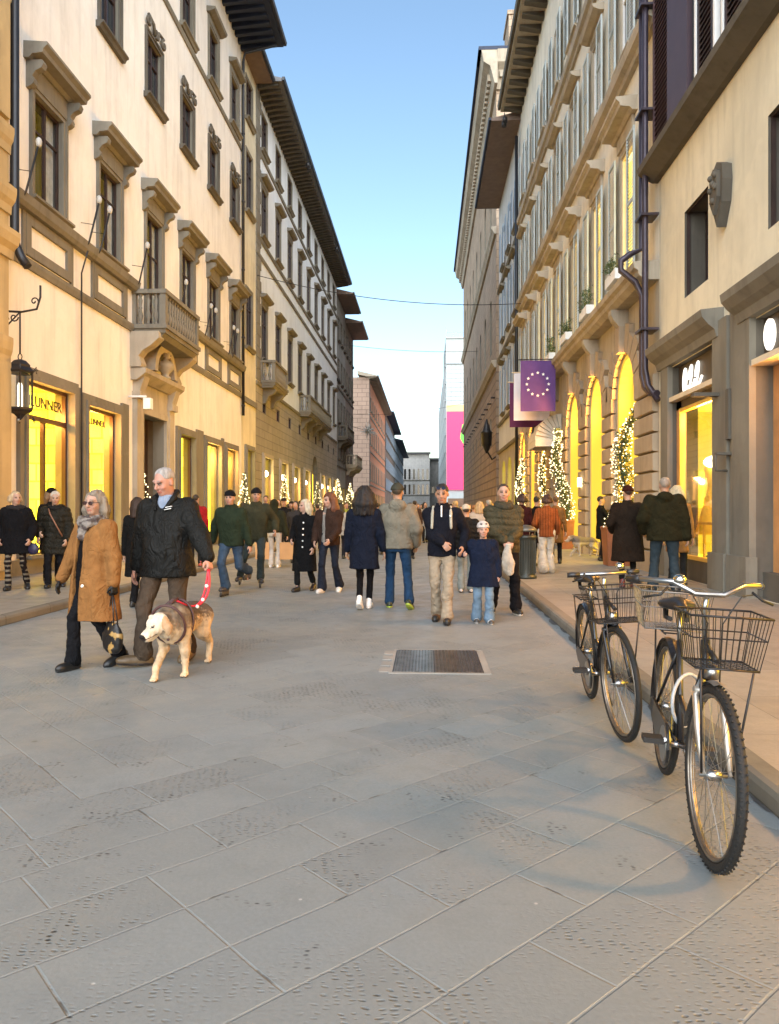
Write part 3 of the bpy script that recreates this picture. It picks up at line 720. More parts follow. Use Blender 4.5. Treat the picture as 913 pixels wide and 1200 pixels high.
# ------------------------------------------------------------------ L4 a, b brown grey houses with flat eaves
for (a, b, H, mt, lab, ov) in ((68.75, 76, 21.2, PGR, 'grey house with a projecting eave past the long white palace', 1.45), (76.05, 84, 20.4, PBR, 'brown house with a wide flat eave at the end of the near left row', 1.6)):
    cc = [a+(b-a)*(k+.5)/3 for k in range(3)]
    holes = [(c-.5, c+.5, z, z+2.0) for c in cc for z in (6.2, 9.6, 13.4, 17.2)]
    sh = [(c-.8, c+.8, .3, 3.6) for c in cc]
    o = building('townhouse', lab, FL, a, b, H, mat=mt, holes=holes+sh)
    for h in holes: window(o, FL, (h[0]+h[1])/2, h[2], 1.0, 2.0, trim=STD, pane=BGLASS)
    for i, h in enumerate(sh): shop_recess(o, FL, *h, YELS, frame=STD)
    for z in (5.4, 12.7): 
        m = MB(FL); m.prism([(z+p, q) for p, q in P_BAND], a, b); m.build('string_course', STD, o)
    eave(o, FL, a, b, H, ov, SOFBR, PIPEK)
    if a < 70: balcony(o, FL, 69.5, 75.8, 8.2, .9, 20, 2, STD, (70.2, 72.5, 75))
    else: balcony(o, FL, 76.6, 83.0, 6.0, 1.1, 20, 2, STW, (77.2, 79.8, 82.4))
# ------------------------------------------------------------------ L5 orange palace beyond the side street
cc = [110.5+4.3*k for k in range(9)]
holes = [(c-.7, c+.7, z, z+h) for c in cc for z, h in ((5.8, 2.6), (11, 2.8), (15.9, 2.0))]
sh = [(c-1.2, c+1.2, .3, 4) for c in cc]
L5 = building('palace', 'orange plaster palace with stone quoins beyond the side street', FL, 106, 148, 20.2, back=14, mat=POR, holes=holes+sh)
for h in holes: window(L5, FL, (h[0]+h[1])/2, h[2], 1.4, h[3]-h[2], trim=STW, pane=BGLASS, ft=.14)
for h in sh: shop_recess(L5, FL, *h, YELS, frame=STD)
m = MB(FL); m.box(105.94, 108, 0, 20.19, -2.2, .12); m.box(105.95, 147.9, 0, 4.9, .001, .1) if False else None; m.build('quoins', facade_mat('stone_pinkish', (0.40, 0.28, 0.21), .2, brick=(1.3, .6, .05, .8, .3)), L5)
for z in (5.0, 9.8, 14.9):
    m = MB(FL); m.prism([(z+p, q*1.6) for p, q in P_BAND], 105.9, 148); m.build('string_course', STW, L5)
eave(L5, FL, 105.4, 148.4, 20.2, 1.3, STW, PIPEK, mod=1.2, modm=STW)
# L6, L7
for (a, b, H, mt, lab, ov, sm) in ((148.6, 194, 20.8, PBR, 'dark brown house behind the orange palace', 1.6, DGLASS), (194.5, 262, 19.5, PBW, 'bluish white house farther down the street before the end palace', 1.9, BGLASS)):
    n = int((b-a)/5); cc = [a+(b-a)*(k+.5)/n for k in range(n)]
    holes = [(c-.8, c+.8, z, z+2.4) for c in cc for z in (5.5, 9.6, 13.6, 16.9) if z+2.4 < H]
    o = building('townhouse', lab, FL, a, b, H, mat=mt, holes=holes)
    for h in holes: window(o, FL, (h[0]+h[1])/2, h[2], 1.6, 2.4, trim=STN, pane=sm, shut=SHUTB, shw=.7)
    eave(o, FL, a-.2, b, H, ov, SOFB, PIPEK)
# end palaces facing down the street
def end_palace(x0, x1, y, H, rows, n, lab, mt):
    F = Fr((0, y, 0), (1,0,0), (0,-1,0)); w = (x1-x0)/n
    holes = []
    for z, h, fr in rows:
        holes += [(x0+w*(k+.5)-w*fr, x0+w*(k+.5)+w*fr, z, z+h, 'arch') for k in range(n)]
    o = building('stone_palace', lab, F, x0, x1, H, back=15, mat=mt, holes=holes, depth=.6)
    for h in holes: m = MB(F); m.face([(h[0], h[2], -.55), (h[1], h[2], -.55), (h[1], h[3], -.55), (h[0], h[3], -.55)]); m.build('window', DGLASS, o)
    for z, h, fr in rows:
        m = MB(F); m.prism([(z-.5+p*2, q*3) for p, q in P_BAND], x0, x1); m.build('string_course', STN, o)
    eave(o, F, x0-.5, x1+.4, H, 1.6, STN, SOFB)
end_palace(-8.6, 1.1, 272, 21.8, ((7.2, 3.6, .22), (12.6, 3.8, .22)), 6, 'grey stone palace with two rows of arched windows closing the street', ENDM)
end_palace(1.2, 9, 285, 20.5, ((8, 2.5, .2),), 3, 'lower plain grey house beside the arched end palace', PGR)
# a block behind the left houses closes the cross street
FB = Fr((0, 100, 0), (1,0,0), (0,-1,0))
# ------------------------------------------------------------------ R1 buff house with two shops
s1 = (12.78, 15.0, .45, 3.62); g1 = (12.78, 15.0, 3.62, 4.27)
holes = [(12.66, 15.0, .12, 4.27), (7.7, 11.2, .12, 4.27), (1.2, 5.4, .12, 4.27), (13.1, 14.3, 5.45, 7.08), (9.6, 10.8, 5.45, 7.08), (5.8, 7.0, 5.45, 7.08)]
R1 = building('townhouse', 'buff plaster house with stone shopfronts and brown louvred upper floor', FR, -6, 15.85, 14.5, mat=PLR, holes=holes, depth=.5, rev=STD)
for u in (13.7, 10.2, 6.4):
    window(R1, FR, u, 5.45, 1.2, 1.63, style='bare', trim=WOODB, sash=WOODB, pane=simple('glass_brown', (0.03, 0.018, 0.012), .35) if u == 13.7 else MATS['glass_brown'], rec=.45)
m = MB(FR)
m.prism([(8.35, 0), (8.35, .12), (8.45, .3), (8.52, .42), (8.64, .44), (8.66, 0)], -6, 15.95); m.build('ledge', STD, R1)
m = MB(FR)   # stone shop surrounds
for a, b in ((15.0, 15.45), (12.05, 12.66), (11.2, 11.85), (7.2, 7.7), (5.4, 5.9)): m.box(a, b, .12, 4.55, .0, .1)
m.box(11.85, 12.05, .12, 4.9, 0, .05)
for a, b in ((12.4, 15.6), (7.2, 11.6), (.8, 5.9)):
    m.prism([(4.29, 0), (4.29, .12), (4.42, .16), (4.5, .26), (4.62, .36), (4.74, .38), (4.78, 0)], a, b)
m.build('shop_surround', STN, R1)
m = MB(FR)
for a, b in ((14.98, 15.5), (12.0, 12.68), (11.15, 11.9)): m = MB(FR); m.box(a, b, PVZ, .72, .0, .17); m.build('plinth', STN, R1)
m = MB(FR); m.box(12.78, 15.0, 3.66, 4.26, -.18, -.12); m.box(7.7, 11.2, 3.66, 4.26, -.18, -.12); sgb = m.build('sign_board', simple('sign_brown_grey', (0.055, 0.04, 0.028), .5), R1)
m = MB(FR)
def logo(u, z, s):
    el = lambda cu, cz, ru, rz, t0=0, t1=2*math.pi, n=20, sl=0: [(u-(cu+ru*math.cos(t0+(t1-t0)*k/n)+sl*rz*math.sin(t0+(t1-t0)*k/n))*s, z+(cz+rz*math.sin(t0+(t1-t0)*k/n))*s, -.09) for k in range(n+1)]
    m.tube(el(.0, 0, .13, .36, sl=.1), .035*s, 6); m.tube(el(.0, .02, .045, .26, sl=.1), .022*s, 6)
    if s > .4:
        for o in (.42, .98):
            m.tube(el(o+.05, .05, .12, .32, -2.2, 3.4, sl=.35), .033*s, 6)
            m.tube([(u-(o-.12)*s, z-.30*s, -.09), (u-(o+.1)*s, z-.34*s, -.09), (u-(o+.3)*s, z-.26*s, -.09), (u-(o+.48)*s, z-.10*s, -.09)], .038*s, 6)
logo(14.55, 3.93, .62)
m.build('lettering', NEON, R1)
m = MB(FR); s_ = .62
u, z = 10.95, 3.98
for ru, rz in ((.13, .2), (.06, .17)):
    m.tube([(u+ru*math.cos(2*math.pi*k/20), z+rz*math.sin(2*math.pi*k/20), -.09) for k in range(21)], .035, 6)
m.build('lettering', NEON, R1)
m = MB(FR)
for o in (.55,):
    m.tube([(u-o+.1, z+.1, -.09), (u-o, z+.2, -.09), (u-o-.04, z+.05, -.09), (u-o+.1, z-.18, -.09), (u-o-.25, z-.12, -.09)], .035, 6)
m.build('lettering', NEON, R1)
m = MB(FR)
for a, b in ((12.74, 15.04), (7.66, 11.24)): m.box(a, b, 3.57, 3.66, -.3, .07)
m.build('light_ledge', LEDGEL, R1)
# shop 1: timber niche, yellow display frame, lit display
m = MB(FR); m.box(14.72, 14.999, .5, 3.56, -.16, -.08); m.build('side_panel', WOODO, R1)
ydf = emit('frame_gilt', (0.9, 0.5, 0.04), 0.35)
s = shop_recess(R1, FR, 12.68, 14.72, .5, 3.4, YELS, frame=simple('frame_gold', (0.6, 0.36, 0.05), .35), rec=.12, room=1.6, far=2.4); s['label'] = 'tall lit display window of the shop under the white light sign'
m = MB(FR); m.box(12.68, 15.0, PVZ, .5, -.3, -.05); m.build('stall_riser', STD, R1)
m = MB(FR); m.box(12.68, 15.0, 3.4, 3.57, -.3, -.08); m.build('lintel', WOODB, R1)
# things in the display
dt = thing('dress_form', 'yellow dress on a stand in the display window under the white light sign', 'mannequin', tuple(FR(14.75, .5, -.75)))
m = MB(FR); m.lathe((14.75, .5, -.75), [(0, .2), (.03, .2), (.04, .03), (.5, .03)], 12); m.build('stand', IRON, dt)
m = MB(FR); m.lathe((14.75, .5, -.75), [(.45, .36), (.5, .37), (.9, .26), (1.25, .17), (1.4, .14), (1.6, .2), (1.75, .21), (1.85, .12), (1.9, .05), (2.0, .045)], 16); m.build('dress', simple('dress_yellow', (0.8, 0.55, 0.05), .7), dt)
dt = thing('pendant_lamp', 'round white glowing pendant lamp hanging in the display window', 'lamp', tuple(FR(14.5, 3.3, -.6)))
m = MB(FR); m.tube([(14.5, 3.45, -.6), (14.5, 2.45, -.6)], .008, 5); m.build('cord', IRON, dt)
m = MB(FR); m.ball((14.5, 2.35, -.6), (.17, .17, .11)); m.build('globe', LAMPM, dt)
dt = thing('pendant_lamp', 'small bright bulb hanging nearest the timber side of the display window', 'lamp', tuple(FR(15.3, 3.3, -.9)))
m = MB(FR); m.tube([(15.3, 3.45, -.9), (15.3, 2.5, -.9)], .008, 5); m.build('cord', IRON, dt)
m = MB(FR); m.ball((15.3, 2.45, -.9), .085); m.build('bulb', LAMPM, dt)
dsp = thing('display_table', 'low golden table with boxes and vases in the display window', 'table', tuple(FR(14.0, .5, -.5)))
m = MB(FR); m.box(13.4, 14.3, 1.15, 1.2, -.75, -.3); m.build('table_top', MATS['frame_gold'], dsp)
for a_, b_ in ((13.45, -.7), (14.25, -.7), (13.45, -.35), (14.25, -.35)): m = MB(FR); m.box(a_-.02, a_+.02, .5, 1.15, b_-.02, b_+.02); m.build('leg', MATS['frame_gold'], dsp)
for i_, (u_, h_, r_) in enumerate(((13.55, .4, .09), (13.8, .28, .11), (14.1, .5, .07))):
    v_ = thing('vase', ('slim brown', 'squat brown', 'tall thin brown')[i_]+' vase on the display table in the lit window', 'vase', tuple(FR(u_, 1.2, -.5))); m = MB(FR); m.lathe((u_, 1.2, -.5), [(0, r_*.6), (h_*.3, r_), (h_*.7, r_*.7), (h_*.85, r_*.4), (h_, r_*.55)], 14); m.build('vase_body', WOODO, v_)
mir = thing('round_mirror', 'large pale round mirror on the back wall of the lit display', 'mirror', tuple(FR(15.6, 1.6, -1.6)))
m = MB(FR); m.tube([(15.6+.5*math.cos(k*.2618), 2.0+.5*math.sin(k*.2618), -1.62) for k in range(24)], .05, 6, closed=True); m.build('mirror_frame', WOODO, mir)
# shop 2 golden blind in timber jambs
m = MB(FR); m.box(10.85, 11.199, .12, 3.56, -.5, -.25); m.build('side_panel', WOODO, R1)
s = shop_recess(R1, FR, 7.7, 10.85, .5, 3.45, GOLD, frame=WOODB, rec=.4, room=.25); s['label'] = 'wide shop window filled with plain golden light'
m = MB(FR); m.box(7.7, 11.2, PVZ, .5, -.48, -.1); m.build('stall_riser', STD, R1)
s = shop_recess(R1, FR, 1.2, 5.4, .5, 4.2, YELS, frame=WOODB, rec=.4, room=.6)
# wall light and arm on the pier
m = MB(FR); m.box(11.9, 12.02, 2.55, 3.35, .05, .13); m.box(11.9, 12.02, 2.3, 2.34, .06, .3); m.tube([(11.96, 2.3, .3), (11.96, 2.05, .3), (11.96, 2.05, .12)], .02, 6); m.box(12.35, 12.5, 3.3, 3.36, .08, .5)
m.build('pier_bracket', STD, R1)
# coat of arms
ca = thing('coat_of_arms', 'dark carved stone shield with raised bosses on the buff plaster wall', 'coat of arms', tuple(FR(12.3, 6.65, 0)))
m = MB(FR); m.poly([(12.3, 7.12), (12.52, 7.0), (12.55, 6.75), (12.5, 6.4), (12.38, 6.2), (12.3, 6.05), (12.22, 6.2), (12.1, 6.4), (12.05, 6.75), (12.08, 7.0)], 0, .16); m.poly([(12.3, 7.0), (12.44, 6.92), (12.46, 6.5), (12.3, 6.25), (12.14, 6.5), (12.16, 6.92)], .15, .22); m.build('shield', STD, ca)
for du, dz in ((-.09, .2), (.09, .2), (-.1, 0.0), (.1, 0.0), (0, -.2), (0, .08)):
    m = MB(FR); m.ball((12.3+du, 6.68+dz, .22), .055); m.build('boss', STD, ca)
# brown louvred bay
m = MB(FR); m.box(-6, 15.9, 8.66, 14.4, .04, .10); bay = m.build('bay', WOODP, R1)
m = MB(FR)
u = 15.8
def louvre(u0, u1, z0, z1, w, mbb):
    mbb.box(u0, u0+.07, z0, z1, w, w+.07); mbb.box(u1-.07, u1, z0, z1, w, w+.07); mbb.box(u0, u1, z0, z0+.1, w, w+.068); mbb.box(u0, u1, z1-.1, z1, w, w+.068)
    n = int((z1-z0)/.11)
    for k in range(n): z = z0+.1+(z1-z0-.2)*(k+.5)/n; mbb.prism([(z-.05, w+.06), (z-.03, w+.065), (z+.05, w+.01), (z+.03, w+.005)], u0+.07, u1-.07, False)
louvre(14.75, 15.75, 8.7, 13.6, .1, m); m.build('louvred_panel', WOODP, bay)
m = MB(FR); m.box(13.6, 14.7, 8.7, 13.6, .1, .2); m.build('board_panel', simple('board_purple', (0.05, 0.028, 0.038), .5), bay)
for a, b in ((12.4, 13.1), (11.2, 11.9), (9.9, 10.6), (8.5, 9.3)):
    m = MB(FR); louvre(a, b, 8.9, 13.6, .12, m); m.build('shutter', WOODB, bay)
    m = MB(FR); frame_ring(m, a-.05, b+.05, 8.85, 13.65, .07, .1, .2); m.build('window_frame', WHITEP, bay)
for a, b in ((13.2, 13.55), (12.05, 12.25)): m = MB(FR); m.box(a, b, 8.8, 13.6, .1, .12); m.build('pane', BGLASS, bay)
# a small shop 2..: cable on wall

# ------------------------------------------------------------------ R2 arcade palace
ca_ = [18.4+3.2*k for k in range(7)]
holes = []
for k, c in enumerate(ca_):
    holes.append((c-.98, c+.98, .15, 5.25, 'arch') if k != 3 else (c-.8, c+.8, .15, 4.0))
    holes += [(c-.55, c+.55, 7.0, 10.25), (c-.55, c+.55, 12.45, 14.9), (c-.55, c+.55, 17.0, 19.4)]
R2 = building('palace', 'warm plaster palace with lit arches, rusticated piers and grey louvred shutters', FR, 15.86, 39.2, 22.3, holes=holes, zones=[(0, 6.3, STW), (6.3, 22.3, PR2)], depth=.55, rev=STW)
# rusticated piers and voussoirs
RUSM = facade_mat('stone_piers', (0.42, 0.33, 0.23), .3, bump=.4)
edges = [15.88]+[c for k in ca_ for c in (k-1.06, k+1.06)]+[39.15]
for i in range(0, len(edges), 2):
    a, b = edges[i], edges[i+1]; m = MB(FR)
    for r in range(10):
        z = .15+r*.42
        if r == 0: m.box(a-.04, b+.04, .1, .55, 0, .2)
        else: m.prism([(z, 0), (z+.012, .1), (z+.03, .13), (z+.36, .13), (z+.385, .1), (z+.4, 0)], a+(.0 if r % 2 else .03), b-(.0 if r % 2 else .03))
    m.build('rusticated_pier', RUSM, R2)
for k, c in enumerate(ca_):
    if k == 3: continue
    m = MB(FR)
    for j in range(11):
        a0 = math.pi*(j+.06)/11; a1 = math.pi*(j+.94)/11; r0 = 1.0; r1 = 1.5+(.18 if j % 2 == 0 else 0) + (.12 if j == 5 else 0)
        m.poly([(c+r0*math.cos(a), 4.27+r0*math.sin(a)) for a in (a0, a1)]+[(c+r1*math.cos(a), 4.27+r1*math.sin(a)) for a in (a1, a0)], 0, .12 if j != 5 else .24)
    m.build('arch_stones', RUSM, R2)
for k, c in enumerate(ca_):
    m = MB(FR); z = 6.3
    m.prism([(z, 0), (z, .42), (z-.12, .42), (z-.25, .36), (z-.45, .2), (z-.62, .16), (z-.75, .2), (z-.8, .14), (z-.82, 0)], c-.14, c+.14); m.build('console', STW, R2)
m = MB(FR); m.prism([(6.3, 0), (6.3, .3), (6.4, .42), (6.5, .44), (6.55, .52), (6.68, .54), (6.7, 0)], 15.86, 39.2); m.build('string_course', STW, R2)
for z, o in ((11.75, .3), (16.15, .22), (10.95, .0)):
    if o: m = MB(FR); m.prism([(z, 0), (z, o*.4), (z+.1, o*.5), (z+.16, o*.9), (z+.3, o), (z+.38, o), (z+.4, 0)], 15.86, 39.2); m.build('string_course', STW, R2)
gilt = simple('reveal_gold', (0.75, 0.52, 0.16), .45)
for k, c in enumerate(ca_):
    if k == 3:
        m = MB(FR); m.box(c-.8, c+.8, .15, 4, -.9, -.85); m.build('door', simple('door_lit_brown', (.3, .17, .06), .5), R2)
    else:
        m = MB(FR); N = 14; r0, r1 = .86, .978; sp = 4.27
        pts_o = [(c+r1*math.cos(math.pi*j/N), sp+r1*math.sin(math.pi*j/N)) for j in range(N+1)]; pts_i = [(c+r0*math.cos(math.pi*j/N), sp+r0*math.sin(math.pi*j/N)) for j in range(N+1)]
        for j in range(N): m.poly([pts_o[j], pts_o[j+1], pts_i[j+1], pts_i[j]], -.54, -.02)
        m.box(c-r1, c-r0, .2, sp, -.54, -.02); m.box(c+r0, c+r1, .2, sp, -.54, -.02)
        aw = m.build('arch_lining', emit('lining_painted_glow', (1.0, .55, .05), .38) if k == 0 else MATS['lining_painted_glow'], R2)  # lamplight on the arch reveal is put into the lining as emission
        m = MB(FR); m.poly([(c-.9, .2), (c-.9, sp)]+[(c+.9*math.cos(math.pi*(1-j/N)), sp+.9*math.sin(math.pi*(1-j/N))) for j in range(1, N)]+[(c+.9, sp), (c+.9, .2)], -.62, -.58); m.build('lit_window', YELA, aw)
        m = MB(FR); m.box(c-.86, c+.86, 3.32, 3.38, -.57, -.5); m.box(c-.025, c+.025, .4, 5.1, -.57, -.52); m.box(c-.9, c+.9, .16, .45, -.56, -.45); m.build('glazing_bar', simple('bar_gold', (.55, .36, .1), .4) if k == 0 else MATS['bar_gold'], aw)
for k, c in enumerate(ca_):
    L = k in (0, 1, 2, 3, 4)
    window(R2, FR, c, 7.0, 1.1, 3.25, trim=STW, hood='mid', shut=SHUT, shw=.62, sash=LEDGEL if L else WHITEP, pane=DGLASS, lit=YELW if L else None, mull=not L, ds=.25)
    window(R2, FR, c, 12.45, 1.1, 2.45, trim=STW, hood='small', shut=SHUT, shw=.62, sash=WHITEP, pane=BGLASS)
    window(R2, FR, c, 17.0, 1.1, 2.4, trim=STW, shut=SHUT, shw=.62, sash=WHITEP, pane=BGLASS)
eave(R2, FR, 15.5, 39.2, 22.2, 1.05, STW, STD, mod=.8, th=.3, modm=STD)
m = MB(FR)
m.tube([(16.05, 21.9, .3), (16.05, 7.0, .3), (16.05, 6.9, .55), (16.05, 6.75, .75), (16.05, 6.55, .75), (16.05, 6.3, .45), (16.05, 6.0, .3), (16.05, 4.3, .3), (16.05, 4.05, .25), (15.9, 3.9, .18), (15.6, 3.85, .12)], .07, 10)
m.build('downpipe', PIPE, R2)
m = MB(FR); m.tube([(15.83, 21.9, .3), (15.83, 4.4, .3), (15.8, 4.05, .25), (15.6, 3.7, .1)], .065, 10)
for z in (5.2, 7.6, 9.8, 12): m.box(15.7, 16.18, z, z+.05, .05, .42)
m.build('downpipe', PIPE, R2)
# ------------------------------------------------------------------ R3 pale grey house, flat eave
cc = [41.2+3.3*k for k in range(3)]
holes = []
for c in cc: holes += [(c-1, c+1, .15, 4.6, 'arch')]+[(c-.55, c+.55, z, z+h) for z, h in ((7.6, 2.8), (12.3, 2.8), (16.9, 2.3))]
R3 = building('townhouse', 'pale grey house with blue grey shutters under a wide flat eave', FR, 39.3, 51, 21.8, holes=holes, zones=[(0, 5.2, STW), (5.2, 21.8, PR3)])
for c in cc:
    for z, h in ((7.6, 2.8), (12.3, 2.8), (16.9, 2.3)): window(R3, FR, c, z, 1.1, h, trim=STN, hood='small' if z < 16 else None, shut=SHUTB, shw=.65, sash=WHITEP, pane=BGLASS)
    m = MB(FR); m.box(c-1, c+1, .15, 4.6, -.5, -.45); m.build('lit_window', YELA, R3)
for z in (5.2, 7.0, 11.4, 16.0):
    m = MB(FR); m.prism([(z+p, q*1.8) for p, q in P_BAND], 39.3, 51); m.build('string_course', STN, R3)
eave(R3, FR, 39.25, 50.8, 21.8, 1.5, SOFBR, SOFB)
m = MB(FR); m.tube([(39.35, 21, .2), (39.35, .2, .2)], .08, 8); m.tube([(39.6, 21, .2), (39.6, 5.3, .2)], .06, 8); m.build('downpipe', PIPEK, R3)
# ------------------------------------------------------------------ R4 big rusticated palace
cc = [57.5+5.4*k for k in range(8)]
holes = [(c-.9, c+.9, z, z+4.2, 'arch') for c in cc for z in (13.2, 22.5)]+[(c-.5, c+.5, 7.2, 8.4) for c in cc]
R4 = building('stone_palace', 'huge palace of rough stone blocks with a dentilled cornice', FR, 53, 100, 33.2, back=30, holes=holes, zones=[(0, 11.6, STZ), (11.6, 33.2, STZU)])
for h in holes:
    m = MB(FR); m.face([(h[0], h[2], -.3), (h[1], h[2], -.3), (h[1], h[3], -.3), (h[0], h[3], -.3)]); wo = m.build('window', DGLASS, R4)
    m = MB(FR); c = (h[0]+h[1])/2; m.box(c-.07, c+.07, h[2], h[3]-.1, -.28, -.1); m.build('mullion', STW, wo)
for z in (11.5, 20.9):
    m = MB(FR); m.prism([(z, 0), (z, .15), (z+.2, .25), (z+.35, .35), (z+.5, .35), (z+.52, 0)], 52.9, 100.1); m.build('string_course', STW, R4)
FRN = Fr((XR, 53+XR*S_, 0), (1,0,0), (0,-1,0))
m = MB(FR); m.prism([(31, 0), (31, .2), (31.4, .3), (31.6, .35), (32.2, .5), (32.5, .95), (33.0, 1.05), (33.3, 1.1), (33.35, 0)], 52.0, 100.5)
m.F = FRN; m.prism([(31, 0), (31, .2), (31.4, .3), (31.6, .35), (32.2, .5), (32.5, .95), (33.0, 1.05), (33.3, 1.1), (33.35, 0)], 0, 25); m.build('cornice', STW, R4)
m = MB(FR.local()); m.box(0, .4, 0, .45, .3, .62); me = m.mesh('dentil', STW); m = MB(FRN.local()); m.box(0, .4, 0, .45, .3, .62); me2 = m.mesh('dentil', STW); rl4 = Vector(rootloc(R4))
for k in range(64): put('dentil', me, R4, FR(52.9+k*.74, 31.65, 0)-rl4)
for k in range(12): put('dentil', me2, R4, FRN(.2+k*.74, 31.65, 0)-rl4)
m = MB(FR); m.box(52.0, 100.5, 33.3, 33.55, -1, 1.3); m.F = FRN; m.box(-1.3, 25, 33.3, 33.549, -1, 1.02); m.build('roof_edge', SOFB, R4)
m = MB(FR); m.box(56, 59, 33.2, 38.5, -3.2, -1.2); m.box(55.9, 59.1, 38.3, 38.6, -3.3, -1.1); m.build('chimney', STZU, R4)
for k in range(14):
    m = MB(FR); u = 54+3.2*k; m.tube([(u, 9.5, .0), (u, 9.5, .3)], .06, 6); m.build('iron_ring', IRON, R4)
# wrought corner lantern of the rough stone palace
wl = thing('wall_lantern', 'ornate black iron lantern on the corner of the rough stone palace', 'lantern', tuple(FR(52.6, 5.6, .6)))
m = MB(FR); m.tube([(53.4, 5.2, 0), (53.0, 5.0, .3), (52.6, 5.6, .7)], .06, 6); m.build('bracket', IRON, wl)
m = MB(FR); m.lathe((52.6, 5.6, .7), [(-.2, .05), (.1, .2), (.3, .28), (.35, .34), (1.2, .38), (1.25, .44), (1.4, .28), (1.7, .2), (2.2, .04)], 8); m.build('lantern_body', IRON, wl)
# ------------------------------------------------------------------ R5 wrapped scaffold building with screen
RW = thing('wrapped_building', 'pale building wrapped in scaffold sheeting with a giant pink screen', 'building', (24, 176, 0))
SHEET = facade_mat('scaffold_sheet', (.36, .39, .38), .12); SHEETW = facade_mat('scaffold_sheet_pale', (.44, .47, .46), .1)
m = MB(); m.box(4.5, 40, 0, 36, 176, 280); m.build('wall', SHEETW, RW)
m = MB(); m.box(4.5, 40, 36.01, 42, 177, 200); m.build('upper_wall', SHEET, RW)
FT = Fr((0, 176, 0), (1,0,0), (0,-1,0))
m = MB(FT)
for k in range(14): m.box(4.6+k*1.1, 4.68+k*1.1, 26, 35.5, .02, .1)
for k in range(10): m.box(4.6, 24, 26+k*1.05, 26.08+k*1.05, .02, .098)
m.box(4.5, 24, 35.6, 36, 0, .4); m.box(4.5, 24, 41.8, 42.1, -1, -.7)
for k in range(9): m.tube([(4.6+k*1.6, 42, -.9), (4.6+k*1.6, 44.5 if k in (0, 3) else 43.2, -.9)], .06, 5)
m.tube([(4.6, 43.2, -.9), (24, 43.2, -.9)], .05, 5); m.build('scaffold_frame', simple('scaffold_grey', (.3, .33, .34), .6), RW)
PINK = emit('screen_pink', (0.95, 0.055, 0.20), .62, .0); m = MB(FT); m.box(4.7, 22, 6.2, 24.5, .05, .4); scr = m.build('screen', PINK, RW)
m = MB(FT); m.box(4.7, 22, 24.52, 26, .05, .3); m.build('screen_header', emit('screen_yellow', (.95, .75, .3), .6), RW)
m = MB(FT); m.poly([(8.6, 22.3), (8.9, 23.2), (9.6, 23.4), (10.2, 22.8), (10.1, 21.6), (9.0, 21.4)], .42, .46); m.build('printed_figure', emit('figure_skin', (.6, .35, .25), .6), scr)
m = MB(FT); m.poly([(8.3, 21.4), (10.5, 21.7), (11.4, 20), (11.5, 13.5), (9.0, 13.2), (9.1, 16), (7.8, 18.2)], .42, .45); m.build('printed_figure', emit('figure_green', (.15, .85, .08), .7), scr)
m = MB(FT); m.poly([(9.0, 13.2), (11.5, 13.5), (11.6, 8), (9.6, 8), (9.4, 10.5)], .42, .45); m.build('printed_figure', emit('figure_blue', (.12, .16, .4), .5), scr)
m = MB(FT); m.box(5, 22, .3, 4.2, .02, .1); m.build('shop_window', simple('shopfront_brown', (.16, .09, .05), .5), RW)
m = MB(Fr((4.5, 0, 0), (0,1,0), (-1,0,0)))
for k in range(24): m.box(178+k*4, 178.15+k*4, 0, 35.9, .02, .2)
for k in range(9): m.box(176.1, 279, 3+k*4, 3.12+k*4, .02, .19)
m.build('scaffold_frame', MATS['scaffold_grey'], RW)
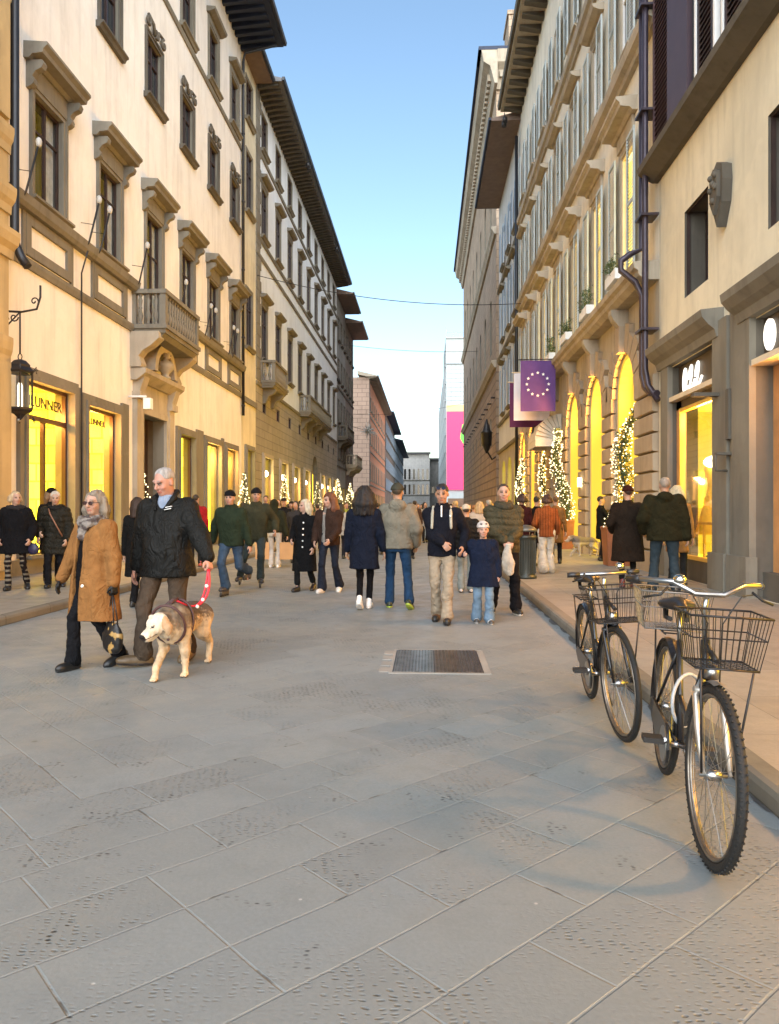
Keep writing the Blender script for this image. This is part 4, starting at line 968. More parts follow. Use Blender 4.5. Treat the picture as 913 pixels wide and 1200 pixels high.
# ------------------------------------------------------------------ smooth bodies: distance fields meshed in numpy
class Field:
    def __init__(s, lo, hi, h):
        s.lo = np.array(lo, float); s.h = h
        s.ax = [np.arange(lo[i], hi[i]+h, h, dtype=np.float32) for i in range(3)]
        s.f = np.full([len(a) for a in s.ax], 9.0, np.float32)
    def _do(s, blo, bhi, fn, k, op):
        sl = []
        for i in range(3):
            a = max(0, int((blo[i]-k-3*s.h-s.lo[i])/s.h)); b = min(len(s.ax[i]), int((bhi[i]+k+3*s.h-s.lo[i])/s.h)+2)
            if b <= a: return s
            sl.append(slice(a, b))
        X = s.ax[0][sl[0]][:, None, None]; Y = s.ax[1][sl[1]][None, :, None]; Z = s.ax[2][sl[2]][None, None, :]
        d = fn(X, Y, Z); c = s.f[tuple(sl)]
        if op == 'u':
            if k > 0: hh = np.clip(.5+.5*(d-c)/k, 0, 1); r = d*(1-hh)+c*hh-k*hh*(1-hh)
            else: r = np.minimum(c, d)
        else:
            if k > 0: hh = np.clip(.5-.5*(c+d)/k, 0, 1); r = c*(1-hh)-d*hh+k*hh*(1-hh)
            else: r = np.maximum(c, -d)
        s.f[tuple(sl)] = r; return s
    def cap(s, a, b, ra, rb, k=.02, op='u'):
        a = np.array(a, np.float32); b = np.array(b, np.float32); ba = b-a; L = float(ba@ba)+1e-9; R_ = max(ra, rb)
        def fn(X, Y, Z):
            px, py, pz = X-a[0], Y-a[1], Z-a[2]
            t = np.clip((px*ba[0]+py*ba[1]+pz*ba[2])/L, 0, 1)
            return np.sqrt((px-t*ba[0])**2+(py-t*ba[1])**2+(pz-t*ba[2])**2)-(ra+(rb-ra)*t)
        return s._do(np.minimum(a, b)-R_, np.maximum(a, b)+R_, fn, k, op)
    def ell(s, c, r, k=.02, op='u', M=None):
        c = np.array(c, np.float32); r = np.array(r, np.float32); Rm = float(max(r))
        ext = np.array([Rm]*3) if M is not None else r
        def fn(X, Y, Z):
            px, py, pz = X-c[0], Y-c[1], Z-c[2]
            if M is not None: px, py, pz = [px*M[0][i]+py*M[1][i]+pz*M[2][i] for i in range(3)]
            k0 = np.sqrt((px/r[0])**2+(py/r[1])**2+(pz/r[2])**2); k1 = np.sqrt((px/r[0]**2)**2+(py/r[1]**2)**2+(pz/r[2]**2)**2)+1e-6
            return k0*(k0-1)/k1
        return s._do(c-ext, c+ext, fn, k, op)
    def loft(s, prof, k=.03, op='u', p=2.3):
        """prof rows: z, cx, cy, rx, ry"""
        P = np.array(prof, np.float32); P = P[np.argsort(P[:, 0])]
        lo = [float((P[:, 1]-P[:, 3]).min()), float((P[:, 2]-P[:, 4]).min()), float(P[0, 0])]; hi = [float((P[:, 1]+P[:, 3]).max()), float((P[:, 2]+P[:, 4]).max()), float(P[-1, 0])]
        def fn(X, Y, Z):
            cx, cy, rx, ry = [np.interp(Z, P[:, 0], P[:, i]).astype(np.float32) for i in (1, 2, 3, 4)]
            k0 = (np.abs((X-cx)/rx)**p+np.abs((Y-cy)/ry)**p)**(1/p)
            return np.maximum((k0-1)*np.minimum(rx, ry), np.maximum(P[0, 0]-Z, Z-P[-1, 0]))
        return s._do(lo, hi, fn, k, op)
    def boxc(s, lo, hi, k=.005, op='s', M=None, c=(0,0,0)):
        lo = np.array(lo, np.float32); hi = np.array(hi, np.float32); ce = (lo+hi)/2; hf = (hi-lo)/2; c = np.array(c, np.float32)
        wc = c+(np.array(M) @ ce if M is not None else ce); ex = np.array([np.linalg.norm(hf)]*3) if M is not None else hf
        def fn(X, Y, Z):
            px, py, pz = X-c[0], Y-c[1], Z-c[2]
            if M is not None: px, py, pz = [px*M[0][i]+py*M[1][i]+pz*M[2][i] for i in range(3)]
            return np.maximum(np.maximum(np.abs(px-ce[0])-hf[0], np.abs(py-ce[1])-hf[1]), np.abs(pz-ce[2])-hf[2])
        return s._do(wc-ex, wc+ex, fn, k, op)
    def mesh(s):
        f = s.f; f[0] = f[-1] = 9; f[:, 0] = f[:, -1] = 9; f[:, :, 0] = f[:, :, -1] = 9
        g = f < 0
        nx, ny, nz = f.shape
        cnt = np.zeros((nx-1, ny-1, nz-1), np.int8)
        cs = [(i, j, k) for i in (0, 1) for j in (0, 1) for k in (0, 1)]
        for i, j, k in cs: cnt += g[i:nx-1+i, j:ny-1+j, k:nz-1+k]
        act = (cnt > 0) & (cnt < 8); I = np.argwhere(act)
        if len(I) == 0: return np.zeros((0, 3)), np.zeros((0, 4), int)
        idx = np.full(act.shape, -1, np.int32); idx[act] = np.arange(len(I))
        V = {c: f[I[:, 0]+c[0], I[:, 1]+c[1], I[:, 2]+c[2]] for c in cs}
        acc = np.zeros((len(I), 3)); n = np.zeros(len(I))
        for a in cs:
            for d in range(3):
                if a[d]: continue
                b = list(a); b[d] = 1; b = tuple(b)
                va, vb = V[a], V[b]; m = (va < 0) != (vb < 0)
                t = np.where(m, va/np.where(m, va-vb, 1), 0)
                p = np.tile(np.array(a, float), (len(I), 1)); p[:, d] = t
                acc[m] += p[m]; n[m] += 1
        P = s.lo+(I+acc/n[:, None])*s.h
        Q = []
        for d in range(3):
            e, h_ = [(1, 2), (2, 0), (0, 1)][d]
            sl0 = [slice(None)]*3; sl1 = [slice(None)]*3; sl0[d] = slice(0, -1); sl1[d] = slice(1, None)
            cr = g[tuple(sl0)] != g[tuple(sl1)]; J = np.argwhere(cr)
            J = J[(J[:, e] > 0) & (J[:, h_] > 0) & (J[:, e] < f.shape[e]-1) & (J[:, h_] < f.shape[h_]-1)]
            ins = g[tuple(sl0)][J[:, 0], J[:, 1], J[:, 2]]
            def cell(de, dh):
                K = J.copy(); K[:, e] -= de; K[:, h_] -= dh; return idx[K[:, 0], K[:, 1], K[:, 2]]
            q = np.stack([cell(1, 1), cell(0, 1), cell(0, 0), cell(1, 0)], 1)
            q[~ins] = q[~ins][:, ::-1]; Q.append(q)
        return P, np.concatenate(Q)
def vnorm(P, Q):
    a, b, c, d = [P[Q[:, i]] for i in range(4)]
    n = np.cross(c-a, d-b); N = np.zeros_like(P)
    for i in range(4): np.add.at(N, Q[:, i], n)
    return N/(np.linalg.norm(N, axis=1)[:, None]+1e-12)
def wob(P, amp, fr, seed=0, st=(1,1,1)):
    rs = np.random.RandomState(seed); r = np.zeros(len(P))
    for o in range(4):
        for _ in range(3):
            d = rs.normal(size=3)*np.array(st); d /= np.linalg.norm(d); r += np.sin(P@d*fr*(1.7**o)+rs.uniform(0, 6.3)+1.3*np.sin(P@rs.normal(size=3)*fr*.35))/(1.55**o)
    return r*amp/4
def smesh(name, F, mat, parent, scale=1.0, amp=0, fr=20, seed=0, st=(1,1,1), col=(.1,.1,.1), paint=None, ridge=None, smooth=1):
    P, Q = F.mesh()
    if len(P) == 0: return None
    if smooth:      # one light pass
        A = np.zeros_like(P); n = np.zeros(len(P))
        for i in range(4):
            np.add.at(A, Q[:, i], P[Q[:, (i+1) % 4]]); np.add.at(n, Q[:, i], 1); np.add.at(A, Q[:, i], P[Q[:, (i+3) % 4]]); np.add.at(n, Q[:, i], 1)
        P = P*.5+A/n[:, None]*.5
    if amp or ridge is not None:
        N = vnorm(P, Q); d = wob(P, amp, fr, seed, st) if amp else 0
        if ridge is not None: d = d+ridge(P, N)
        P = P+N*np.reshape(d, (-1, 1))
    C = np.tile(np.array([*col, 1.0], np.float32), (len(P), 1))
    if paint is not None: paint(P, C)
    P = P*scale
    me = bpy.data.meshes.new(name); me.vertices.add(len(P)); me.vertices.foreach_set('co', P.astype(np.float32).ravel())
    me.loops.add(len(Q)*4); me.loops.foreach_set('vertex_index', Q.astype(np.int32).ravel())
    me.polygons.add(len(Q)); me.polygons.foreach_set('loop_start', np.arange(0, len(Q)*4, 4, dtype=np.int32)); me.polygons.foreach_set('loop_total', np.full(len(Q), 4, np.int32))
    me.polygons.foreach_set('use_smooth', np.ones(len(Q), bool))
    me.update(calc_edges=True)
    at = me.color_attributes.new('col', 'FLOAT_COLOR', 'POINT'); at.data.foreach_set('color', C.ravel())
    me.materials.append(mat)
    o = bpy.data.objects.new(name, me); COL.objects.link(o)
    if parent: o.parent = parent
    return o
SKINM = attr_mat('skin', .55, sss=.06, noise=.06, spec=.25, gain=.64)
CLOTH = attr_mat('cloth', .9, bump=.25, bscale=160, noise=.3, spec=.1, gain=.72, folds=.45)
NYLON = attr_mat('cloth_shiny', .62, bump=.12, bscale=60, noise=.25, spec=.12, gain=.66, folds=.6)
HAIRM = attr_mat('hair', .55, bump=.8, bscale=60, noise=.5, aniso=(4, 4, .35), spec=.4)
LEATH = attr_mat('leather', .4, bump=.1, bscale=90, noise=.25, spec=.4)
FURM = attr_mat('fur', .85, bump=.5, bscale=110, noise=.25, aniso=(1.2, 1.2, .6))
def rotm(yaw=0, pitch=0, roll=0):
    """columns = head axes; pitch > 0 looks down, yaw > 0 turns towards +x (for a figure facing -y)"""
    return np.array((Matrix.Rotation(R(yaw), 3, 'Z') @ Matrix.Rotation(R(pitch), 3, 'X') @ Matrix.Rotation(R(roll), 3, 'Y')), np.float32)
def ik(a, t, l1, l2, pole):
    a = np.array(a, float); t = np.array(t, float); d = t-a; L = np.linalg.norm(d); mx = (l1+l2)*.998
    if L > mx: d = d/L*mx; t = a+d; L = mx
    if L < abs(l1-l2)+.02: L = abs(l1-l2)+.02
    u = d/np.linalg.norm(d); x = (l1*l1-l2*l2+L*L)/(2*L); hh = math.sqrt(max(0, l1*l1-x*x))
    p = np.array(pole, float); p = p-u*(p@u); p /= np.linalg.norm(p)+1e-9
    return a+u*x+p*hh, t
def person(label, px, d, yaw=0, H=1.75, w=1.0, feet=None, hands=None, head=(0, 0, 0), skin=(.56, .33, .22), hair=None, hat=None, top=None, legs=None, shoe=None,
           vox=.012, gz=0.0, group=None, extra=None, glasses=None, belly=0, cat='person', xy=None, gloves=None, palm=None, lean=0, kid=False, name='person'):
    """px, d: where the figure stands; yaw in degrees, 0 faces the camera's side of the street"""
    X, Y = xy if xy else PT(px, d)
    s = H/1.75; v = vox/s; root = thing(name, label, cat, (X, Y, gz), R(yaw), group)
    feet = feet or (((-.10, .02), 0, 0), ((.10, -.02), 0, 0))   # ((x, y[, ankle z]), yaw, pitch) right foot first (x < 0), left foot
    fz = [f[0][2] if len(f[0]) > 2 else .085 for f in feet]
    pz = min(.935, *[fz[i]+math.sqrt(max(.1, .845**2-(feet[i][0][0]-(-.09, .09)[i])**2-feet[i][0][1]**2)) for i in (0, 1)])
    dz = pz-.935
    hips = [np.array((-.088*w, 0, pz-.01)), np.array((.088*w, 0, pz-.01))]
    ank = []; knee = []
    for i in (0, 1):
        k_, a_ = ik(hips[i], (feet[i][0][0], feet[i][0][1], fz[i]), .43, .42, (math.sin(R(feet[i][1]))*.2, -1, .0)); knee.append(k_); ank.append(a_)
    ly = -math.sin(R(lean))*.5
    shz = 1.395+dz; sx = .175*(w*.6+.4)
    sh = [np.array((-sx, ly+.01, shz)), np.array((sx, ly+.01, shz))]
    hands = hands or ((-.26, -.03, .80), (.26, -.03, .80))
    elb = []; wr = []
    for i in (0, 1):
        hx = np.array(hands[i], float); hx[2] += dz
        pole = ((-1, 1)[i]*.45, .8, -.25)
        e_, w_ = ik(sh[i], hx, .285, .255, pole); elb.append(e_); wr.append(w_)
    lo = (min(-.34*w, *[p[0]-.16 for p in wr+ank]), min(-.3-belly, *[p[1]-.25 for p in wr+ank])+min(0, ly), -.02); hi = (max(.34*w, *[p[0]+.16 for p in wr+ank]), max(.3, *[p[1]+.2 for p in wr+ank]), 1.84+dz)
    NF = lambda l=lo, h=hi: Field(l, h, v)
    # --- head frame
    hs = 1.0 if not kid else 1.17
    HM = rotm(*head); piv = np.array((0, ly*1.05-.005, 1.545+dz)); up = 1.0
    def hp(x, y, z): return piv+HM@np.array((x*hs, y*hs, (z)*hs), np.float32)
    skinp = []
    B = NF()
    B.loft([(pz-.1, 0, 0, .14*w, .09), (pz+.1, 0, ly*.2, .13*w, .085), (1.2+dz, 0, ly*.6, .15*w, .09), (1.38+dz, 0, ly, .15*w, .08), (1.46+dz, 0, ly, .08, .06)], .02)
    B.cap((0, ly+.015, 1.42+dz), hp(0, .02, .03), .062*(w*.5+.5), .053, .02)
    c0 = .10   # head centre above the pivot
    B.ell(hp(0, .018, c0+.035), (.076*hs, .093*hs, .088*hs), .02, M=HM)
    B.ell(hp(0, -.018, c0-.02), (.063*hs*(w*.3+.7), .074*hs, .088*hs), .03, M=HM)
    B.ell(hp(0, -.055, c0-.085), (.033*hs, .028*hs, .024*hs), .03, M=HM)
    for sg in (-1, 1):
        B.ell(hp(.03*sg, -.098, c0+.012), (.019*hs, .011*hs, .011*hs), .012, 's', HM)
        B.ell(hp(.078*sg, .012, c0-.008), (.011*hs, .019*hs, .031*hs), .006, M=HM)
        B.cap(hp(.047*sg, -.075, c0+.036), hp(.014*sg, -.088, c0+.032), .010, .010, .012)
        B.ell(hp(.042*sg, -.066, c0-.028), (.018*hs, .016*hs, .016*hs), .02, M=HM)
        if vox < .011: B.ell(hp(.03*sg, -.082, c0+.010), (.0135*hs, .012*hs, .011*hs), .002, M=HM)
    B.cap(hp(0, -.088, c0+.022), hp(0, -.112, c0-.022), .008, .0135, .012); B.ell(hp(0, -.100, c0-.028), (.019, .012, .009), .01, M=HM)
    B.ell(hp(0, -.086, c0-.056), (.025*hs, .011*hs, .0075*hs), .006, M=HM); B.ell(hp(0, -.083, c0-.068), (.02*hs, .011*hs, .0075*hs), .006, M=HM)
    # --- arms and hands with fingers
    for i in (0, 1):
        sg = (-1, 1)[i]
        B.cap((0, ly, shz-.02), sh[i]*np.array((.8, 1, 1)), .06, .05, .04)
        B.cap(sh[i], elb[i], .045, .036, .02); B.cap(elb[i], wr[i], .037, .026, .02)
        f = wr[i]-elb[i]; f /= np.linalg.norm(f)
        if palm and palm[i] is not None: n = np.array(palm[i][0], float); f = f*.4+np.array(palm[i][1], float)*.6; f /= np.linalg.norm(f); curl = palm[i][2]
        else: n = np.array((-sg, 0.15, -.05)); curl = 28
        n = n-f*(n@f); n /= np.linalg.norm(n); side = np.cross(n, f); side *= 1 if side@np.array((0, -1, .3)) > 0 else -1
        ks = .85 if kid else 1.0
        fr_ = max(.0088, v*1.05)
        for j, (o, L) in enumerate(((.031, .070), (.0105, .078), (-.010, .073), (-.030, .058))):
            b0 = wr[i]+side*o*.5*ks; b1 = wr[i]+f*.088*ks+side*o*ks
            B.cap(b0+f*.01, b1, .017, .0125, .010)
            c1 = R(curl*.7); c2 = R(curl*1.9)
            m1 = b1+(f*math.cos(c1)+n*math.sin(c1))*L*.5*ks; m2 = m1+(f*math.cos(c2)+n*math.sin(c2))*L*.5*ks
            B.cap(b1, m1, fr_*1.05, fr_, .003); B.cap(m1, m2, fr_, fr_*.85, .003)
        t0 = wr[i]+f*.025*ks+side*.022*ks; t1 = t0+(f*.62+side*.62+n*.35)*.05*ks; t2 = t1+(f*.9+side*.15+n*.35)*.033*ks
        B.cap(t0, t1, .0155, .0115, .01); B.cap(t1, t2, .0112, .0092, .004)
    for i in (0, 1):
        B.cap(hips[i], knee[i], .06, .04, .03); B.cap(knee[i], ank[i], .04, .03, .02)
        fy = R(feet[i][1]); fp = R(feet[i][2]); fd = np.array((math.sin(fy)*math.cos(fp), -math.cos(fy)*math.cos(fp), -math.sin(fp)))
        B.cap(ank[i]+np.array((0, 0, -.035)), ank[i]+fd*.13+np.array((0, 0, -.045)), .03, .024, .02)
    brow = tuple(c*.35+k*.38 for c, k in zip((hair or {}).get('col', (.05, .03, .02)), skin)); eye_on = vox < .02
    def paintb(P, C):
        q = (P-piv)@HM/hs; z = q[:, 2]-c0
        fr = q[:, 1] < -.045
        m = fr & (np.abs(q[:, 0]) < .026) & (np.abs(z+.062) < .0125); C[m, :3] = np.array(skin)*(.85, .58, .56)
        m = fr & (np.abs(np.abs(q[:, 0])-.043) < .02) & (np.abs(z+.03) < .02); C[m, :3] *= (1.02, .93, .92)
        if eye_on:
            e = 1
            m = fr & (np.abs(np.abs(q[:, 0])-.03) < .019*e) & (np.abs(z-.038) < .006*e); C[m, :3] = brow
            m = fr & (np.abs(np.abs(q[:, 0])-.03) < .0155*e) & (np.abs(z-.011) < .0075*e); C[m, :3] = (.26, .2, .17) if vox < .009 else tuple(k*.22 for k in skin)
            m = fr & (np.abs(np.abs(q[:, 0])-.03) < .0065*e) & (np.abs(z-.011) < .0075*e); C[m, :3] = (.03, .02, .015)
            m = fr & (np.abs(np.abs(q[:, 0])-.03) < .017) & (np.abs(z-.0195) < .003); C[m, :3] = (.05, .03, .025)
        if hair and hair.get('stubble'):
            m = fr & (z < -.03) & ~((np.abs(q[:, 0]) < .022) & (np.abs(z+.062) < .01)); C[m, :3] = C[m, :3]*.5+np.array(hair['col'])*.3
        if gloves is not None:
            for i in (0, 1):
                if gloves[i]: 
                    m = ((P-elb[i])@((wr[i]-elb[i])/np.linalg.norm(wr[i]-elb[i])) > .2) & (np.linalg.norm(P-wr[i], axis=1) < .24) & (P[:, 2] < 1.2+dz); C[m, :3] = gloves[i]
    smesh('body', B, SKINM, root, s, col=skin, paint=paintb, smooth=0 if vox < .011 else 1)
    # --- trousers / leggings
    lg = dict(col=(.03, .03, .04), r=1.0, cuff=.06, mat=CLOTH, k=.03, amp=.007); lg.update(legs or {})
    T = NF(); q = lg['r']
    T.loft([(pz-.12, 0, .0, .155*w*min(q, 1.05), .105), (pz-.02, 0, .008, .17*w, .12), (pz+.1, 0, ly*.2, .15*w, .105), (pz+.16, 0, ly*.2, .145*w, .10)], .02)
    for i in (0, 1):
        T.cap(hips[i], knee[i], .088*q*(w*.5+.5), .063*q, .025)
        e = ank[i]+(ank[i]-knee[i])/np.linalg.norm(ank[i]-knee[i])*lg.get('drop', -.01)
        if lg.get('crop'): e = knee[i]+(ank[i]-knee[i])*lg['crop']
        T.cap(knee[i], e, .06*q, lg['cuff'], .025)
    smesh('leggings' if lg.get('tight') else 'trousers', T, lg['mat'], root, s, amp=lg['amp'], fr=26, seed=int(px*7) % 97, st=(1, 1, 2.2), col=lg['col'], paint=lg.get('paint'))
    # --- shoes
    so = dict(col=(.02, .02, .02), sole=(.02, .02, .02), h=.0, mat=LEATH, l=1.0); so.update(shoe or {})
    for i in (0, 1):
        S = Field(ank[i]-np.array((.22, .26, .14)), ank[i]+np.array((.22, .22, .22)), v*.8)
        fm = rotm(feet[i][1], feet[i][2]); o = lambda x, y, z: ank[i]+fm@np.array((x, y, z), np.float32)
        L = so['l']
        S.ell(o(0, -.06*L, -.045), (.050, .145*L, .047), .02, M=fm); S.ell(o(0, -.13*L, -.05), (.047, .065*L, .042), .02, M=fm); S.ell(o(0, .03, -.03), (.037, .05, .055), .03, M=fm); S.cap(o(0, 0.01, .0), o(0, .015, .04+so['h']), .04, .042, .02)
        S.ell(o(0, -.055*L, -.072), (.05, .15*L, .02), .004, M=fm)
        S.boxc((-.3, -.4, -.4), (.3, .4, -.086), .004, 's', fm, ank[i])
        def pts(P, C, i=i, fm=fm):
            z = ((P-ank[i])@fm)[:, 2]; C[z < -.062, :3] = so['sole']
            if so.get('toe'): y = ((P-ank[i])@fm)[:, 1]; C[(y < -.13) & (z > -.062), :3] = so['toe']
        smesh('shoe', S, so['mat'], root, s, col=so['col'], paint=pts)
    # --- top layers
    for n_, g in enumerate(top if isinstance(top, list) else [top or {}]):
        t = dict(kind='jacket', col=(.02, .02, .025), hem=.82, fat=1.0, flare=0, mat=CLOTH, amp=.008, sleeve=True, collar=.05, cr=.075, puff=None, sl=1.0, fr=20); t.update(g)
        J = NF(); a = t['fat']; b_ = belly
        if t['hem'] > pz-.15: ctr = []
        hem = t['hem']+dz; fl = t['flare']
        rows = [(hem, 0, 0, (.165+fl)*w*a, (.125+fl*.7)*a+b_*.5)]
        if hem < pz-.1: rows.append((pz-.02, 0, ly*.1, (.165+fl*.4)*w*a, (.125+fl*.3)*a+b_*.8))
        rows += [(max(hem+.06, pz+.12), 0, ly*.35-b_*.3, t.get('waist', .155)*w*a, .118*a+b_*.8), (1.24+dz, 0, ly*.7, .175*w*a, .125*a+b_*.3), (1.35+dz, 0, ly, .175*(w*.7+.3)*(a*.6+.4), .115*a), (1.42+dz, 0, ly+.01, .125*(w*.6+.4)*(a*.5+.5), .09*a), (1.455+dz, 0, ly+.012, .095, .08), (1.49+dz, 0, ly+.012, .072, .068)]
        J.loft(rows, .03)
        if t['sleeve']:
            for i in (0, 1):
                r1 = .066*(a*.7+.3)*t['sl']*(w*.4+.6)
                J.cap((0, ly+.01, shz+.005), sh[i]*np.array((.92, 1, 1)), .085, r1*.97, .05); J.cap(sh[i], elb[i], r1, r1*.84, .03)
                f = wr[i]-elb[i]; J.cap(elb[i], elb[i]+f*.96, r1*.84, r1*.68, .02)
        if t['collar']:
            J.loft([(1.45+dz, 0, ly+.01, t['cr']+.02, t['cr']+.01), (1.48+dz+t['collar'], 0, ly-.0, t['cr'], t['cr'])], .02)
            J.loft([(1.5+dz, 0, ly-.01, t['cr']-.018, t['cr']-.018), (1.6+dz+t['collar'], 0, ly-.012, t['cr']-.012, t['cr']-.012)], .004, 's')
        if t.get('open'):
            x0, x1, x2, x3 = t['open']   # top and hem edges of the open front
            J.loft([(hem-.1, (x2+x3)/2, -.42, (x3-x2)/2, .42), (1.3+dz, (x0+x1)/2, -.42, (x1-x0)/2, .42), (1.56+dz, (x0+x1)/2, -.42, (x1-x0)/2+.02, .42)], .01, 's', p=6)
        if t.get('vee'):
            for sg in (-1, 1): J.cap((sg*.012, ly-.15, 1.47+dz), (0, ly-.16, 1.47-t['vee']+dz), .07, .012, .01, 's')
        if t.get('hood'):
            J.ell((0, ly+.10, 1.47+dz), (.12, .075, .09), .03); J.ell((0, ly+.03, 1.5+dz), (.105, .10, .055), .02)
        rg = None
        if t['puff']:
            f0 = t['puff']
            def rg(P, N, f0=f0): return .012*np.abs(np.sin(P[:, 2]*math.pi/f0+.4*np.sin(P[:, 0]*9)))-.005
        smesh(t['kind'], J, t['mat'], root, s, amp=t['amp'], fr=t['fr'], seed=n_*13+int(px) % 89, st=(1, 1, .6), col=t['col'], paint=t.get('paint'), ridge=rg)
    # --- hair, hat
    if hair and hair.get('style') != 'bald':
        st = hair['style']; Hh = NF(); e = hair.get('vol', .0)
        Hh.ell(hp(0, .025, c0+.045), ((.082+e)*hs, (.096+e)*hs, (.09+e)*hs), .01, M=HM)
        if st in ('long', 'bob', 'bun', 'pony'):
            ln = {'long': hair.get('len', .34), 'bob': .12, 'bun': .02, 'pony': .02}[st]
            for k in range(9):
                an = math.pi*(.02+.96*k/8); rx, ry = .075+e, .082+e
                a0 = hp(rx*math.cos(an), .02+ry*math.sin(an), c0+.03); fl_ = 1.12
                b0 = hp(rx*fl_*math.cos(an), .015+ry*1.15*math.sin(an)-.0, c0-.02-ln*.35); c1 = hp(rx*(1.25+e*4)*math.cos(an), .02+ry*1.3*math.sin(an), c0-.05-ln*(1 if k not in (0, 8) else .8))
                Hh.cap(a0, b0, .032, .036+e*.5, .03)
                if ln > .05: Hh.cap(b0, c1, .036+e*.5, .022, .03)
        if st == 'bun': Hh.ell(hp(0, .125, c0+.07), (.045, .04, .04), .01, M=HM)
        if st == 'pony': Hh.cap(hp(0, .12, c0+.06), hp(0, .15, c0-.16), .03, .02, .02)
        lim = hair.get('line', .078)
        if hair.get('thin'): lim = .09
        Hh.boxc((-.062, -.3, -.3), (.062, -.048, c0+lim), .02, 's', HM, piv) if hs == 1 else Hh.boxc((-.07, -.3, -.3), (.07, -.055, (c0+lim)*hs), .02, 's', HM, piv)
        if st in ('short', 'buzz'):
            Hh.boxc((-.2, -.3, -.4), (.2, .045, c0+.03), .015, 's', HM, piv); Hh.boxc((-.2, -.3, -.5), (.2, .3, c0-.045), .02, 's', HM, piv)
        smesh('hair', Hh, HAIRM, root, s, amp=.004 if st in ('short', 'buzz') else .013, fr=46, seed=3, st=(2, 2, .35), col=hair['col'], paint=hair.get('paint'))
    if hat:
        K = NF(); kd = hat['kind']
        if kd == 'beanie':
            K.ell(hp(0, .015, c0+.05), (.094*hs, .108*hs, .098*hs), .01, M=HM); K.boxc((-.2, -.2, -.3), (.2, .2, (c0+.038)*hs-.0), .01, 's', HM, piv)
            K.ell(hp(0, .012, c0+.052), (.1*hs, .114*hs, .028*hs), .008, M=HM)
            if hat.get('pom'): K.ell(hp(0, .02, c0+.165), (.04, .04, .04), .005, M=HM)
        elif kd == 'cap':
            K.ell(hp(0, .012, c0+.05), (.09*hs, .104*hs, .085*hs), .01, M=HM); K.boxc((-.2, -.2, -.3), (.2, .2, c0+.045), .008, 's', HM, piv)
            K.ell(hp(0, -.10, c0+.05), (.07, .075, .009), .006, M=HM)
        elif kd == 'hood':
            K.ell(hp(0, .03, c0+.02), (.118, .12, .135), .01, M=HM); K.ell(hp(0, -.10, c0-.0), (.075, .11, .10), .02, 's', HM); K.cap(hp(0, .05, c0-.06), (0, ly+.04, 1.45+dz), .10, .12, .03)
        smesh('hood' if kd == 'hood' else 'hat', K, CLOTH, root, s, amp=.003, fr=50, col=hat['col'], paint=hat.get('paint'))
    ctx = dict(root=root, s=s, wr=wr, elb=elb, hp=hp, dz=dz, ly=ly, pz=pz, NF=NF, HM=HM, c0=c0, piv=piv, ank=ank, knee=knee, sh=sh)
    if glasses:
        m = MB()
        def gp(x, y, z): p = hp(x, y, z); return (p[0]*s, p[2]*s, p[1]*s)
        for sg in (-1, 1):
            m.tube([gp(sg*.033+.022*math.cos(a*.5236), -.104, c0+.008+.017*math.sin(a*.5236)) for a in range(12)], .0028, 5, closed=True)
            m.tube([gp(sg*.056, -.102, c0+.014), gp(sg*.078, -.06, c0+.014), gp(sg*.082, .02, c0+.008)], .0025, 5)
            if glasses == 'dark': m.face([gp(sg*.033+.022*math.cos(a*.5236), -.104, c0+.008+.017*math.sin(a*.5236)) for a in range(12)])
        m.tube([gp(-.012, -.106, c0+.012), gp(.012, -.106, c0+.012)], .0025, 5)
        m.build('glasses', simple('glasses_frame', (.03, .008, .006), .2) if 'glasses_frame' not in MATS else MATS['glasses_frame'], root, off=(0,0,0))
    if extra: extra(ctx)
    return ctx
def scarf(ctx, col, amp=.012, big=1.0, paint=None, name='scarf', drop=0):
    K = ctx['NF'](); dz, ly = ctx['dz'], ctx['ly']
    for k in range(14):
        a = 2*math.pi*k/14; b = 2*math.pi*(k+1)/14; r = .085*big
        K.cap((r*math.cos(a), ly-.005+r*math.sin(a), 1.485+dz-.02*math.sin(a)*-1), (r*math.cos(b), ly-.005+r*math.sin(b), 1.485+dz+.02*math.sin(b)), .036*big, .036*big, .02)
    if drop: K.cap((.03, ly-.11, 1.45+dz), (.0, ly-.135, 1.45-drop+dz), .045, .03, .03); K.cap((-.05, ly-.11, 1.45+dz), (-.02, ly-.13, 1.45-drop*.8+dz), .05, .035, .03)
    return smesh(name, K, CLOTH, ctx['root'], ctx['s'], amp=amp, fr=50, col=col, paint=paint)
def wpt(ctx, p):
    """figure coordinates -> world"""
    r = ctx['root']; c, s_ = math.cos(r.rotation_euler.z), math.sin(r.rotation_euler.z); x, y, z = [q*ctx['s'] for q in p]
    return (r.location.x+c*x-s_*y, r.location.y+s_*x+c*y, r.location.z+z)
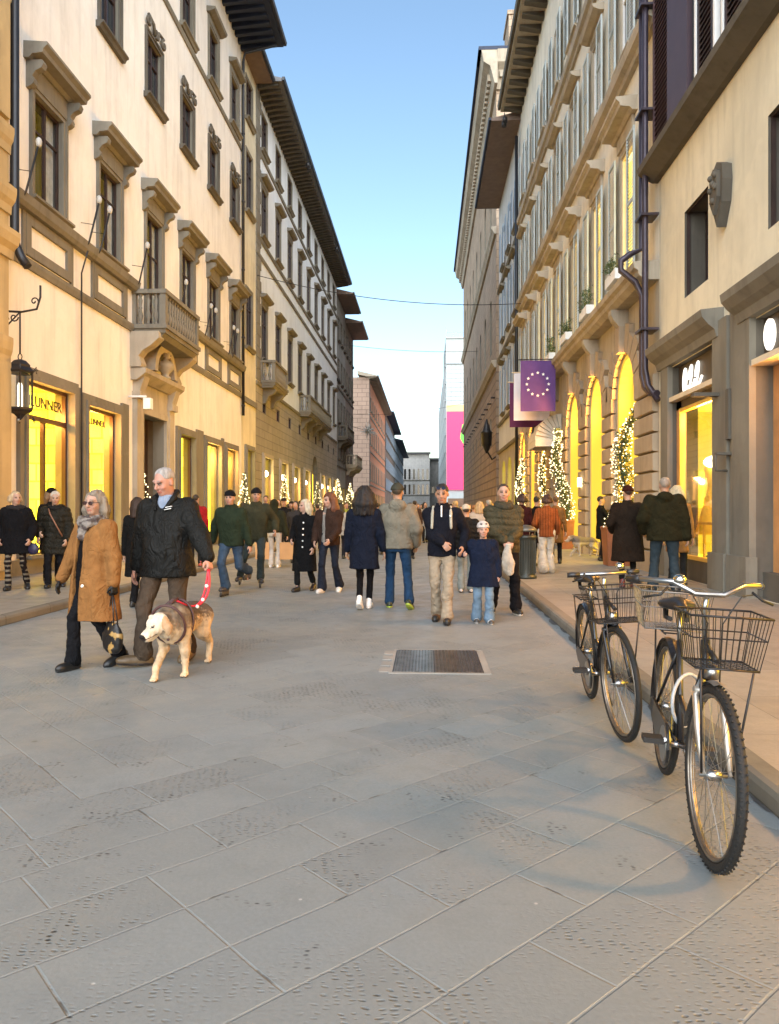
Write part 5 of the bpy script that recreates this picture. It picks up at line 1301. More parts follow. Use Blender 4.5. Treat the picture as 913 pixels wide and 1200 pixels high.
# ------------------------------------------------------------------ people
def box_bag(name, label, cat, p, sz, col, rz=0, handle=.12, group=None, mat=None):
    """paper carrier bag, p = top centre in the hand"""
    w, t, h = sz; z0 = p[2]-handle-h
    o = thing(name, label, cat, (p[0], p[1], z0), R(rz), group); m = MB()
    P = [(-w/2, 0, -t/2), (w/2, 0, -t/2), (w/2, 0, t/2), (-w/2, 0, t/2)]
    for i in range(4):
        a, b = P[i], P[(i+1) % 4]; m.face([a, b, (b[0], h, b[2]), (a[0], h, a[2])])
        m.face([(a[0]*.96, h, a[2]*.9), (b[0]*.96, h, b[2]*.9), (b[0]*.96, .01, b[2]*.9), (a[0]*.96, .01, a[2]*.9)])
    m.face(P); m.build('bag_body', mat or simple('paper_%s' % label[:14], col, .7), o, off=(0,0,0))
    for sg in (-1, 1):
        m = MB(); m.tube([(-w*.25, h-.02, sg*t*.48), (-w*.2, h+handle*.7, sg*t*.3), (0, h+handle, 0), (w*.2, h+handle*.7, sg*t*.3), (w*.25, h-.02, sg*t*.48)], .004, 5); m.build('handle', LEATHK, o, off=(0,0,0))
    return o
LEATHK = simple('leather_black', (.02, .016, .014), .35)
BK = (.012, .012, .014); NV = (.012, .018, .04)
GREYH = dict(style='long', col=(.25, .20, .15), vol=.008, len=.15)
# woman in the camel coat
def ex1(c):
    def pp(P, C): n = wob(P, 1, 60, 5); C[n > .12, :3] = (.30, .26, .23); C[n < -.25, :3] = (.10, .075, .07)
    scarf(c, (.19, .16, .14), .02, 1.12, pp, drop=.14)
    K = c['NF'](); dz, ly, pz = c['dz'], c['ly'], c['pz']
    K.loft([(.50+dz, 0, 0, .215, .165), (pz, 0, 0, .195, .15), (1.2+dz, 0, ly, .185, .135), (1.42+dz, 0, ly, .12, .09)], .02)
    smesh('dress', K, CLOTH, c['root'], c['s'], amp=.006, fr=18, col=(.006, .005, .006))
    m = MB(); m.ball((.12*c['s'], .83*c['s'], -.232*c['s']), .014); m.build('button', WHITEP, c['root'], off=(0,0,0))
w1 = person('woman with long grey hair and sunglasses in an open camel coat carrying a black handbag', 112, 6.8, yaw=-28, H=1.60, w=1.12, head=(16, 4, 3), skin=(.55, .33, .24), hair=GREYH, glasses='dark',
    feet=(((-.10, -.17), 5, 0), ((.11, .20, .13), -5, 22)), hands=((-.36, -.16, .80), (.30, .0, .80)), gloves=((.012,)*3, (.012,)*3),
    palm=(((.5, .3, .1), (-.15, -.35, -1), 25), ((-.7, 0, 0), (0, 0, -1), 75)),
    top=[dict(kind='coat', col=(.31, .14, .045), hem=.50, fat=1.2, flare=.045, amp=.011, fr=16, collar=.0, open=(-.075, .02, -.13, .0), sl=1.1, mat=CLOTH)],
    legs=dict(col=(.01, .01, .012), r=.95, cuff=.075, amp=.01), shoe=dict(col=(.012,)*3), vox=.0085, belly=.03, extra=ex1)
# her handbag
hp_ = wpt(w1, w1['wr'][1]+np.array((0, -.02, -.10)))
bg = thing('handbag', 'black leather handbag with gold flecks hanging from the gloved hand of the woman in camel', 'handbag', (hp_[0], hp_[1], hp_[2]-.52), R(-35))
K = Field((-.2, -.12, -.05), (.2, .12, .4), .008); K.loft([(0.0, 0, 0, .07, .03), (.04, 0, 0, .12, .05), (.16, 0, 0, .135, .05), (.27, 0, 0, .07, .02)], .02, p=2.6)
def bp(P, C): n = wob(P, 1, 45, 2); C[(n > .3) & (P[:, 0] > -.02), :3] = (.35, .2, .06)
smesh('bag_body', K, LEATH, bg, 1, amp=.004, fr=40, col=(.012, .01, .009), paint=bp)
m = MB()
for sg in (-1, 1): m.tube([(-.05, .25, sg*.02), (-.028, .40, sg*.012), (0, .525, sg*.004), (.028, .40, sg*.012), (.05, .25, sg*.02)], .006, 6)
m.build('handle', LEATHK, bg, off=(0,0,0))
# man with the dog
def ex2(c):
    K = c['NF'](); dz, ly = c['dz'], c['ly']
    K.loft([(1.38+dz, 0, ly-.03, .075, .07), (1.46+dz, 0, ly-.02, .072, .075), (1.53+dz, 0, ly-.0, .066, .068)], .01)
    smesh('shirt', K, CLOTH, c['root'], c['s'], col=(.32, .38, .5))
    K = c['NF']()
    for sg in (-1, 1): K.cap((sg*.075, ly+.04, 1.56+dz), (sg*.095, ly-.05, 1.50+dz), .022, .026, .02); K.cap((sg*.095, ly-.05, 1.50+dz), (sg*.05, ly-.12, 1.40+dz), .026, .018, .02)
    K.cap((-.075, ly+.05, 1.56+dz), (.075, ly+.05, 1.56+dz), .022, .022, .02)
    smesh('collar', K, NYLON, c['root'], c['s'], amp=.004, fr=40, col=(.014, .014, .013))
    m = MB(); s = c['s']
    for x0, x1, z in ((.06, .12, 1.415), (.05, .11, 1.395)): m.tube([(x0*s, (z+dz)*s, -.134*s), (x1*s, (z+.012+dz)*s, -.122*s)], .0035, 5)
    m.build('emblem', WHITEP, c['root'], off=(0,0,0))
m2 = person('tall man with thin grey hair in a black jacket holding the red leash', 197, 7.05, yaw=-12, H=1.82, w=1.16, head=(-16, 20, 0), skin=(.60, .31, .23), hair=dict(style='buzz', col=(.38, .35, .33), thin=True, line=.10),
    feet=(((-.09, -.24, .10), -52, -4), ((.13, .16, .10), 6, 10)), hands=((-.30, -.06, .80), (.50, -.16, .96)), palm=(None, ((-.4, .0, -.2), (.25, -.2, -1), 85)),
    top=[dict(kind='jacket', col=(.013, .013, .012), hem=.80, fat=1.22, mat=NYLON, amp=.014, fr=15, sl=1.22, collar=.0, cr=.10, flare=.02, vee=.14)],
    legs=dict(col=(.085, .06, .042), r=1.08, cuff=.078, amp=.012), shoe=dict(col=(.11, .07, .035), sole=(.03, .022, .018), h=.03, l=1.1), vox=.0085, belly=.04, extra=ex2)
# ------------------------------------------------------------------ dog
dog = thing('dog', 'cream and grey brown dog in a dark harness walking on a red leash', 'dog', (*PT(216, 6.62), 0), R(-2))
def dogf(scale=1.0, head_yaw=-28, hz=.475):
    D = Field((-.32, -.72, -.01), (.32, .55, .75), .0075)
    D.ell((0, -.16, .455), (.135, .21, .165), .05); D.ell((0, -.27, .45), (.125, .12, .155), .05); D.ell((0, .06, .465), (.125, .2, .13), .06); D.ell((0, .25, .47), (.12, .14, .13), .06)
    HM = rotm(head_yaw, 18); hc = np.array((-.05, -.44, hz)); g = lambda x, y, z: hc+HM@np.array((x, y, z), np.float32)
    D.cap((0, -.25, .50), hc+np.array((.02, .08, .01)), .135, .10, .06)
    D.ell(g(0, 0, .02), (.088, .098, .085), .03, M=HM); D.cap(g(0, -.06, -.012), g(0, -.150, -.03), .058, .044, .03); D.ell(g(0, -.10, -.06), (.038, .06, .022), .015, M=HM)
    D.ell(g(0, -.192, -.010), (.021, .016, .016), .004, M=HM)
    for sg in (-1, 1):
        D.cap(g(.075*sg, .01, .065), g(.102*sg, .01, -.01), .024, .034, .012); D.cap(g(.102*sg, .01, -.01), g(.095*sg, -.015, -.07), .034, .016, .01)
        D.ell(g(.036*sg, -.072, .028), (.013, .013, .012), .008, 's', M=HM); D.ell(g(.034*sg, -.062, .027), (.012, .012, .011), .001, M=HM)
    legs = [((-.085, -.26, .40), (-.095, -.22, .24), (-.10, -.40, .045), .064, .036, .0), ((.085, -.24, .40), (.09, -.22, .23), (.085, -.20, .045), .064, .036, .0)]
    for a, b, c, r0, r1, _ in legs:
        D.cap((a[0]*.8, a[1], a[2]+.06), a, .075, r0, .04); D.cap(a, b, r0, .042, .02); D.cap(b, (c[0], c[1]+.01, c[2]+.05), .040, .029, .015); D.cap((c[0], c[1]+.01, c[2]+.05), c, .024, .026, .01)
        for t in (-.018, 0, .018): D.cap((c[0]+t*.6, c[1]-.01, .026), (c[0]+t, c[1]-.045, .019), .017, .014, .006)
        D.ell((c[0], c[1]-.01, .022), (.03, .035, .02), .01)
    for sx, ky, hy, py in ((-.09, .19, .36, .30), (.09, .22, .44, .42)):
        D.cap((sx*.8, .25, .46), (sx, ky, .33), .115, .075, .04); D.cap((sx, ky, .33), (sx, hy, .205), .07, .034, .02); D.cap((sx, hy, .205), (sx, py, .05), .033, .028, .012)
        for t in (-.016, 0, .016): D.cap((sx+t*.6, py-.01, .026), (sx+t, py-.045, .018), .017, .013, .006)
        D.ell((sx, py-.01, .022), (.027, .035, .02), .01)
    D.cap((0, .36, .53), (.03, .46, .44), .036, .028, .03); D.cap((.03, .46, .44), (.05, .50, .27), .028, .012, .02)
    def paint(P, C):
        y, z, x = P[:, 1], P[:, 2], P[:, 0]; n = wob(P, 1, 16, 4)*.05; n2 = wob(P, 1, 60, 8)
        q = (P-hc)@HM
        ishead = (q[:, 1] < .05) & (np.abs(q[:, 0]) < .15) & (np.abs(q[:, 2]) < .13) & (y < -.3)
        neck = (y < -.16+n) & ~ishead & (z > .40+n+.5*np.maximum(0, -.30-y)*0) & (y > -.5)
        sg = lambda v: 1/(1+np.exp(-np.clip(v, -30, 30)))
        nf = wob(P, 1, 70, 9)*.05+wob(P, 1, 180, 19)*.03
        wn = sg((z-.44+n+nf)/.016)*sg((-.14+n-y+nf)/.02)*(~ishead)*(.72+.26*sg(wob(P, 1, 45, 29)*6)); C[:, :3] = C[:, :3]*(1-wn[:, None])+np.array((.075, .055, .042))*wn[:, None]
        ws = sg((z-.475+.6*n+nf)/.014)*sg((y+.20+nf)/.02)*sg((.33+n-y+nf)/.02)*.95; C[:, :3] = C[:, :3]*(1-ws[:, None])+np.array((.05, .034, .026))*ws[:, None]
        mm = (z < .42) & (y > -.1) & (y < .25); C[mm, :3] = (.50, .36, .22)
        C[:, :3] *= (1+.22*n2)[:, None]
        C[ishead, :3] = np.array((.62, .52, .39))*(1+.2*n2[ishead])[:, None]
        ear = ishead & (np.abs(q[:, 0]) > .082); C[ear, :3] = (.42, .27, .15)
        C[ishead & (q[:, 1] < -.180), :3] = (.012, .01, .01)
        ey = ishead & (np.abs(np.abs(q[:, 0])-.038) < .010) & (np.abs(q[:, 2]-.034) < .008) & (q[:, 1] < -.06); C[ey, :3] = (.012, .01, .01)
        mo = ishead & (np.abs(q[:, 2]+.036) < .004) & (q[:, 1] < -.07); C[mo, :3] = (.05, .03, .025)
        cl = (z < .02) & (wob(P, 1, 220, 3) > .3); C[cl, :3] = (.05, .04, .035)
    return D, paint, g, HM
D, dpaint, dg_, _ = dogf()
smesh('body', D, FURM, dog, .99, amp=.006, fr=70, st=(1, 1, 1), col=(.52, .38, .24), paint=dpaint, smooth=0)
m = MB()
def ring(c, rx, rz, ty, r, tilt=0):
    return [(c[0]+rx*math.cos(2*math.pi*k/20), c[2]+rz*math.sin(2*math.pi*k/20), c[1]+tilt*math.sin(2*math.pi*k/20)) for k in range(20)]
m.tube(ring((0, -.17, .47), .15, .185, 0, .01, .03), .012, 6, closed=True); m.tube(ring((0, -.36, .47), .145, .165, 0, .01, -.06), .012, 6, closed=True)
m.tube([(0, .64, -.30), (0, .665, -.15)], .012, 6); m.tube([(0, .345, -.37), (0, .32, -.19)], .012, 6)
m.build('harness', simple('harness_dark_red', (.05, .018, .016), .6), dog, off=(0,0,0))
hw = wpt(m2, m2['wr'][1]+np.array((.02, -.03, -.07)))
c_, s__ = math.cos(R(-2)), math.sin(R(-2)); dl = dog.location; back = Vector((dl.x-s__*-.17, dl.y+c_*-.17, .645))
LSH = simple('leash_red', (.55, .012, .03), .5)
lsh = thing('leash', 'red dog leash looped from the hand of the tall man to the dog harness', 'leash', tuple(back))
m = MB(); P0 = Vector(hw); pts = []
for k in range(17):
    t = k/16; p = P0.lerp(back, t); p.z -= .20*math.sin(math.pi*t)*(1-.2*t); p.x += .05*math.sin(math.pi*t); pts.append((p.x, p.z, p.y))
m.tube(pts, .009, 6); m.build('strap', LSH, lsh)
m = MB(); q = [pts[k] for k in range(0, 9)]; m.tube([(a+.03*math.sin(i*.42), b-.015, c) for i, (a, b, c) in enumerate(q)], .012, 6); m.build('hand_loop', LSH, lsh)
for k in (3, 6, 9): m = MB(); m.ball((pts[k][0]+.01, pts[k][1]-.01, pts[k][2]-.01), .017, 6, 5); m.build('stud', WHITEP, lsh)

# ------------------------------------------------------------------ middle distance walkers
def ex_panda(c): pass
def buttons(c):
    m = MB(); s = c['s']
    for k in range(5): m.ball((.045*s, (1.33-.115*k+c['dz'])*s, -(.145+.012*k)*s), .016, 7, 5)
    m.build('buttons', WHITEP, c['root'], off=(0,0,0))
def skates(c):
    for i in (0, 1):
        a = c['ank'][i]*c['s']; m = MB()
        for k in range(4): cc = (a[0], a[2]-.125, a[1]-.19+.085*k); m.lathe((cc[0], cc[1]-.0, cc[2]), [(0, .0), (.001, .0)], 3); m.tube([(cc[0]-.012, cc[1], cc[2]), (cc[0]+.012, cc[1], cc[2])], .036, 12)
        m.build('wheels', IRON, c['root'], off=(0,0,0)); m = MB(); m.box(a[0]-.02, a[0]+.02, a[2]-.12, a[2]-.075, a[1]-.2, a[1]+.09); m.build('chassis', STD, c['root'], off=(0,0,0))
SK = dict(col=(.03, .03, .035), sole=(.04, .03, .03), h=.1)
person('skater in a dark green hoodie and black beanie with one leg kicked back', 272, 12.5, yaw=-8, H=1.72, w=1.12, head=(8, 0, 0), skin=(.55, .33, .25), hair=dict(style='short', col=(.05, .035, .025)), hat=dict(kind='beanie', col=(.01, .01, .012)),
    feet=(((-.06, -.10, .17), -8, 0), ((.12, .46, .40), 0, 55)), hands=((-.40, .10, .92), (.33, .0, .84)), top=dict(kind='hoodie', col=(.025, .038, .022), hem=.84, fat=1.22, sl=1.2, amp=.014, fr=14, hood=True), legs=dict(col=(.05, .085, .14), r=1.1, cuff=.085), shoe=SK, vox=.013, extra=skates, lean=8)
person('skater in an olive hooded jacket and dark cap rolling behind the green hoodie', 301, 14.0, yaw=10, H=1.80, w=1.05, head=(6, 0, 0), skin=(.50, .30, .22), hair=dict(style='short', col=(.04, .03, .02)), hat=dict(kind='beanie', col=(.015, .014, .016)),
    feet=(((-.30, .16, .19), -18, 6), ((.08, -.16, .17), 10, 0)), hands=((-.30, -.12, .92), (.34, -.10, 1.02)), top=dict(kind='jacket', col=(.05, .05, .028), hem=.84, fat=1.15, sl=1.25, amp=.014, fr=14, hood=True), legs=dict(col=(.045, .06, .06), r=1.02, cuff=.07), shoe=SK, vox=.014, extra=skates, lean=5)
person('blonde woman in a long black coat with a row of white buttons', 357, 13.2, yaw=-14, H=1.60, head=(-35, 0, 0), hair=dict(style='bob', col=(.62, .53, .38), vol=.012), skin=(.6, .38, .29),
    feet=(((-.09, -.12), -6, 0), ((.10, .22, .13), 5, 25)), hands=((-.16, -.24, 1.0), (.22, -.1, .86)), top=dict(kind='coat', col=(.008, .008, .009), hem=.40, flare=.06, fat=1.1), legs=dict(col=(.012,)*3, r=.9, cuff=.06, crop=.8), shoe=dict(col=BK), vox=.013, extra=buttons)
person('woman with long auburn hair in a brown jacket beside the blonde woman', 386, 13.0, yaw=-10, H=1.70, head=(-32, 4, 0), hair=dict(style='long', col=(.13, .045, .02), vol=.022, len=.36), skin=(.58, .36, .27),
    feet=(((-.10, -.10), -8, 0), ((.13, .20, .12), 8, 20)), hands=((-.22, -.15, .93), (.10, -.24, .96)), top=[dict(kind='jacket', col=(.045, .025, .018), hem=.85, fat=1.18, sl=1.15, amp=.012, open=(-.09, -.04, -.12, -.04)), dict(kind='sweater', col=(.30, .27, .24), hem=.88, fat=.95, sleeve=False)], legs=dict(col=(.02, .025, .04), r=.95, cuff=.085), shoe=dict(col=(.6, .57, .52), sole=(.7, .68, .62)), vox=.013)
person('woman with dark curly hair in a knee length navy coat seen from behind', 427, 10.8, yaw=178, H=1.73, head=(10, -4, 0), hair=dict(style='long', col=(.006, .005, .006), vol=.036, len=.2), skin=(.5, .3, .2),
    feet=(((-.06, -.10), 0, 0), ((.05, .16, .14), 0, 28)), hands=((-.28, -.05, .86), (.26, -.08, .86)), top=dict(kind='coat', col=(.010, .014, .028), hem=.60, flare=.035, fat=1.12, sl=1.1, amp=.012, hood=True), legs=dict(col=(.008, .008, .01), r=.85, cuff=.045, tight=True, amp=.003), shoe=dict(col=(.75, .73, .7), sole=(.8, .78, .74)), vox=.012)
person('man in a beige hooded jacket and blue jeans with an olive beanie seen from behind', 466, 10.9, yaw=180, H=1.79, w=1.08, head=(-6, 0, 0), hair=dict(style='short', col=(.06, .045, .03)), hat=dict(kind='beanie', col=(.06, .06, .045)), skin=(.5, .3, .2),
    feet=(((-.17, .20, .13), -12, 24), ((.12, -.10), 4, 0)), hands=((-.27, -.1, .92), (.24, -.12, .94)), top=dict(kind='jacket', col=(.24, .215, .165), hem=.86, fat=1.2, sl=1.25, amp=.014, fr=15, hood=True), legs=dict(col=(.02, .055, .12), r=1.0, cuff=.07), shoe=dict(col=(.02, .03, .02), sole=(.45, .6, .08)), vox=.012)
def ex11(c):
    dz, ly = c['dz'], c['ly']
    for sg in (-1, 1): K = c['NF'](); K.cap((sg*.115, ly-.11, 1.40+dz), (sg*.12, ly-.13, 1.22+dz), .02, .018, .01); K.cap((sg*.115, ly-.10, 1.40+dz), (sg*.11, ly+.02, 1.485+dz), .02, .02, .01); smesh('backpack_strap', K, CLOTH, c['root'], c['s'], col=(.5, .47, .38))
    m = MB(); s = c['s']; m.box(-.008*s, .008*s, (1.36+dz)*s, (1.5+dz)*s, -.148*s, -.12*s); m.ball((.11*s, (1.37+dz)*s, -.138*s), .014, 6, 5); m.build('zip', WHITEP, c['root'], off=(0,0,0))
p11 = person('man in a black zip fleece and beige trousers with sunglasses pushed up on his hair', 518, 9.6, yaw=-4, H=1.76, head=(-4, 8, 0), skin=(.50, .28, .19), hair=dict(style='short', col=(.012, .01, .01), vol=.004),
    feet=(((-.07, .10, .10), -6, 8), ((.07, -.20), 4, -4)), hands=((.02, -.24, 1.04), (.27, -.08, .98)), palm=(((0, 1, 0), (.4, -.1, -.6), 60), None), top=dict(kind='fleece', col=(.010, .011, .018), hem=.86, fat=1.12, sl=1.15, amp=.010, collar=.06), legs=dict(col=(.42, .34, .245), r=1.02, cuff=.075, amp=.012, fr=18), shoe=dict(col=(.13, .055, .02), sole=(.02, .02, .02), h=.04, toe=(.02, .02, .02)), vox=.0105, extra=ex11)
sg_ = MB(); hpf = p11['hp']; ss = p11['s']
for sg in (-1, 1):
    pc = [hpf(sg*.034+.026*math.cos(a*.628), -.092+.0*a, p11['c0']+.088+.02*math.sin(a*.628)) for a in range(10)]; sg_.face([(p[0]*ss, p[2]*ss, p[1]*ss) for p in pc]); sg_.tube([(p[0]*ss, p[2]*ss, p[1]*ss) for p in pc], .003, 5, closed=True)
sg_.build('sunglasses', simple('lens_blue_black', (.01, .015, .035), .08), p11['root'], off=(0,0,0))
def hatp(P, C):
    z = P[:, 2]; x = P[:, 0]; y = P[:, 1]
    zt = z.max()
    m = (y < 0) & (np.abs(np.abs(x)-.045) < .018) & (np.abs(z-(zt-.06)) < .014); C[m, :3] = (.03, .02, .02)
p12 = person('small child in a navy coat, white patterned beanie and light jeans holding a hand', 566, 9.5, yaw=2, H=1.24, w=1.1, kid=True, head=(0, 2, 0), skin=(.60, .36, .27), hair=dict(style='short', col=(.1, .05, .03)), hat=dict(kind='beanie', col=(.68, .60, .55), paint=hatp),
    feet=(((-.11, .04), -6, 0), ((.10, -.10), 8, 0)), hands=((-.36, -.10, 1.24), (.27, -.04, .84)), top=dict(kind='coat', col=(.010, .016, .038), hem=.66, flare=.03, fat=1.32, sl=1.2, amp=.010, collar=.02), legs=dict(col=(.17, .26, .36), r=1.15, cuff=.10, amp=.012), shoe=dict(col=(.6, .6, .6), sole=(.6, .58, .55), l=.95, toe=(.05, .05, .05)), vox=.0095)
def ex13(c): scarf(c, (.07, .065, .045), .01, 1.1)
p13 = person('man in an olive quilted puffer jacket with both hands on a white cloth bag', 590, 10.4, yaw=4, H=1.78, w=1.12, head=(-8, 0, 0), skin=(.56, .34, .25), hair=dict(style='short', col=(.04, .025, .018)),
    feet=(((-.14, .14, .10), -8, 8), ((.14, -.14), 10, 0)), hands=((-.04, -.27, 1.02), (.06, -.27, 1.02)), palm=(((0, 1, -.2), (.2, -.3, -1), 80), ((0, 1, -.2), (-.2, -.3, -1), 80)), top=dict(kind='puffer_jacket', col=(.075, .065, .035), hem=.84, fat=1.2, sl=1.12, puff=.085, mat=NYLON, amp=.008, collar=.05, cr=.09), legs=dict(col=(.010, .010, .013), r=1.08, cuff=.078, amp=.012), shoe=dict(col=(.02, .02, .02), sole=(.7, .68, .62)), vox=.0105, extra=ex13)
hq = wpt(p13, (p13['wr'][0]+p13['wr'][1])/2+np.array((0, -.05, -.05)))
wb = thing('cloth_bag', 'white cloth bag held in both hands of the man in the olive puffer', 'bag', (hq[0], hq[1], hq[2]-.42))
K = Field((-.16, -.1, -.02), (.16, .1, .46), .009); K.loft([(0, .01, 0, .03, .02), (.04, .0, 0, .07, .03), (.16, .0, 0, .10, .035), (.30, -.02, 0, .06, .035), (.42, 0, 0, .035, .03)], .02)
smesh('bag_body', K, CLOTH, wb, 1, amp=.014, fr=24, col=(.62, .58, .50), st=(1, 1, .4))
# right pavement
def rpaint(P, C): C[:, :3] *= (1-.35*(np.abs(np.sin(P[:, 0]*55)) > .8))[:, None]
person('woman in a rust knitted jacket and wide white trousers walking away on the pavement', 640, 15.7, yaw=176, H=1.62, head=(20, 0, 0), hair=dict(style='bun', col=(.05, .02, .012), vol=.006), skin=(.5, .3, .2), gz=PVZ,
    feet=(((-.08, -.06), 0, 0), ((.08, .20, .12), 0, 20)), hands=((-.25, -.1, .9), (.2, -.16, 1.0)), top=dict(kind='jacket', col=(.30, .085, .025), hem=.82, fat=1.12, sl=1.1, paint=rpaint), legs=dict(col=(.66, .62, .55), r=1.25, cuff=.13, amp=.012), shoe=dict(col=BK), vox=.014)
person('person in black with dark hair just past the woman in rust', 629, 17.5, yaw=150, H=1.62, hair=dict(style='short', col=(.01, .01, .01)), gz=PVZ, top=dict(kind='coat', col=(.01, .01, .012), hem=.6, flare=.03), legs=dict(col=BK), vox=.02)
person('man with brown hair in a tan coat walking beyond the woman in rust', 651, 18.5, yaw=170, H=1.64, hair=dict(style='short', col=(.10, .05, .02)), gz=PVZ, top=dict(kind='coat', col=(.28, .13, .04), hem=.55, flare=.03), legs=dict(col=BK), vox=.02)
person('woman with a dark ponytail in a dark red coat beside the litter bin', 611, 17.0, yaw=170, H=1.66, head=(20, 0, 0), hair=dict(style='pony', col=(.03, .012, .008), vol=.01), gz=PVZ, top=dict(kind='coat', col=(.05, .012, .012), hem=.6, flare=.03), legs=dict(col=BK), vox=.016)
person('woman in a long dark brown coat and dark red beanie beyond the bicycles', 735, 12.6, yaw=172, H=1.70, w=1.1, head=(14, 0, 0), hair=dict(style='short', col=(.03, .012, .008)), hat=dict(kind='beanie', col=(.045, .012, .008)), gz=PVZ,
    feet=(((-.10, -.04), 0, 0), ((.10, .10, .1), 0, 8)), hands=((-.26, -.14, .95), (.24, -.15, 1.0)), top=dict(kind='coat', col=(.022, .014, .009), hem=.48, flare=.05, fat=1.2, sl=1.2), legs=dict(col=(.01,)*3, r=.8, cuff=.05), shoe=dict(col=(.12, .03, .03)), vox=.0125)
person('grey haired man in a dark green jacket and jeans looking into the lit shop', 778, 12.0, yaw=165, H=1.82, w=1.2, head=(12, 0, 0), hair=dict(style='short', col=(.28, .25, .21)), gz=PVZ, skin=(.5, .3, .2),
    feet=(((-.17, .02), 0, 0), ((.17, -.02), 0, 0)), hands=((-.32, -.02, .86), (.30, -.12, .95)), top=dict(kind='jacket', col=(.020, .019, .008), hem=.80, fat=1.3, sl=1.35, amp=.014, hood=True), legs=dict(col=(.035, .055, .07), r=1.1, cuff=.085), shoe=dict(col=(.03, .025, .02)), vox=.0125)
person('woman with pale blonde hair mostly hidden behind the man in dark green', 793, 13.1, yaw=150, H=1.72, hair=dict(style='bob', col=(.6, .5, .32), vol=.01), gz=PVZ, top=dict(kind='coat', col=(.45, .22, .07), hem=.6, flare=.03), legs=dict(col=(.03,)*3), vox=.018)
person('person in black reaching toward the lit garland by the arch', 704, 19.5, yaw=95, H=1.66, hair=dict(style='short', col=(.01, .008, .008)), gz=PVZ, hands=((-.2, -.4, 1.15), (.2, -.4, .95)), top=dict(kind='coat', col=(.01,)*3, hem=.6, flare=.02), legs=dict(col=BK), vox=.018)
person('person in a black puffer and white fur hat walking away', 546, 13.0, yaw=180, H=1.50, w=1.1, hair=dict(style='short', col=(.05, .03, .02)), hat=dict(kind='beanie', col=(.65, .58, .45)), top=dict(kind='puffer_jacket', col=(.012,)*3, hem=.8, fat=1.2, sl=1.25, puff=.09, mat=NYLON), legs=dict(col=(.3, .36, .36), cuff=.08), shoe=dict(col=(.5,)*3), vox=.015)
person('woman in a cream coat past the white fur hat', 562, 17.5, yaw=175, H=1.62, hair=dict(style='bob', col=(.45, .30, .15)), top=dict(kind='coat', col=(.6, .5, .4), hem=.6, flare=.04), legs=dict(col=(.1, .05, .04)), vox=.019)
# left pavement
def plaid(P, C):
    a = (np.sin(P[:, 2]*75) > .25)&(np.sin(np.arctan2(P[:, 1], np.abs(P[:, 0])-.09)*3) > -.3); C[a, :3] = (.25, .22, .17)
def furh(c):
    K = c['NF'](); dz, ly = c['dz'], c['ly']
    for k in range(12):
        a = 2*math.pi*k/12; b = a+.53; K.cap((.115*math.cos(a), ly+.03+.10*math.sin(a), 1.475+dz), (.115*math.cos(b), ly+.03+.10*math.sin(b), 1.475+dz), .045, .045, .02)
    smesh('fur_hood', K, FURM, c['root'], c['s'], amp=.016, fr=70, col=(.012, .01, .011))
pa = person('blonde woman in a short black coat with fur hood and patterned leggings', 20, 12.4, yaw=12, H=1.61, w=1.12, head=(40, 0, 0), hair=dict(style='bun', col=(.55, .42, .26), vol=.005), skin=(.58, .36, .27), gz=PVZ,
    feet=(((-.10, -.1), 0, 0), ((.14, .16, .12), 20, 18)), hands=((-.24, -.1, .93), (.27, -.1, .93)), top=dict(kind='coat', col=(.008, .008, .010), hem=.66, flare=.05, fat=1.22, sl=1.2), legs=dict(col=(.02, .015, .015), r=.85, cuff=.055, tight=True, paint=plaid), shoe=dict(col=(.015,)*3, h=.06), vox=.0125, extra=furh)
q = wpt(pa, (.31, -.08, .83)); b_ = thing('handbag', 'small dark blue round handbag at the side of the woman in patterned leggings', 'handbag', (q[0], q[1], q[2]-.12)); K = Field((-.15, -.1, -.15), (.15, .1, .15), .012); K.ell((0, 0, .03), (.10, .05, .10), .01); smesh('bag_body', K, LEATH, b_, 1, amp=.004, col=(.02, .018, .05)); m = MB(); m.tube([(-.06, .1, 0), (0, .2, 0), (.06, .1, 0)], .007, 5); m.build('handle', LEATHK, b_, off=(0,0,0))
def strp(c):
    m = MB(); s = c['s']; dz = c['dz']; m.tube([(-.10*s, (1.46+dz)*s, -.07*s), (-.06*s, (1.36+dz)*s, -.152*s), (.05*s, (1.15+dz)*s, -.168*s), (.15*s, (.95+dz)*s, -.155*s)], .011, 6); m.build('bag_strap', simple('strap_tan', (.2, .09, .05), .5), c['root'], off=(0,0,0)); scarf(c, (.02,)*3, .008, 1.0)
person('elderly woman with short white hair in a dark quilted coat with a tan cross strap', 66, 12.8, yaw=15, H=1.62, w=1.05, head=(10, 6, 0), hair=dict(style='short', col=(.55, .50, .42), vol=.006), skin=(.58, .38, .28), gz=PVZ,
    feet=(((-.10, -.1), 0, 0), ((.10, .16, .12), 10, 18)), hands=((-.22, -.2, 1.02), (.22, -.12, .9)), top=dict(kind='puffer_coat', col=(.022, .02, .014), hem=.62, flare=.03, fat=1.15, sl=1.2, puff=.10, mat=NYLON), legs=dict(col=BK, cuff=.06), shoe=dict(col=BK), vox=.0125, extra=strp)
person('person in a black hat and black coat half hidden behind the white haired woman', 62, 13.9, yaw=40, H=1.70, head=(25, 0, 0), hair=dict(style='long', col=(.2, .12, .06), len=.12), hat=dict(kind='beanie', col=(.01,)*3), gz=PVZ, top=dict(kind='coat', col=(.012,)*3, hem=.6, flare=.04, fat=1.1), legs=dict(col=BK), vox=.016)
person('person with dark hair all in black half hidden by the tall man with the dog', 163, 11.0, yaw=170, H=1.60, hair=dict(style='long', col=(.03, .015, .01), len=.14), top=dict(kind='coat', col=(.010,)*3, hem=.5, flare=.03, fat=1.1, sl=1.15), legs=dict(col=BK), vox=.016)
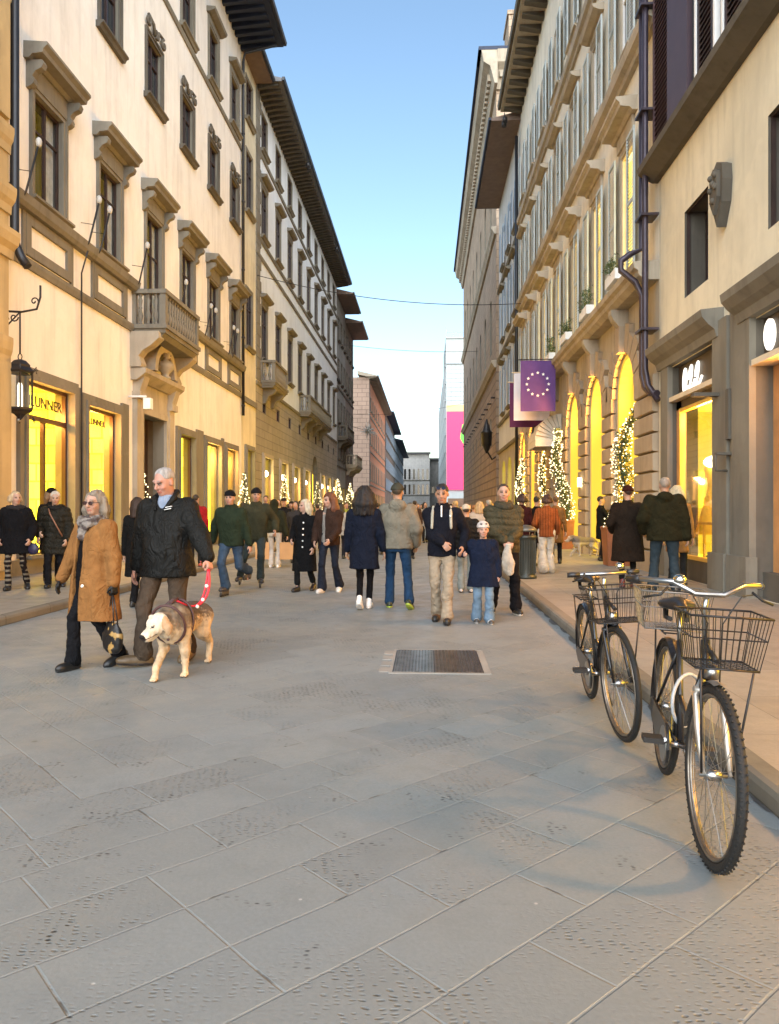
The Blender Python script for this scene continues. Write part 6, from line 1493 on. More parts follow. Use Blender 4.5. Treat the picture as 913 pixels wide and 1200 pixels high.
person('man in a bright red jacket beside the skater in green', 247, 17.5, yaw=200, H=1.66, gz=PVZ, xy=(-4.95-.4, 17.2), hair=dict(style='short', col=(.02, .014, .012)), skin=(.5, .3, .22), head=(-25, 0, 0), top=dict(kind='jacket', col=(.36, .018, .022), hem=.8, fat=1.15, sl=1.2), legs=dict(col=(.02,)*3), shoe=dict(col=(.3, .05, .04)), vox=.016)
wp = person('person in olive hood and white trousers between two brown shopping bags', 322, 18.6, yaw=178, H=1.66, w=1.15, hair=dict(style='short', col=(.05, .03, .02)), hat=dict(kind='hood', col=(.025, .028, .015)), top=dict(kind='jacket', col=(.028, .03, .016), hem=.92, fat=1.25, sl=1.25), legs=dict(col=(.68, .64, .58), r=1.0, cuff=.08), shoe=dict(col=(.65,)*3, sole=(.7,)*3), hands=((-.33, -.02, .84), (.33, -.02, .84)), vox=.016)
for i, (sx, t) in enumerate(((0, 'brown paper shopping bag on the street side of the white trousers'), (1, 'brown paper shopping bag on the shop side of the white trousers'))):
    q = wpt(wp, wp['wr'][sx]+np.array((0, 0, -.10))); box_bag('shopping_bag', t, 'shopping bag', q, (.34, .12, .42), (.42, .24, .10), 8, .1, 'brown paper bags by the white trousers')
# ------------------------------------------------------------------ far crowd, one figure each
random.seed(11)
crowd = [
 (333, 22, 'in a dark cap and black coat', (.012, .012, .014), 'cap', (.02, .015, .012), (.02, .02, .02), 0),
 (342, 24, 'in a brown cap and dark blue jacket', (.02, .025, .05), 'cap', (.05, .03, .02), (.05, .06, .08), 0),
 (312, 25, 'with brown hair in a grey coat', (.08, .08, .085), None, (.06, .03, .02), (.02, .02, .02), 0),
 (372, 26, 'with dark hair in a tan coat', (.22, .13, .07), None, (.03, .02, .015), (.03, .03, .04), 180),
 (399, 22, 'with black hair in a pale grey jacket', (.42, .40, .36), None, (.01, .01, .01), (.02, .02, .03), 180),
 (406, 30, 'in a yellow green jacket', (.40, .45, .08), None, (.06, .03, .02), (.02, .02, .02), 0),
 (446, 32, 'in a black coat between the couple seen from behind', (.012,)*3, None, (.03, .02, .01), (.02,)*3, 180),
 (486, 30, 'with dark hair in a brown coat', (.08, .045, .03), None, (.02, .012, .01), (.03,)*3, 180),
 (494, 38, 'in a dark green coat', (.03, .05, .03), None, (.05, .03, .02), (.02,)*3, 0),
 (489, 55, 'in a pale coat in the far middle of the street', (.35, .32, .28), None, (.05, .03, .02), (.02,)*3, 180),
 (503, 48, 'in a black padded jacket', (.01,)*3, 'beanie', (.02,)*3, (.03,)*3, 180),
 (533, 24, 'with blonde hair in a black jacket', (.012,)*3, None, (.45, .32, .15), (.03, .04, .06), 180),
 (555, 26, 'in a red scarf and white coat', (.5, .42, .36), None, (.25, .12, .05), (.03,)*3, 180),
 (572, 22, 'with grey hair in a navy coat', (.015, .02, .04), None, (.3, .28, .25), (.02,)*3, 180),
 (540, 40, 'in a camel coat', (.3, .17, .07), None, (.03, .02, .01), (.02,)*3, 0),
 (566, 34, 'in an orange jacket', (.45, .14, .04), None, (.03, .02, .01), (.03,)*3, 180),
 (597, 23, 'in a dark coat near the kerb', (.02, .015, .012), None, (.04, .02, .015), (.02,)*3, 180),
 (381, 36, 'in a white jacket by the lit shops', (.5, .48, .45), None, (.02,)*3, (.02,)*3, 0),
 (352, 33, 'in a dark red coat by the lit shops', (.12, .015, .015), None, (.02,)*3, (.02,)*3, 180),
 (419, 45, 'in a beige coat under the balconies', (.3, .24, .16), None, (.05, .03, .02), (.02,)*3, 0),
 (476, 42, 'in a blue jacket', (.03, .06, .14), None, (.02,)*3, (.03,)*3, 180),
 (516, 60, 'in a brown jacket under the pink screen', (.1, .06, .03), None, (.02,)*3, (.03,)*3, 180),
 (231, 24, 'in a purple coat by the shop door', (.06, .02, .07), None, (.03, .02, .01), (.02,)*3, 0),
 (285, 27, 'in a mustard coat between the two skaters', (.3, .19, .04), None, (.03, .02, .01), (.02,)*3, 180),
 (528, 33, 'in a black hat', (.02, .02, .025), 'beanie', (.02,)*3, (.03,)*3, 0),
 (459, 60, 'in a grey jacket in the far distance', (.15, .15, .16), None, (.02,)*3, (.03,)*3, 180),
 (582, 30, 'in a teal coat', (.02, .07, .08), None, (.1, .05, .02), (.02,)*3, 0)]
more = [(338, 28, 'in a maroon jacket and grey trousers', (.12, .02, .03)), (347, 20.5, 'in a charcoal overcoat near the blonde woman', (.04, .04, .045)), (364, 29, 'in a forest green parka', (.03, .07, .03)), (392, 27, 'in a slate blue coat', (.05, .08, .12)),
 (409, 38, 'in a pink jacket', (.4, .12, .16)), (327, 31, 'in a sand coloured coat', (.35, .28, .18)), (442, 24, 'in a dark plum coat', (.06, .02, .05)), (450, 45, 'in a rust coloured jacket', (.25, .08, .03)), (481, 22, 'in a near black anorak', (.015, .016, .02)),
 (498, 33, 'in an ivory jacket', (.5, .46, .4)), (490, 40, 'in a moss green coat', (.08, .09, .04)), (508, 40, 'in a burgundy coat', (.14, .02, .03)), (535, 45, 'in a cobalt jacket', (.02, .05, .2)), (550, 33, 'in a chocolate brown coat', (.05, .03, .02)), (576, 38, 'in a light grey puffer', (.35, .35, .36)),
 (602, 29, 'in a copper coloured coat', (.3, .12, .05)), (371, 42, 'in a dark teal parka', (.02, .06, .06)), (435, 60, 'in a silver grey coat', (.3, .3, .31)), (468, 34, 'in a dark khaki coat', (.09, .08, .05)), (523, 52, 'in a lavender coat', (.25, .2, .35)), (318, 36, 'in a bottle green overcoat', (.01, .05, .03)), (556, 50, 'in a beige trench', (.38, .3, .2))]
for px, d, t, tc in more: crowd.append((px, d, t, tc, None, random.choice([(.02, .015, .01), (.08, .04, .02), (.3, .2, .1), (.01, .01, .01)]), (.02, .02, .025), random.choice([0, 180])))
for i, (px, d, t, tc, hk, hc, lc, yw) in enumerate(crowd):
    st = random.choice(['short', 'short', 'bob', 'long'])
    ln = random.uniform(.55, .85); a = random.uniform(.06, .2)
    person('distant person '+t, px, d, yaw=yw+random.uniform(-25, 25), H=random.uniform(1.58, 1.8), w=random.uniform(.98, 1.12), head=(random.uniform(-25, 25), 0, 0), skin=(.52, .32, .24), hair=dict(style='short' if hk else st, col=hc, vol=.006), hat=dict(kind=hk, col=(.03, .025, .025)) if hk else None,
        feet=(((-.09, -a), 0, 0), ((.09, a, .12), 0, 15)), hands=random.choice([((-.25, -.12, .86), (.26, .06, .86)), ((-.20, -.22, 1.05), (.27, .05, .86)), ((-.22, -.02, .9), (.22, -.02, .9)), ((-.27, .1, .88), (.24, -.24, 1.0))]), top=dict(kind='coat' if ln < .75 else 'jacket', col=tc, hem=ln, flare=.03 if ln < .75 else 0, fat=1.12, sl=1.12), legs=dict(col=lc), vox=max(.02, d*.0008), group='people strolling far down the street', gz=PVZ if PT(px, d)[0] < KL else 0)
# ------------------------------------------------------------------ bicycles
RUB = simple('rubber', (.009, .008, .007), .75, bump=.4, bscale=90); CHR = simple('chrome', (.38, .37, .36), .3, metal=1.0, var=.1); RIMM = simple('rim_aluminium', (.22, .19, .16), .4, metal=.9, var=.35, scale=14)
PBLK = simple('bike_paint_black', (.008, .008, .009), .3, coat=.2, var=.3); PDG = simple('bike_paint_dark', (.012, .012, .014), .35, coat=.15, var=.4); WIRE = simple('basket_wire_black', (.03, .026, .024), .35, metal=.5); WIREG = simple('basket_wire_grey', (.22, .20, .18), .4, metal=.6)
SADL = simple('saddle_black', (.016, .013, .012), .4); BELL = simple('bell_chrome', (.6, .57, .5), .12, metal=1.0); RUST = simple('fork_silver', (.45, .40, .34), .35, metal=.7, var=.3, scale=12); MUD = simple('mudguard_grey', (.16, .14, .12), .45, metal=.5, var=.4, scale=10); TAPE = simple('cable_lock_grey', (.35, .36, .37), .4)
def wheel(parent, c, rad, knob=False, name='front_wheel', steer=0):
    """local: y forward... wheel plane contains y and z; c = (x, y, z)"""
    m = MB(); N = 56
    rot = lambda dy: (c[0]+dy*math.sin(steer)*-1, c[1]+dy*math.cos(steer))
    def P(r, a, off=0):
        dy = r*math.cos(a); x, y = rot(dy); return (x+off*math.cos(steer), c[2]+r*math.sin(a), y+off*math.sin(steer))
    m.tube([P(rad-.022, 2*math.pi*k/N) for k in range(N)], .020 if knob else .018, 10, closed=True)
    if knob:
        for k in range(72):
            a = 2*math.pi*k/72
            for off in (-.012, .012):
                aa = a+(.02 if off > 0 else 0); m.tube([P(rad-.006, aa, off), P(rad+.001, aa, off)], .005, 4)
    wo = m.build(name, RUB, parent, off=(0,0,0))
    m = MB(); r1 = rad-.046
    for off in (-.010, .010): m.tube([P(r1, 2*math.pi*k/N, off) for k in range(N)], .0065, 6, closed=True)
    m.tube([P(r1-.004, 2*math.pi*k/N) for k in range(N)], .009, 6, closed=True); m.build('rim', RIMM, wo, off=(0,0,0))
    m = MB()
    for k in range(32):
        a = 2*math.pi*k/32; sgn = 1 if k % 2 else -1; b = a+(.5 if (k//2) % 2 else -.5)
        m.tube([P(.022, b, sgn*.028), P(r1, a, 0)], .0013, 4, cap=False)
    m.build('spokes', CHR, wo, off=(0,0,0))
    m = MB(); m.tube([P(0, 0, -.055), P(0, 0, -.03), P(0, 0, -.028), P(0, 0, .028), P(0, 0, .03), P(0, 0, .055)], [.008, .008, .022, .022, .008, .008], 10); m.build('hub', CHR, wo, off=(0,0,0))
    return wo
def basket(parent, c, wt, wb, dt, db, h, mat, name='basket', nx=11, ny=7, dz=0):
    """wire basket, c = centre of the top rim; wt/dt = top width (x) and depth (y)"""
    m = MB(); x, y, z = c
    rim = lambda w, d, zz: [(x+sx*w/2, zz, y+sy*d/2) for sx, sy in ((-1, -1), (1, -1), (1, 1), (-1, 1))]
    m.tube(rim(wt, dt, z), .0045, 6, closed=True); m.tube(rim(wb, db, z-h), .004, 6, closed=True); t = .42; m.tube(rim(wt+(wb-wt)*t, dt+(db-dt)*t, z-h*t), .003, 5, closed=True)
    for k in range(nx+1):
        u = k/nx-.5
        for sy in (-1, 1): m.tube([(x+u*wt, z, y+sy*dt/2), (x+u*wb, z-h, y+sy*db/2)], .0019, 4, cap=False)
        m.tube([(x+u*wb, z-h, y-db/2), (x+u*wb, z-h, y+db/2)], .0019, 4, cap=False)
    for k in range(ny+1):
        u = k/ny-.5
        for sx in (-1, 1): m.tube([(x+sx*wt/2, z, y+u*dt), (x+sx*wb/2, z-h, y+u*db)], .0019, 4, cap=False)
        m.tube([(x-wb/2, z-h, y+u*db), (x+wb/2, z-h, y+u*db)], .0019, 4, cap=False)
    return m.build(name, mat, parent, off=(0,0,0))
def bicycle(label, front, rear, lean, rad, steer, knob, rear_basket, flat_bar, paint, bw=.38, hbw=.58, stz=.94, fmat=RUST, saddle_z=.93):
    fx, fy = front; rx, ry = rear; wb = math.hypot(fx-rx, fy-ry)
    root = thing('bicycle', label, 'bicycle', (rx, ry, 0)); root.rotation_euler = (0, 0, math.atan2(-(fx-rx), fy-ry))
    root.rotation_mode = 'XYZ'; root.rotation_euler = (Matrix.Rotation(math.atan2(-(fx-rx), fy-ry), 3, 'Z') @ Matrix.Rotation(lean, 3, 'Y')).to_euler()
    T = lambda *p: (p[0], p[2], p[1])   # x, y, z -> builder order
    def tb(m, pts, r, n=8, **k): m.tube([T(*p) for p in pts], r, n, **k)
    wheel(root, (0, wb, rad), rad, knob, 'front_wheel', steer); wheel(root, (0, 0, rad), rad, False, 'rear_wheel')
    bb = (0, .42, .28); seat_t = (0, .26, .76); hd_t = (0, wb-.26, .86); hd_b = (0, wb-.20, .66)
    m = MB(); tb(m, [bb, seat_t], .016); tb(m, [hd_t, hd_b], .02, 10); tb(m, [(0, wb-.21, .70), (0, wb-.33, .52), (0, .62, .33), bb], .018); tb(m, [(0, wb-.235, .78), (0, wb-.36, .62), (0, .55, .44), (0, .35, .50)], .014)
    for s in (-1, 1): tb(m, [(s*.012, .40, .28), (s*.055, .0, rad)], .010, 6); tb(m, [(s*.012, .27, .70), (s*.055, 0, rad)], .008, 6)
    m.build('frame', paint, root, off=(0,0,0))
    cs, sn = math.cos(steer), math.sin(steer)
    def S(x, y, z): dy = y-(wb-.22); return (x*cs-dy*sn*1, wb-.22+dy*cs+x*sn, z)
    m = MB()
    for s in (-1, 1): tb(m, [S(s*.02, wb-.19, .70), S(s*.055, wb-.16, .64), S(s*.055, wb-.09, .5), S(s*.052, wb, rad)], [.014, .015, .014, .010], 8)
    tb(m, [S(-.06, wb-.17, .66), S(.06, wb-.17, .66)], .018); m.build('fork', fmat, root, off=(0,0,0))
    m = MB(); tb(m, [hd_t, S(0, wb-.29, stz), S(0, wb-.27, stz+.05)], .013)
    hz = stz+.08; hy = wb-.25
    if flat_bar: tb(m, [S(-hbw/2, hy-.04, hz), S(0, hy, hz), S(hbw/2, hy-.04, hz)], .0125, 8)
    else: tb(m, [S(-hbw/2, hy-.20, hz+.02), S(-hbw*.42, hy-.10, hz+.03), S(-hbw*.25, hy-.0, hz+.035), S(-.06, hy+.02, hz-.01), S(.06, hy+.02, hz-.01), S(hbw*.25, hy, hz+.035), S(hbw*.42, hy-.10, hz+.03), S(hbw/2, hy-.20, hz+.02)], .0125, 8)
    hb = m.build('handlebar', CHR, root, off=(0,0,0))
    for s in (-1, 1):
        m = MB()
        if flat_bar: tb(m, [S(s*hbw*.34, hy-.028, hz), S(s*hbw*.51, hy-.042, hz)], .017, 8)
        else: tb(m, [S(s*hbw*.44, hy-.13, hz+.027), S(s*hbw*.505, hy-.22, hz+.018)], .018, 8)
        m.build('grip', SADL, hb, off=(0,0,0)); m = MB(); tb(m, [S(s*hbw*.3, hy+.02, hz+.01), S(s*hbw*.36, hy+.05, hz-.02), S(s*hbw*.46, hy+.0, hz-.04)], .006, 6); tb(m, [S(s*hbw*.3, hy+.03, hz), S(s*.10, hy+.12, hz+.0), S(s*.03, hy+.12, hz-.12), S(s*.04, wb-.16, .66)], .003, 5); m.build('brake_lever', LETK, hb, off=(0,0,0))
    m = MB(); b_ = S(.12 if not flat_bar else -.1, hy-.0, hz+.035); m.lathe(T(*b_), [(-.01, .012), (0, .03), (.018, .028), (.03, .016), (.034, .004)], 14); m.build('bell', BELL, hb, off=(0,0,0))
    # saddle
    m = MB(); tb(m, [seat_t, (0, .22, saddle_z-.03)], .0125); m.build('seat_post', CHR, root, off=(0,0,0))
    K = Field((-.14, .0, saddle_z-.12), (.14, .42, saddle_z+.08), .009); K.ell((0, .13, saddle_z), (.095, .10, .035), .03); K.cap((0, .18, saddle_z), (0, .36, saddle_z-.004), .04, .018, .04); K.boxc((-.2, -.1, saddle_z-.2), (.2, .6, saddle_z-.022), .01, 's')
    smesh('saddle', K, LEATH, root, 1, col=(.016, .013, .012))
    m = MB()
    for s in (-1, 1): tb(m, [(s*.05, .10, saddle_z-.02), (s*.05, .13, saddle_z-.07), (s*.04, .2, saddle_z-.07)], .014, 6)
    m.build('saddle_springs', IRON, root, off=(0,0,0))
    # mudguards
    for nm, cy, a0, a1, st in (('front_mudguard', wb, 15, 95, steer), ('rear_mudguard', 0, 50, 185, 0)):
        m = MB(); N = 22; prev = None
        for k in range(N+1):
            a = R(a0+(a1-a0)*k/N) if nm[0] == 'r' else R(180-(a0+(a1-a0)*k/N)+ (0))
            r = rad+.014; dy = r*math.cos(a) if nm[0] == 'f' else -r*math.cos(R(a0+(a1-a0)*k/N))*-1
            if nm[0] == 'r': dy = -r*math.cos(math.pi-R(a0+(a1-a0)*k/N)+math.pi); zz = r*math.sin(R(a0+(a1-a0)*k/N)); dy = r*math.cos(R(a0+(a1-a0)*k/N))*1
            else: zz = r*math.sin(a)
            row = [(o, cy+dy*math.cos(st)+0, rad+zz-abs(o)*.35) for o in (-.026, -.013, 0, .013, .026)]
            row = [T(p[0]*math.cos(st)-dy*math.sin(st), p[1]+p[0]*math.sin(st), p[2]) for p in row]
            if prev:
                for j in range(4): m.face([prev[j], prev[j+1], row[j+1], row[j]], True)
            prev = row
        m.build(nm, MUD if nm[0] == 'f' and knob else paint, root, off=(0,0,0))
    # cranks, chain guard, chain
    m = MB(); tb(m, [(.06, .42, .28), (.085, .42, .28)], [.085, .085], 28); tb(m, [(-.07, .42, .28), (.07, .42, .28)], .014); cr = m.build('crankset', CHR, root, off=(0,0,0))
    for s, dy, dz in ((1, .15, .06), (-1, -.15, -.06)):
        m = MB(); tb(m, [(s*.09, .42, .28), (s*.10, .42+dy, .28+dz)], .010, 6); m.build('crank_arm', CHR, cr, off=(0,0,0)); m = MB(); m.box(min(s*.11, s*.20), max(s*.11, s*.20), .28+dz-.012, .28+dz+.012, .42+dy-.04, .42+dy+.04); m.build('pedal', LETK, cr, off=(0,0,0))
    m = MB(); tb(m, [(.062, .42, .365), (.062, .0, rad+.035), (.062, -.03, rad), (.062, 0, rad-.035), (.062, .42, .195)], .005, 5); m.build('chain', IRON, root, off=(0,0,0))
    m = MB(); m.poly([(.42+.11*math.cos(a*.35), .28+.11*math.sin(a*.35)) for a in range(-4, 6)]+[(.0, rad+.06), (-.05, rad), (.0, rad-.055)], .07, .078) if False else None
    m.F = Fr((0,0,0), (0,1,0), (1,0,0)); m.poly([(.42+.105*math.cos(a*.36), .28+.105*math.sin(a*.36)) for a in range(-4, 5)]+[(.02, rad+.05), (-.04, rad), (.02, rad-.05)], .068, .08); m.build('chain_guard', PBLK, root, off=(0,0,0))
    # rack
    m = MB()
    for s in (-1, 1): tb(m, [(s*.06, .20, rad*2+.06), (s*.06, -.16, rad*2+.06), (s*.04, -.20, rad*2+.05)], .005, 6); tb(m, [(s*.065, -.08, rad*2+.06), (s*.06, 0, rad)], .005, 6)
    for k in range(4): tb(m, [(-.06, .16-.1*k, rad*2+.06), (.06, .16-.1*k, rad*2+.06)], .004, 5)
    m.build('rack', IRON, root, off=(0,0,0))
    # baskets
    by = wb-.05
    bk = basket(root, (0, 0, 0), bw, bw*.78, .25, .20, .21, WIRE); bk.location = (-(by-(wb-.22))*sn, wb-.22+(by-(wb-.22))*cs, stz+.015); bk.rotation_euler.z = steer
    m = MB(); tb(m, [S(0, wb-.22, .84), S(0, wb-.08, .80)], .012, 6)
    for s in (-1, 1): tb(m, [S(s*.06, wb, rad), S(s*.1, wb+.05, stz-.2)], .005, 6)
    m.build('basket_bracket', IRON, root, off=(0,0,0))
    if rear_basket: basket(root, (0, -.03, rad*2+.27), .36, .30, .34, .26, .2, WIREG, 'rear_basket')
    m = MB(); tb(m, [(-.03, .36, .25), (-.10, .30, .02)], .008, 6); m.build('kickstand', CHR, root, off=(0,0,0))
    m = MB(); m.box(-.02, .02, stz-.16, stz-.11, 0, .03); m = MB(); p = S(0, wb-.14, .745); m.lathe(T(*p), [(-.03, .01), (-.025, .03), (.025, .03), (.03, .01)], 12); m.build('front_light', CHR, root, off=(0,0,0))
    m = MB(); m.ball(T(0, -rad-.01, rad+.15), (.02, .01, .03)); m.build('rear_reflector', simple('reflector_red', (.5, .01, .01), .2) if 'reflector_red' not in MATS else MATS['reflector_red'], root, off=(0,0,0))
    return root
ba = bicycle('nearest bicycle with a knobbly front tyre, front and rear wire baskets and curved chrome handlebar', PG(829, 1013), PG(776, 905), R(-3), .36, R(4), True, True, False, PDG, bw=.31, stz=.99)
bb_ = bicycle('second bicycle with slim tyres and a straight silver handlebar behind the nearest one', PG(729, 868), PG(691, 818), R(3), .355, R(6), False, False, True, PBLK, bw=.38, hbw=.46, stz=.93, fmat=PBLK, saddle_z=.92)
# cable lock on the nearest bicycle
lk = thing('cable_lock', 'grey cable lock looped around the frame of the nearest bicycle', 'bike lock', (*PG(800, 930), .45)); lx, ly_ = PG(800, 930); m = MB()
m.tube([(lx+.02+.10*math.cos(2*math.pi*k/20), .47+.13*math.sin(2*math.pi*k/20), ly_+.10*math.cos(2*math.pi*k/20)*.8) for k in range(20)], .009, 8, closed=True); m.build('cable', TAPE, lk)
# litter bin
bx, by = PT(616, 14.5)
bn = thing('litter_bin', 'dark green cylindrical litter bin on the kerb edge with a domed grey lid', 'litter bin', (bx, by, PVZ)); BINM = simple('bin_paint', (.03, .034, .028), .4, metal=.3)
m = MB(); m.lathe((bx, PVZ, by), [(0, .21), (.05, .21), (.06, .185), (.08, .18), (.76, .185), (.78, .2), (.82, .2), (.83, .17)], 24)
for k in range(24): a = 2*math.pi*k/24; m.box(bx+.187*math.cos(a)-.006, bx+.187*math.cos(a)+.006, PVZ+.1, PVZ+.74, by+.187*math.sin(a)-.006, by+.187*math.sin(a)+.006)
m.build('drum', BINM, bn)
m = MB(); m.lathe((bx, PVZ+.9, by), [(0, .2), (.03, .22), (.08, .17), (.12, .08), (.13, .02)], 20)
for a in (0, 2.1, 4.2): m.tube([(bx+.17*math.cos(a), PVZ+.8, by+.17*math.sin(a)), (bx+.17*math.cos(a), PVZ+.92, by+.17*math.sin(a))], .012, 6)
m.build('lid', simple('bin_lid', (.10, .10, .09), .4, metal=.4), bn)
# ------------------------------------------------------------------ lit trees and planters
LEAFM = simple('leaf_dark_green', (.035, .065, .025), .6, var=.5, scale=30); TERR = simple('planter_wood', (.26, .085, .028), .55, var=.25); TRK = simple('bark', (.05, .035, .025), .9)
def leafball(m, c, r, n, s, rnd):
    for _ in range(n):
        v = Vector((rnd.gauss(0, 1), rnd.gauss(0, 1), rnd.gauss(0, 1))).normalized(); p = Vector(c)+v*r*rnd.uniform(.45, 1.0)
        a = Vector((rnd.gauss(0, 1), rnd.gauss(0, 1), rnd.gauss(0, 1))).normalized(); b = v.cross(a).normalized()*s*rnd.uniform(.6, 1.3); a = (a+v*.6).normalized()*s*1.6
        i = len(m.v); m.v += [tuple(p-b*.5), tuple(p+a*.5-b*.1), tuple(p+b*.5), tuple(p-a*.4)]; m.f.append((i, i+1, i+2, i+3)); m.sm.append(False); m.mi.append(0)
def lit_tree(label, pos, h, rfun, pot=(.3, .4), n=90, nb=150, seed=1, path=None, bulb=.022, cat='christmas tree', name='lit_tree', lf=.035):
    rnd = random.Random(seed); x, y, z = pos; t = thing(name, label, cat, pos)
    m = MB(Fr((0,0,0), (1,0,0), (0,1,0))); m.F = ID
    if pot: pm = MB(); pm.lathe((x, z, y), [(0, pot[0]*.85), (pot[1]*.9, pot[0]), (pot[1], pot[0]*1.06), (pot[1]+.03, pot[0]*1.0)], 4 if pot[0] > .35 else 16, sq=True); pm.build('planter', TERR, t)
    f = MB(); bl = MB(); z0 = z+(pot[1] if pot else .1)
    tr = MB(); pts = []
    for k in range(13): q = k/12; ox, oy = path(q) if path else (0, 0); pts.append((x+ox*.8, z0+(h-(z0-z))*q*.96, y+oy*.8))
    tr.tube(pts, [.04*(1-.8*k/12)+.006 for k in range(13)], 6); tr.build('trunk', TRK, t)
    for k in range(n):
        q = (k+.5)/n; ox, oy = path(q) if path else (0, 0); r = rfun(q); zz = z0+(h-(z0-z))*q; a = rnd.uniform(0, 6.28); rr = r*rnd.uniform(.2, .8)
        leafball(f, (x+ox+rr*math.cos(a), y+oy+rr*math.sin(a), zz), r*.42+.03, 26, lf, rnd)
    f.build('foliage', LEAFM, t)
    for k in range(nb):
        q = rnd.random(); ox, oy = path(q) if path else (0, 0); r = rfun(q)*rnd.uniform(.8, 1.12); zz = z0+(h-(z0-z))*q; a = rnd.uniform(0, 6.28)
        bl.ball((x+ox+r*math.cos(a), zz, y+oy+r*math.sin(a)), bulb*rnd.uniform(.7, 1.3), 5, 4)
    bl.build('fairy_lights', BULB, t, kind='stuff'); return t
cone = lambda r: (lambda q: r*(1-q)+.04)
lit_tree('slim lit christmas tree in the palace doorway under the stone balcony', (*FL(22.0, 0, -.25)[:2], PVZ), 3.3, cone(.5), n=70, nb=260, seed=2, bulb=.02)
lit_tree('small lit christmas tree against the last window of the cream palace', (*FL(31.8, 0, .5)[:2], PVZ), 2.9, cone(.4), n=60, nb=130, seed=3, bulb=.024)
lit_tree('lit christmas tree in front of the first lamp lit shop of the white palace', (*FL(40.3, 0, .6)[:2], PVZ), 3.2, cone(.5), n=60, nb=130, seed=4, bulb=.026)
lit_tree('lit christmas tree before the stone arch of the white palace', (*FL(52.4, 0, .6)[:2], PVZ), 3.3, cone(.6), n=60, nb=130, seed=5, bulb=.022)
lit_tree('pale lit christmas tree farther along the left shops', (*FL(62.8, 0, .8)[:2], PVZ), 3.9, cone(.7), n=60, nb=130, seed=6, bulb=.04)
lit_tree('farthest lit christmas tree under the long grey balcony', (*FL(72, 0, .9)[:2], PVZ), 3.9, cone(.8), n=60, nb=120, seed=7, bulb=.045)
sp = lambda amp, turns, ph=0: (lambda q: (amp*math.sin(q*turns*6.28+ph)*(1-.3*q), amp*math.cos(q*turns*6.28+ph)*.4*(1-.3*q)))
def rsp(q): return max(.06, .42-.34*q) if q < .75 else .10+.12*(q-.75)
lit_tree('tall twisting garland with fairy lights in a square planter at the nearest arch', (*PT(722, 17.9), PVZ), 4.5, lambda q: max(.08, .36-.26*q), pot=(.42, .9), n=170, nb=520, seed=8, path=lambda q: ((q*.55+.16*math.sin(q*9)), .1*q), bulb=.015)
lit_tree('lit garland climbing from a red planter beside the awning door', (*PT(662, 25.6), PVZ), 4.1, lambda q: max(.09, .30-.16*q), pot=(.36, .95), n=130, nb=360, seed=9, path=lambda q: (-.35*q+.1*math.sin(q*8), .05*q), bulb=.019)
lit_tree('lit garland on the far side of the awning door', (*PT(636, 30.5), PVZ), 4.1, lambda q: max(.08, .24-.12*q), pot=(.3, .9), n=100, nb=300, seed=10, path=lambda q: (.1*q+.1*math.sin(q*8), 0), bulb=.022)
lit_tree('thin lit garland beside the farthest arches of the arcade palace', (*PT(611, 36.5), PVZ), 3.9, lambda q: max(.10, .30-.15*q), pot=(.3, .7), n=60, nb=300, seed=12, path=lambda q: (.1*math.sin(q*8), 0), bulb=.025)
# window box plants
for k, (c, t) in enumerate(((18.4, 'leafy plant in a white window box at the nearest lit window of the arcade palace'), (21.6, 'bushy plant in the window box of the second lit window from the downpipes'), (24.8, 'plant in the window box of the third lit window from the downpipes'), (28.0, 'plant in the window box of the lit window above the flags'))):
    p = FR(c, 7.02, .28); o = thing('window_plant', t, 'plant', tuple(p), 0, 'window box plants of the arcade palace'); rnd = random.Random(k)
    m = MB(FR); m.box(c-.5, c+.5, 6.95, 7.2, .20, .42); m.build('window_box', WHITEP, o)
    f = MB()
    for j in range(26): q = FR(c+rnd.uniform(-.45, .45), 7.25+abs(rnd.gauss(0, .26)), .3+rnd.uniform(-.1, .14)); leafball(f, tuple(q), .12, 22, .035, rnd)
    f.build('foliage', LEAFM, o)
# ------------------------------------------------------------------ flags, awning, lantern, lamps, wires
def flag(label, d, x0, x1, z0, z1, mat, seed, stars=False):
    yy = d+S_*((x0+x1)/2); o = thing('flag', label, 'flag', ((x0+x1)/2, yy, z1)); N = 18
    m = MB(); m.tube([(x0-.08, z1+.03, yy), (4.9, z1+.05, yy)], .02, 6); m.build('flagpole', LEDGEL if not stars else IRON, o)
    wv = lambda u, v: yy+.04*math.sin(u*7+seed+v*1.5)*(1-v*.0)*(.3+.7*(1-v))
    m = MB()
    for i in range(N):
        for j in range(N):
            P = []
            for a, b in ((i, j), (i+1, j), (i+1, j+1), (i, j+1)): u, v = a/N, b/N; P.append((x0+(x1-x0)*u, z0+(z1-z0)*v, wv(u, v)))
            m.face(P, True)
    cl = m.build('flag_cloth', mat, o)
    if stars:
        m = MB(); cx, cz, rr = (x0+x1)/2-.02, (z0+z1)/2+.05, .38
        for k in range(12):
            a = 2*math.pi*k/12; sx, sz = cx+rr*math.cos(a), cz+rr*math.sin(a)*1.05; P = []
            for q in range(10): b = math.pi/2+q*math.pi/5; r = .062 if q % 2 == 0 else .026; P.append((sx+r*math.cos(b), sz+r*math.sin(b), yy-.055))
            m.face(P)
        m.build('stars', WHITEP, cl)
flag('purple flag with a ring of white stars hanging over the arcade door', 26.4, 3.3, 4.52, 4.9, 6.68, simple('flag_purple', (.085, .035, .165), .8, var=.1), 1, True)
flag('white flag hanging behind the purple starred flag', 27.6, 3.2, 4.5, 4.72, 6.45, simple('flag_white', (.62, .58, .60), .8, var=.05), 2.2)
flag('dark maroon flag farthest back of the three over the door', 28.8, 3.18, 4.5, 4.6, 6.3, simple('flag_maroon', (.10, .012, .06), .8, var=.1), 3.1)
AWN = simple('awning_cream', (.60, .55, .46), .8, var=.08)
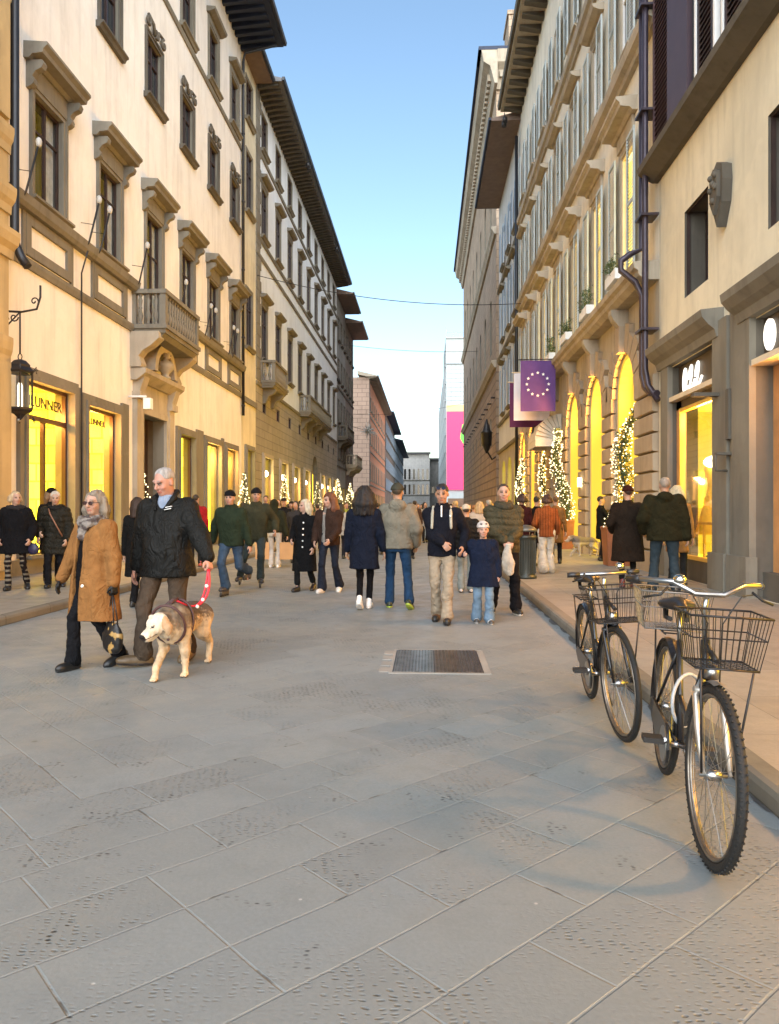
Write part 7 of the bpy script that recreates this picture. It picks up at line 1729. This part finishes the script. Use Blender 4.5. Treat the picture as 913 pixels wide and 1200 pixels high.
aw = thing('awning', 'cream domed awning over the arcade palace door', 'awning', tuple(FR(28, 3.9, 0))); m = MB(FR); N = 8
for i in range(N):
    a0, a1 = math.pi/2*i/N, math.pi/2*(i+1)/N
    P = lambda a, u: (u, 3.95+.95*math.sin(a), .05+.95*math.cos(a))
    m.face([P(a0, 27.0), P(a0, 29.0), P(a1, 28.9), P(a1, 27.1)], True)
    m.face([(27.0, 3.95, .05), P(a0, 27.0), P(a1, 27.1)]); m.face([(29.0, 3.95, .05), P(a0, 29.0), P(a1, 28.9)])
m.box(27.0, 29.0, 3.72, 3.95, .96, .99); m.box(26.99, 27.01, 3.72, 3.95, .05, .99); m.box(28.99, 29.01, 3.72, 3.95, .05, .99); m.build('canopy', AWN, aw)
m = MB(FR)
for u in (27.5, 27.7, 27.9): m.tube([(u, 4.25, 1.0), (u+.06, 4.55, .93)], .012, 5)
m.build('lettering', LETK, aw)
# street lantern on wrought bracket
lt = thing('hanging_lantern', 'large black wrought iron lantern hanging from a scrolled wall bracket', 'lantern', (-7.62, 14.1, 3.2)); lx, ly_ = -7.78, 14.02
m = MB(); m.tube([(-8.6, 5.27, ly_), (-7.75, 5.22, ly_), (-7.45, 5.27, ly_), (-7.38, 5.5, ly_), (-7.38, 5.72, ly_)], .022, 6)
for cx, cz, r, s in ((-7.5, 5.42, .08, 1), (-7.9, 5.12, .09, -1), (-8.1, 5.08, .1, 1)): m.tube([(cx+r*(1-k/16)*math.cos(k*.5*s), cz+r*(1-k/16)*math.sin(k*.5*s), ly_) for k in range(14)], .014, 5)
m.tube([(-8.2, 4.75, ly_), (-8.0, 5.0, ly_), (-7.8, 5.2, ly_)], .016, 5); m.build('bracket', IRON, lt)
m = MB(); m.tube([(lx, 5.2, ly_), (lx, 4.42, ly_)], .018, 6); m.tube([(lx+.04*math.cos(k*.628), 4.36+.06*math.sin(k*.628), ly_) for k in range(10)], .010, 5, closed=True); m.build('hanger', IRON, lt)
m = MB(); m.lathe((lx, 4.28, ly_), [(-.24, .26), (-.2, .28), (-.12, .2), (-.08, .2), (0, .12), (.03, .04)], 6); m.lathe((lx, 3.22, ly_), [(-.06, .03), (-.02, .06), (.04, .12), (.08, .2), (.12, .25), (.16, .25)], 6)
for k in range(6):
    a = math.pi/3*k; x1, y1 = lx+.245*math.cos(a), ly_+.245*math.sin(a); m.tube([(x1, 3.36, y1), (x1, 4.05, y1)], .016, 5); m.tube([(x1, 3.2, y1), (lx+.3*math.cos(a), 3.12, ly_+.3*math.sin(a))], .012, 5); m.tube([(x1+.0, 4.06, y1), (lx+.32*math.cos(a), 4.16, ly_+.32*math.sin(a)), (lx+.34*math.cos(a), 4.08, ly_+.34*math.sin(a))], .010, 5)
m.build('lantern_body', IRON, lt)
m = MB(); m.lathe((lx, 3.37, ly_), [(0, .225), (.67, .225)], 6); m.build('panes', GLASS, lt)
m = MB(); m.lathe((lx, 3.4, ly_), [(0, .05), (.4, .05), (.46, .03)], 8); m.build('candle_lamp', emit('lamp_pale', (1, .85, .6), 1.2), lt)
m = MB(); m.ball((lx, 3.14, ly_-.05), .035, 8, 6); m.build('finial', CHR, lt)
FH = simple('lamp_housing_white', (.42, .41, .38), .4)
for k, (u, t) in enumerate(((14.95, 'beside the nearest hooded window'), (17.75, 'just past the first hooded window'), (18.35, 'just before the second hooded window'), (20.85, 'between the second hooded window and the balcony'), (24.25, 'past the balcony, at its far rail'), (27.1, 'just past the fourth hooded window'), (27.7, 'just before the fifth hooded window'), (30.3, 'between the fifth and last hooded windows'), (30.9, 'just before the last hooded window'))):
    o = thing('floodlight', 'white headed floodlight on a slim black pole '+t, 'floodlight', tuple(FL(u, 7.6, .1)), 0, 'floodlights along the sill of the cream palace')
    m = MB(FL); m.tube([(u, 7.55, .1), (u, 7.75, .25), (u+.22, 8.75, .38)], .024, 6); m.tube([(u+.1, 8.2, .3), (u+.1, 8.25, 0)], .008, 5); m.build('pole', IRON, o)
    m = MB(FL); m.lathe((u+.23, 8.74, .39), [(0, .03), (.04, .055), (.12, .065), (.17, .05), (.2, .02)], 10); m.build('lamp_head', FH, o)
def wire(label, a, b, sag, r=.012):
    o = thing('overhead_wire', label, 'wire', a); m = MB(); A, B = Vector(a), Vector(b); P = []
    for k in range(25): t = k/24; p = A.lerp(B, t); P.append((p.x, p.z-sag*4*t*(1-t), p.y))
    m.tube(P, r, 5); m.build('cable', IRON, o)
wire('overhead wire sagging from the white palace to the arcade palace', (XL, 35.8, 12.75), (XR, 37.2, 11.6), .55, .018)
wire('thin far overhead wire high between the left houses and the rough stone palace', (XL, 70, 17), (XR, 72, 16.6), .3, .02)
wire('lowest far overhead wire beyond the grey balcony', (XL, 84, 12.2), (XR, 86, 13.8), .5, .02)
# star lamp over the side street
st = thing('star_ornament', 'spiky pale star ornament hanging past the last balcony on the left row', 'ornament', (-7.0, 82, 10)); m = MB(); rnd = random.Random(5)
for k in range(34):
    v = Vector((rnd.gauss(0, 1), rnd.gauss(0, 1), rnd.gauss(0, 1))).normalized()*rnd.uniform(.6, 1.3); m.tube([(-6.4, 10.1, 82), (-6.4+v.x, 10.1+v.z, 82+v.y)], [.07, .01], 5)
m.build('rays', FH, st); m = MB(); m.tube([(-8.2, 10.6, 82), (-6.4, 10.1, 82)], .03, 5); m.build('arm', IRON, st)
# roof floodlights
for k, (F, u, z, w, t) in enumerate(((FL, 44, 21.7, 1.3, 'near the middle of the bracketed cornice of the white palace'), (FL, 58, 21.7, 1.3, 'farther along the bracketed cornice of the white palace'), (FR, 25.5, 21.5, .5, 'under the cornice of the arcade palace'), (FR, 38.6, 21.6, .9, 'at the far end of the arcade palace cornice'), (FL, 66.6, 13.2, .4, 'on the far wall of the white palace'))):
    o = thing('spotlight', 'pair of small black spotlights '+t, 'spotlight', tuple(F(u, z, w)), 0, 'spotlights fixed under the cornices')
    for s in (-.22, .22): m = MB(F); m.lathe((u+s, z-.35, w), [(0, .13), (.25, .12), (.3, .03)], 10); m.tube([(u+s, z-.1, w), (u, z+.25, w)], .02, 5); m.build('lamp_head', IRON, o)
# small lit sconces on arcade pier and camera arm at the door
o = thing('wall_sconce', 'small glowing wall lamp on the pier between the second and third arches', 'wall lamp', tuple(FR(23.2, 2.3, .2))); m = MB(FR); m.box(23.15, 23.25, 2.15, 2.42, .13, .24); m.build('shade', emit('sconce', (1, .85, .5), 6), o)
o = thing('security_camera', 'white security camera on an arm beside the balcony door surround', 'camera', tuple(FL(20.7, 4.5, .2))); m = MB(FL); m.tube([(20.7, 4.55, 0), (20.7, 4.55, .5)], .03, 6); m.box(20.6, 20.8, 4.2, 4.5, .45, .65); m.build('housing', WHITEP, o)
# second dog by the arch
d2 = thing('dog', 'grey and white husky sitting by the arch step behind the wooden planter', 'dog', (*PT(684, 21.5), PVZ), R(-70)); D2, _, _, _ = dogf(hz=.56)
def p2(P, C): C[P[:, 2] > .44, :3] = (.16, .13, .11); C[(P[:, 1] < -.5), :3] = (.5, .4, .3)
D2.h = D2.h; smesh('body', D2, FURM, d2, .9, amp=.006, fr=70, col=(.5, .42, .33), paint=p2)
# ------------------------------------------------------------------ light
w = bpy.data.worlds.new('World'); SC.world = w; w.use_nodes = True; wn = w.node_tree; bgn = wn.nodes['Background']
sky = wn.nodes.new('ShaderNodeTexSky'); sky.sky_type = 'NISHITA'; sky.sun_disc = False; SUN_EL, SUN_ROT = R(12.0), R(176)
sky.sun_elevation = SUN_EL; sky.sun_rotation = SUN_ROT; sky.air_density = 1.0; sky.dust_density = 0.15; sky.ozone_density = 1.5; sky.altitude = 50
wn.links.new(sky.outputs[0], bgn.inputs[0]); bgn.inputs[1].default_value = 0.05
sl = bpy.data.lights.new('sun', 'SUN'); sl.energy = 2.0; sl.angle = R(120); sl.color = (.95, .975, 1); so = bpy.data.objects.new('sun', sl); COL.objects.link(so)
sd = Vector((math.sin(SUN_ROT)*math.cos(SUN_EL), math.cos(SUN_ROT)*math.cos(SUN_EL), math.sin(SUN_EL))); so.rotation_euler = sd.to_track_quat('Z', 'Y').to_euler()
def area(name, loc, target, sx, sy, e, col=(1, .40, .08)):
    l = bpy.data.lights.new(name, 'AREA'); l.shape = 'RECTANGLE'; l.size = sx; l.size_y = sy; l.energy = e*.38; l.color = col
    o = bpy.data.objects.new(name, l); COL.objects.link(o); o.location = loc; o.rotation_euler = (Vector(loc)-Vector(target)).to_track_quat('Z', 'Y').to_euler(); return o
# shop lights: strip lights inside the lit rooms and arches, shining out over the street
for u, wd in ((16.3, 1.6), (18.97, 1.5), (28.75, 1.5), (31.4, 1.2)): area('shop_light', FL(u, 3.55, -.45), FL(u, 2.2, 3.0), wd, .2, 90)
for k, c in enumerate(ca_):
    if k != 3: area('arch_light', FR(c, 4.3, -.4), FR(c-1.0, 4.2, 13), 1.0, .5, 125)
area('shop_light', FR(13.7, 3.2, -.3), FR(13.7, 2.2, 4), 1.5, .2, 130); area('shop_light', FR(9.3, 3.2, -.5), FR(9.3, 2.8, 6), 2.4, .3, 260)
area('shop_light', FR(1.4, 3.2, -.25), FR(2.2, 0.4, 3.8), .5, .5, 170)
for c in sc3: area('shop_light', FL(c, 3.5, .1), FL(c, 0, 3), .6, .3, 90)
vs = SC.view_settings; vs.view_transform = 'Standard'; vs.look = 'None'; vs.gamma = 1; vs.exposure = 2.65; vs.use_curve_mapping = False
SC.cycles.use_denoising = True; SC.cycles.max_bounces = 6; SC.cycles.diffuse_bounces = 3; SC.cycles.glossy_bounces = 3; SC.cycles.transparent_max_bounces = 8
SC.cycles.sample_clamp_indirect = 6
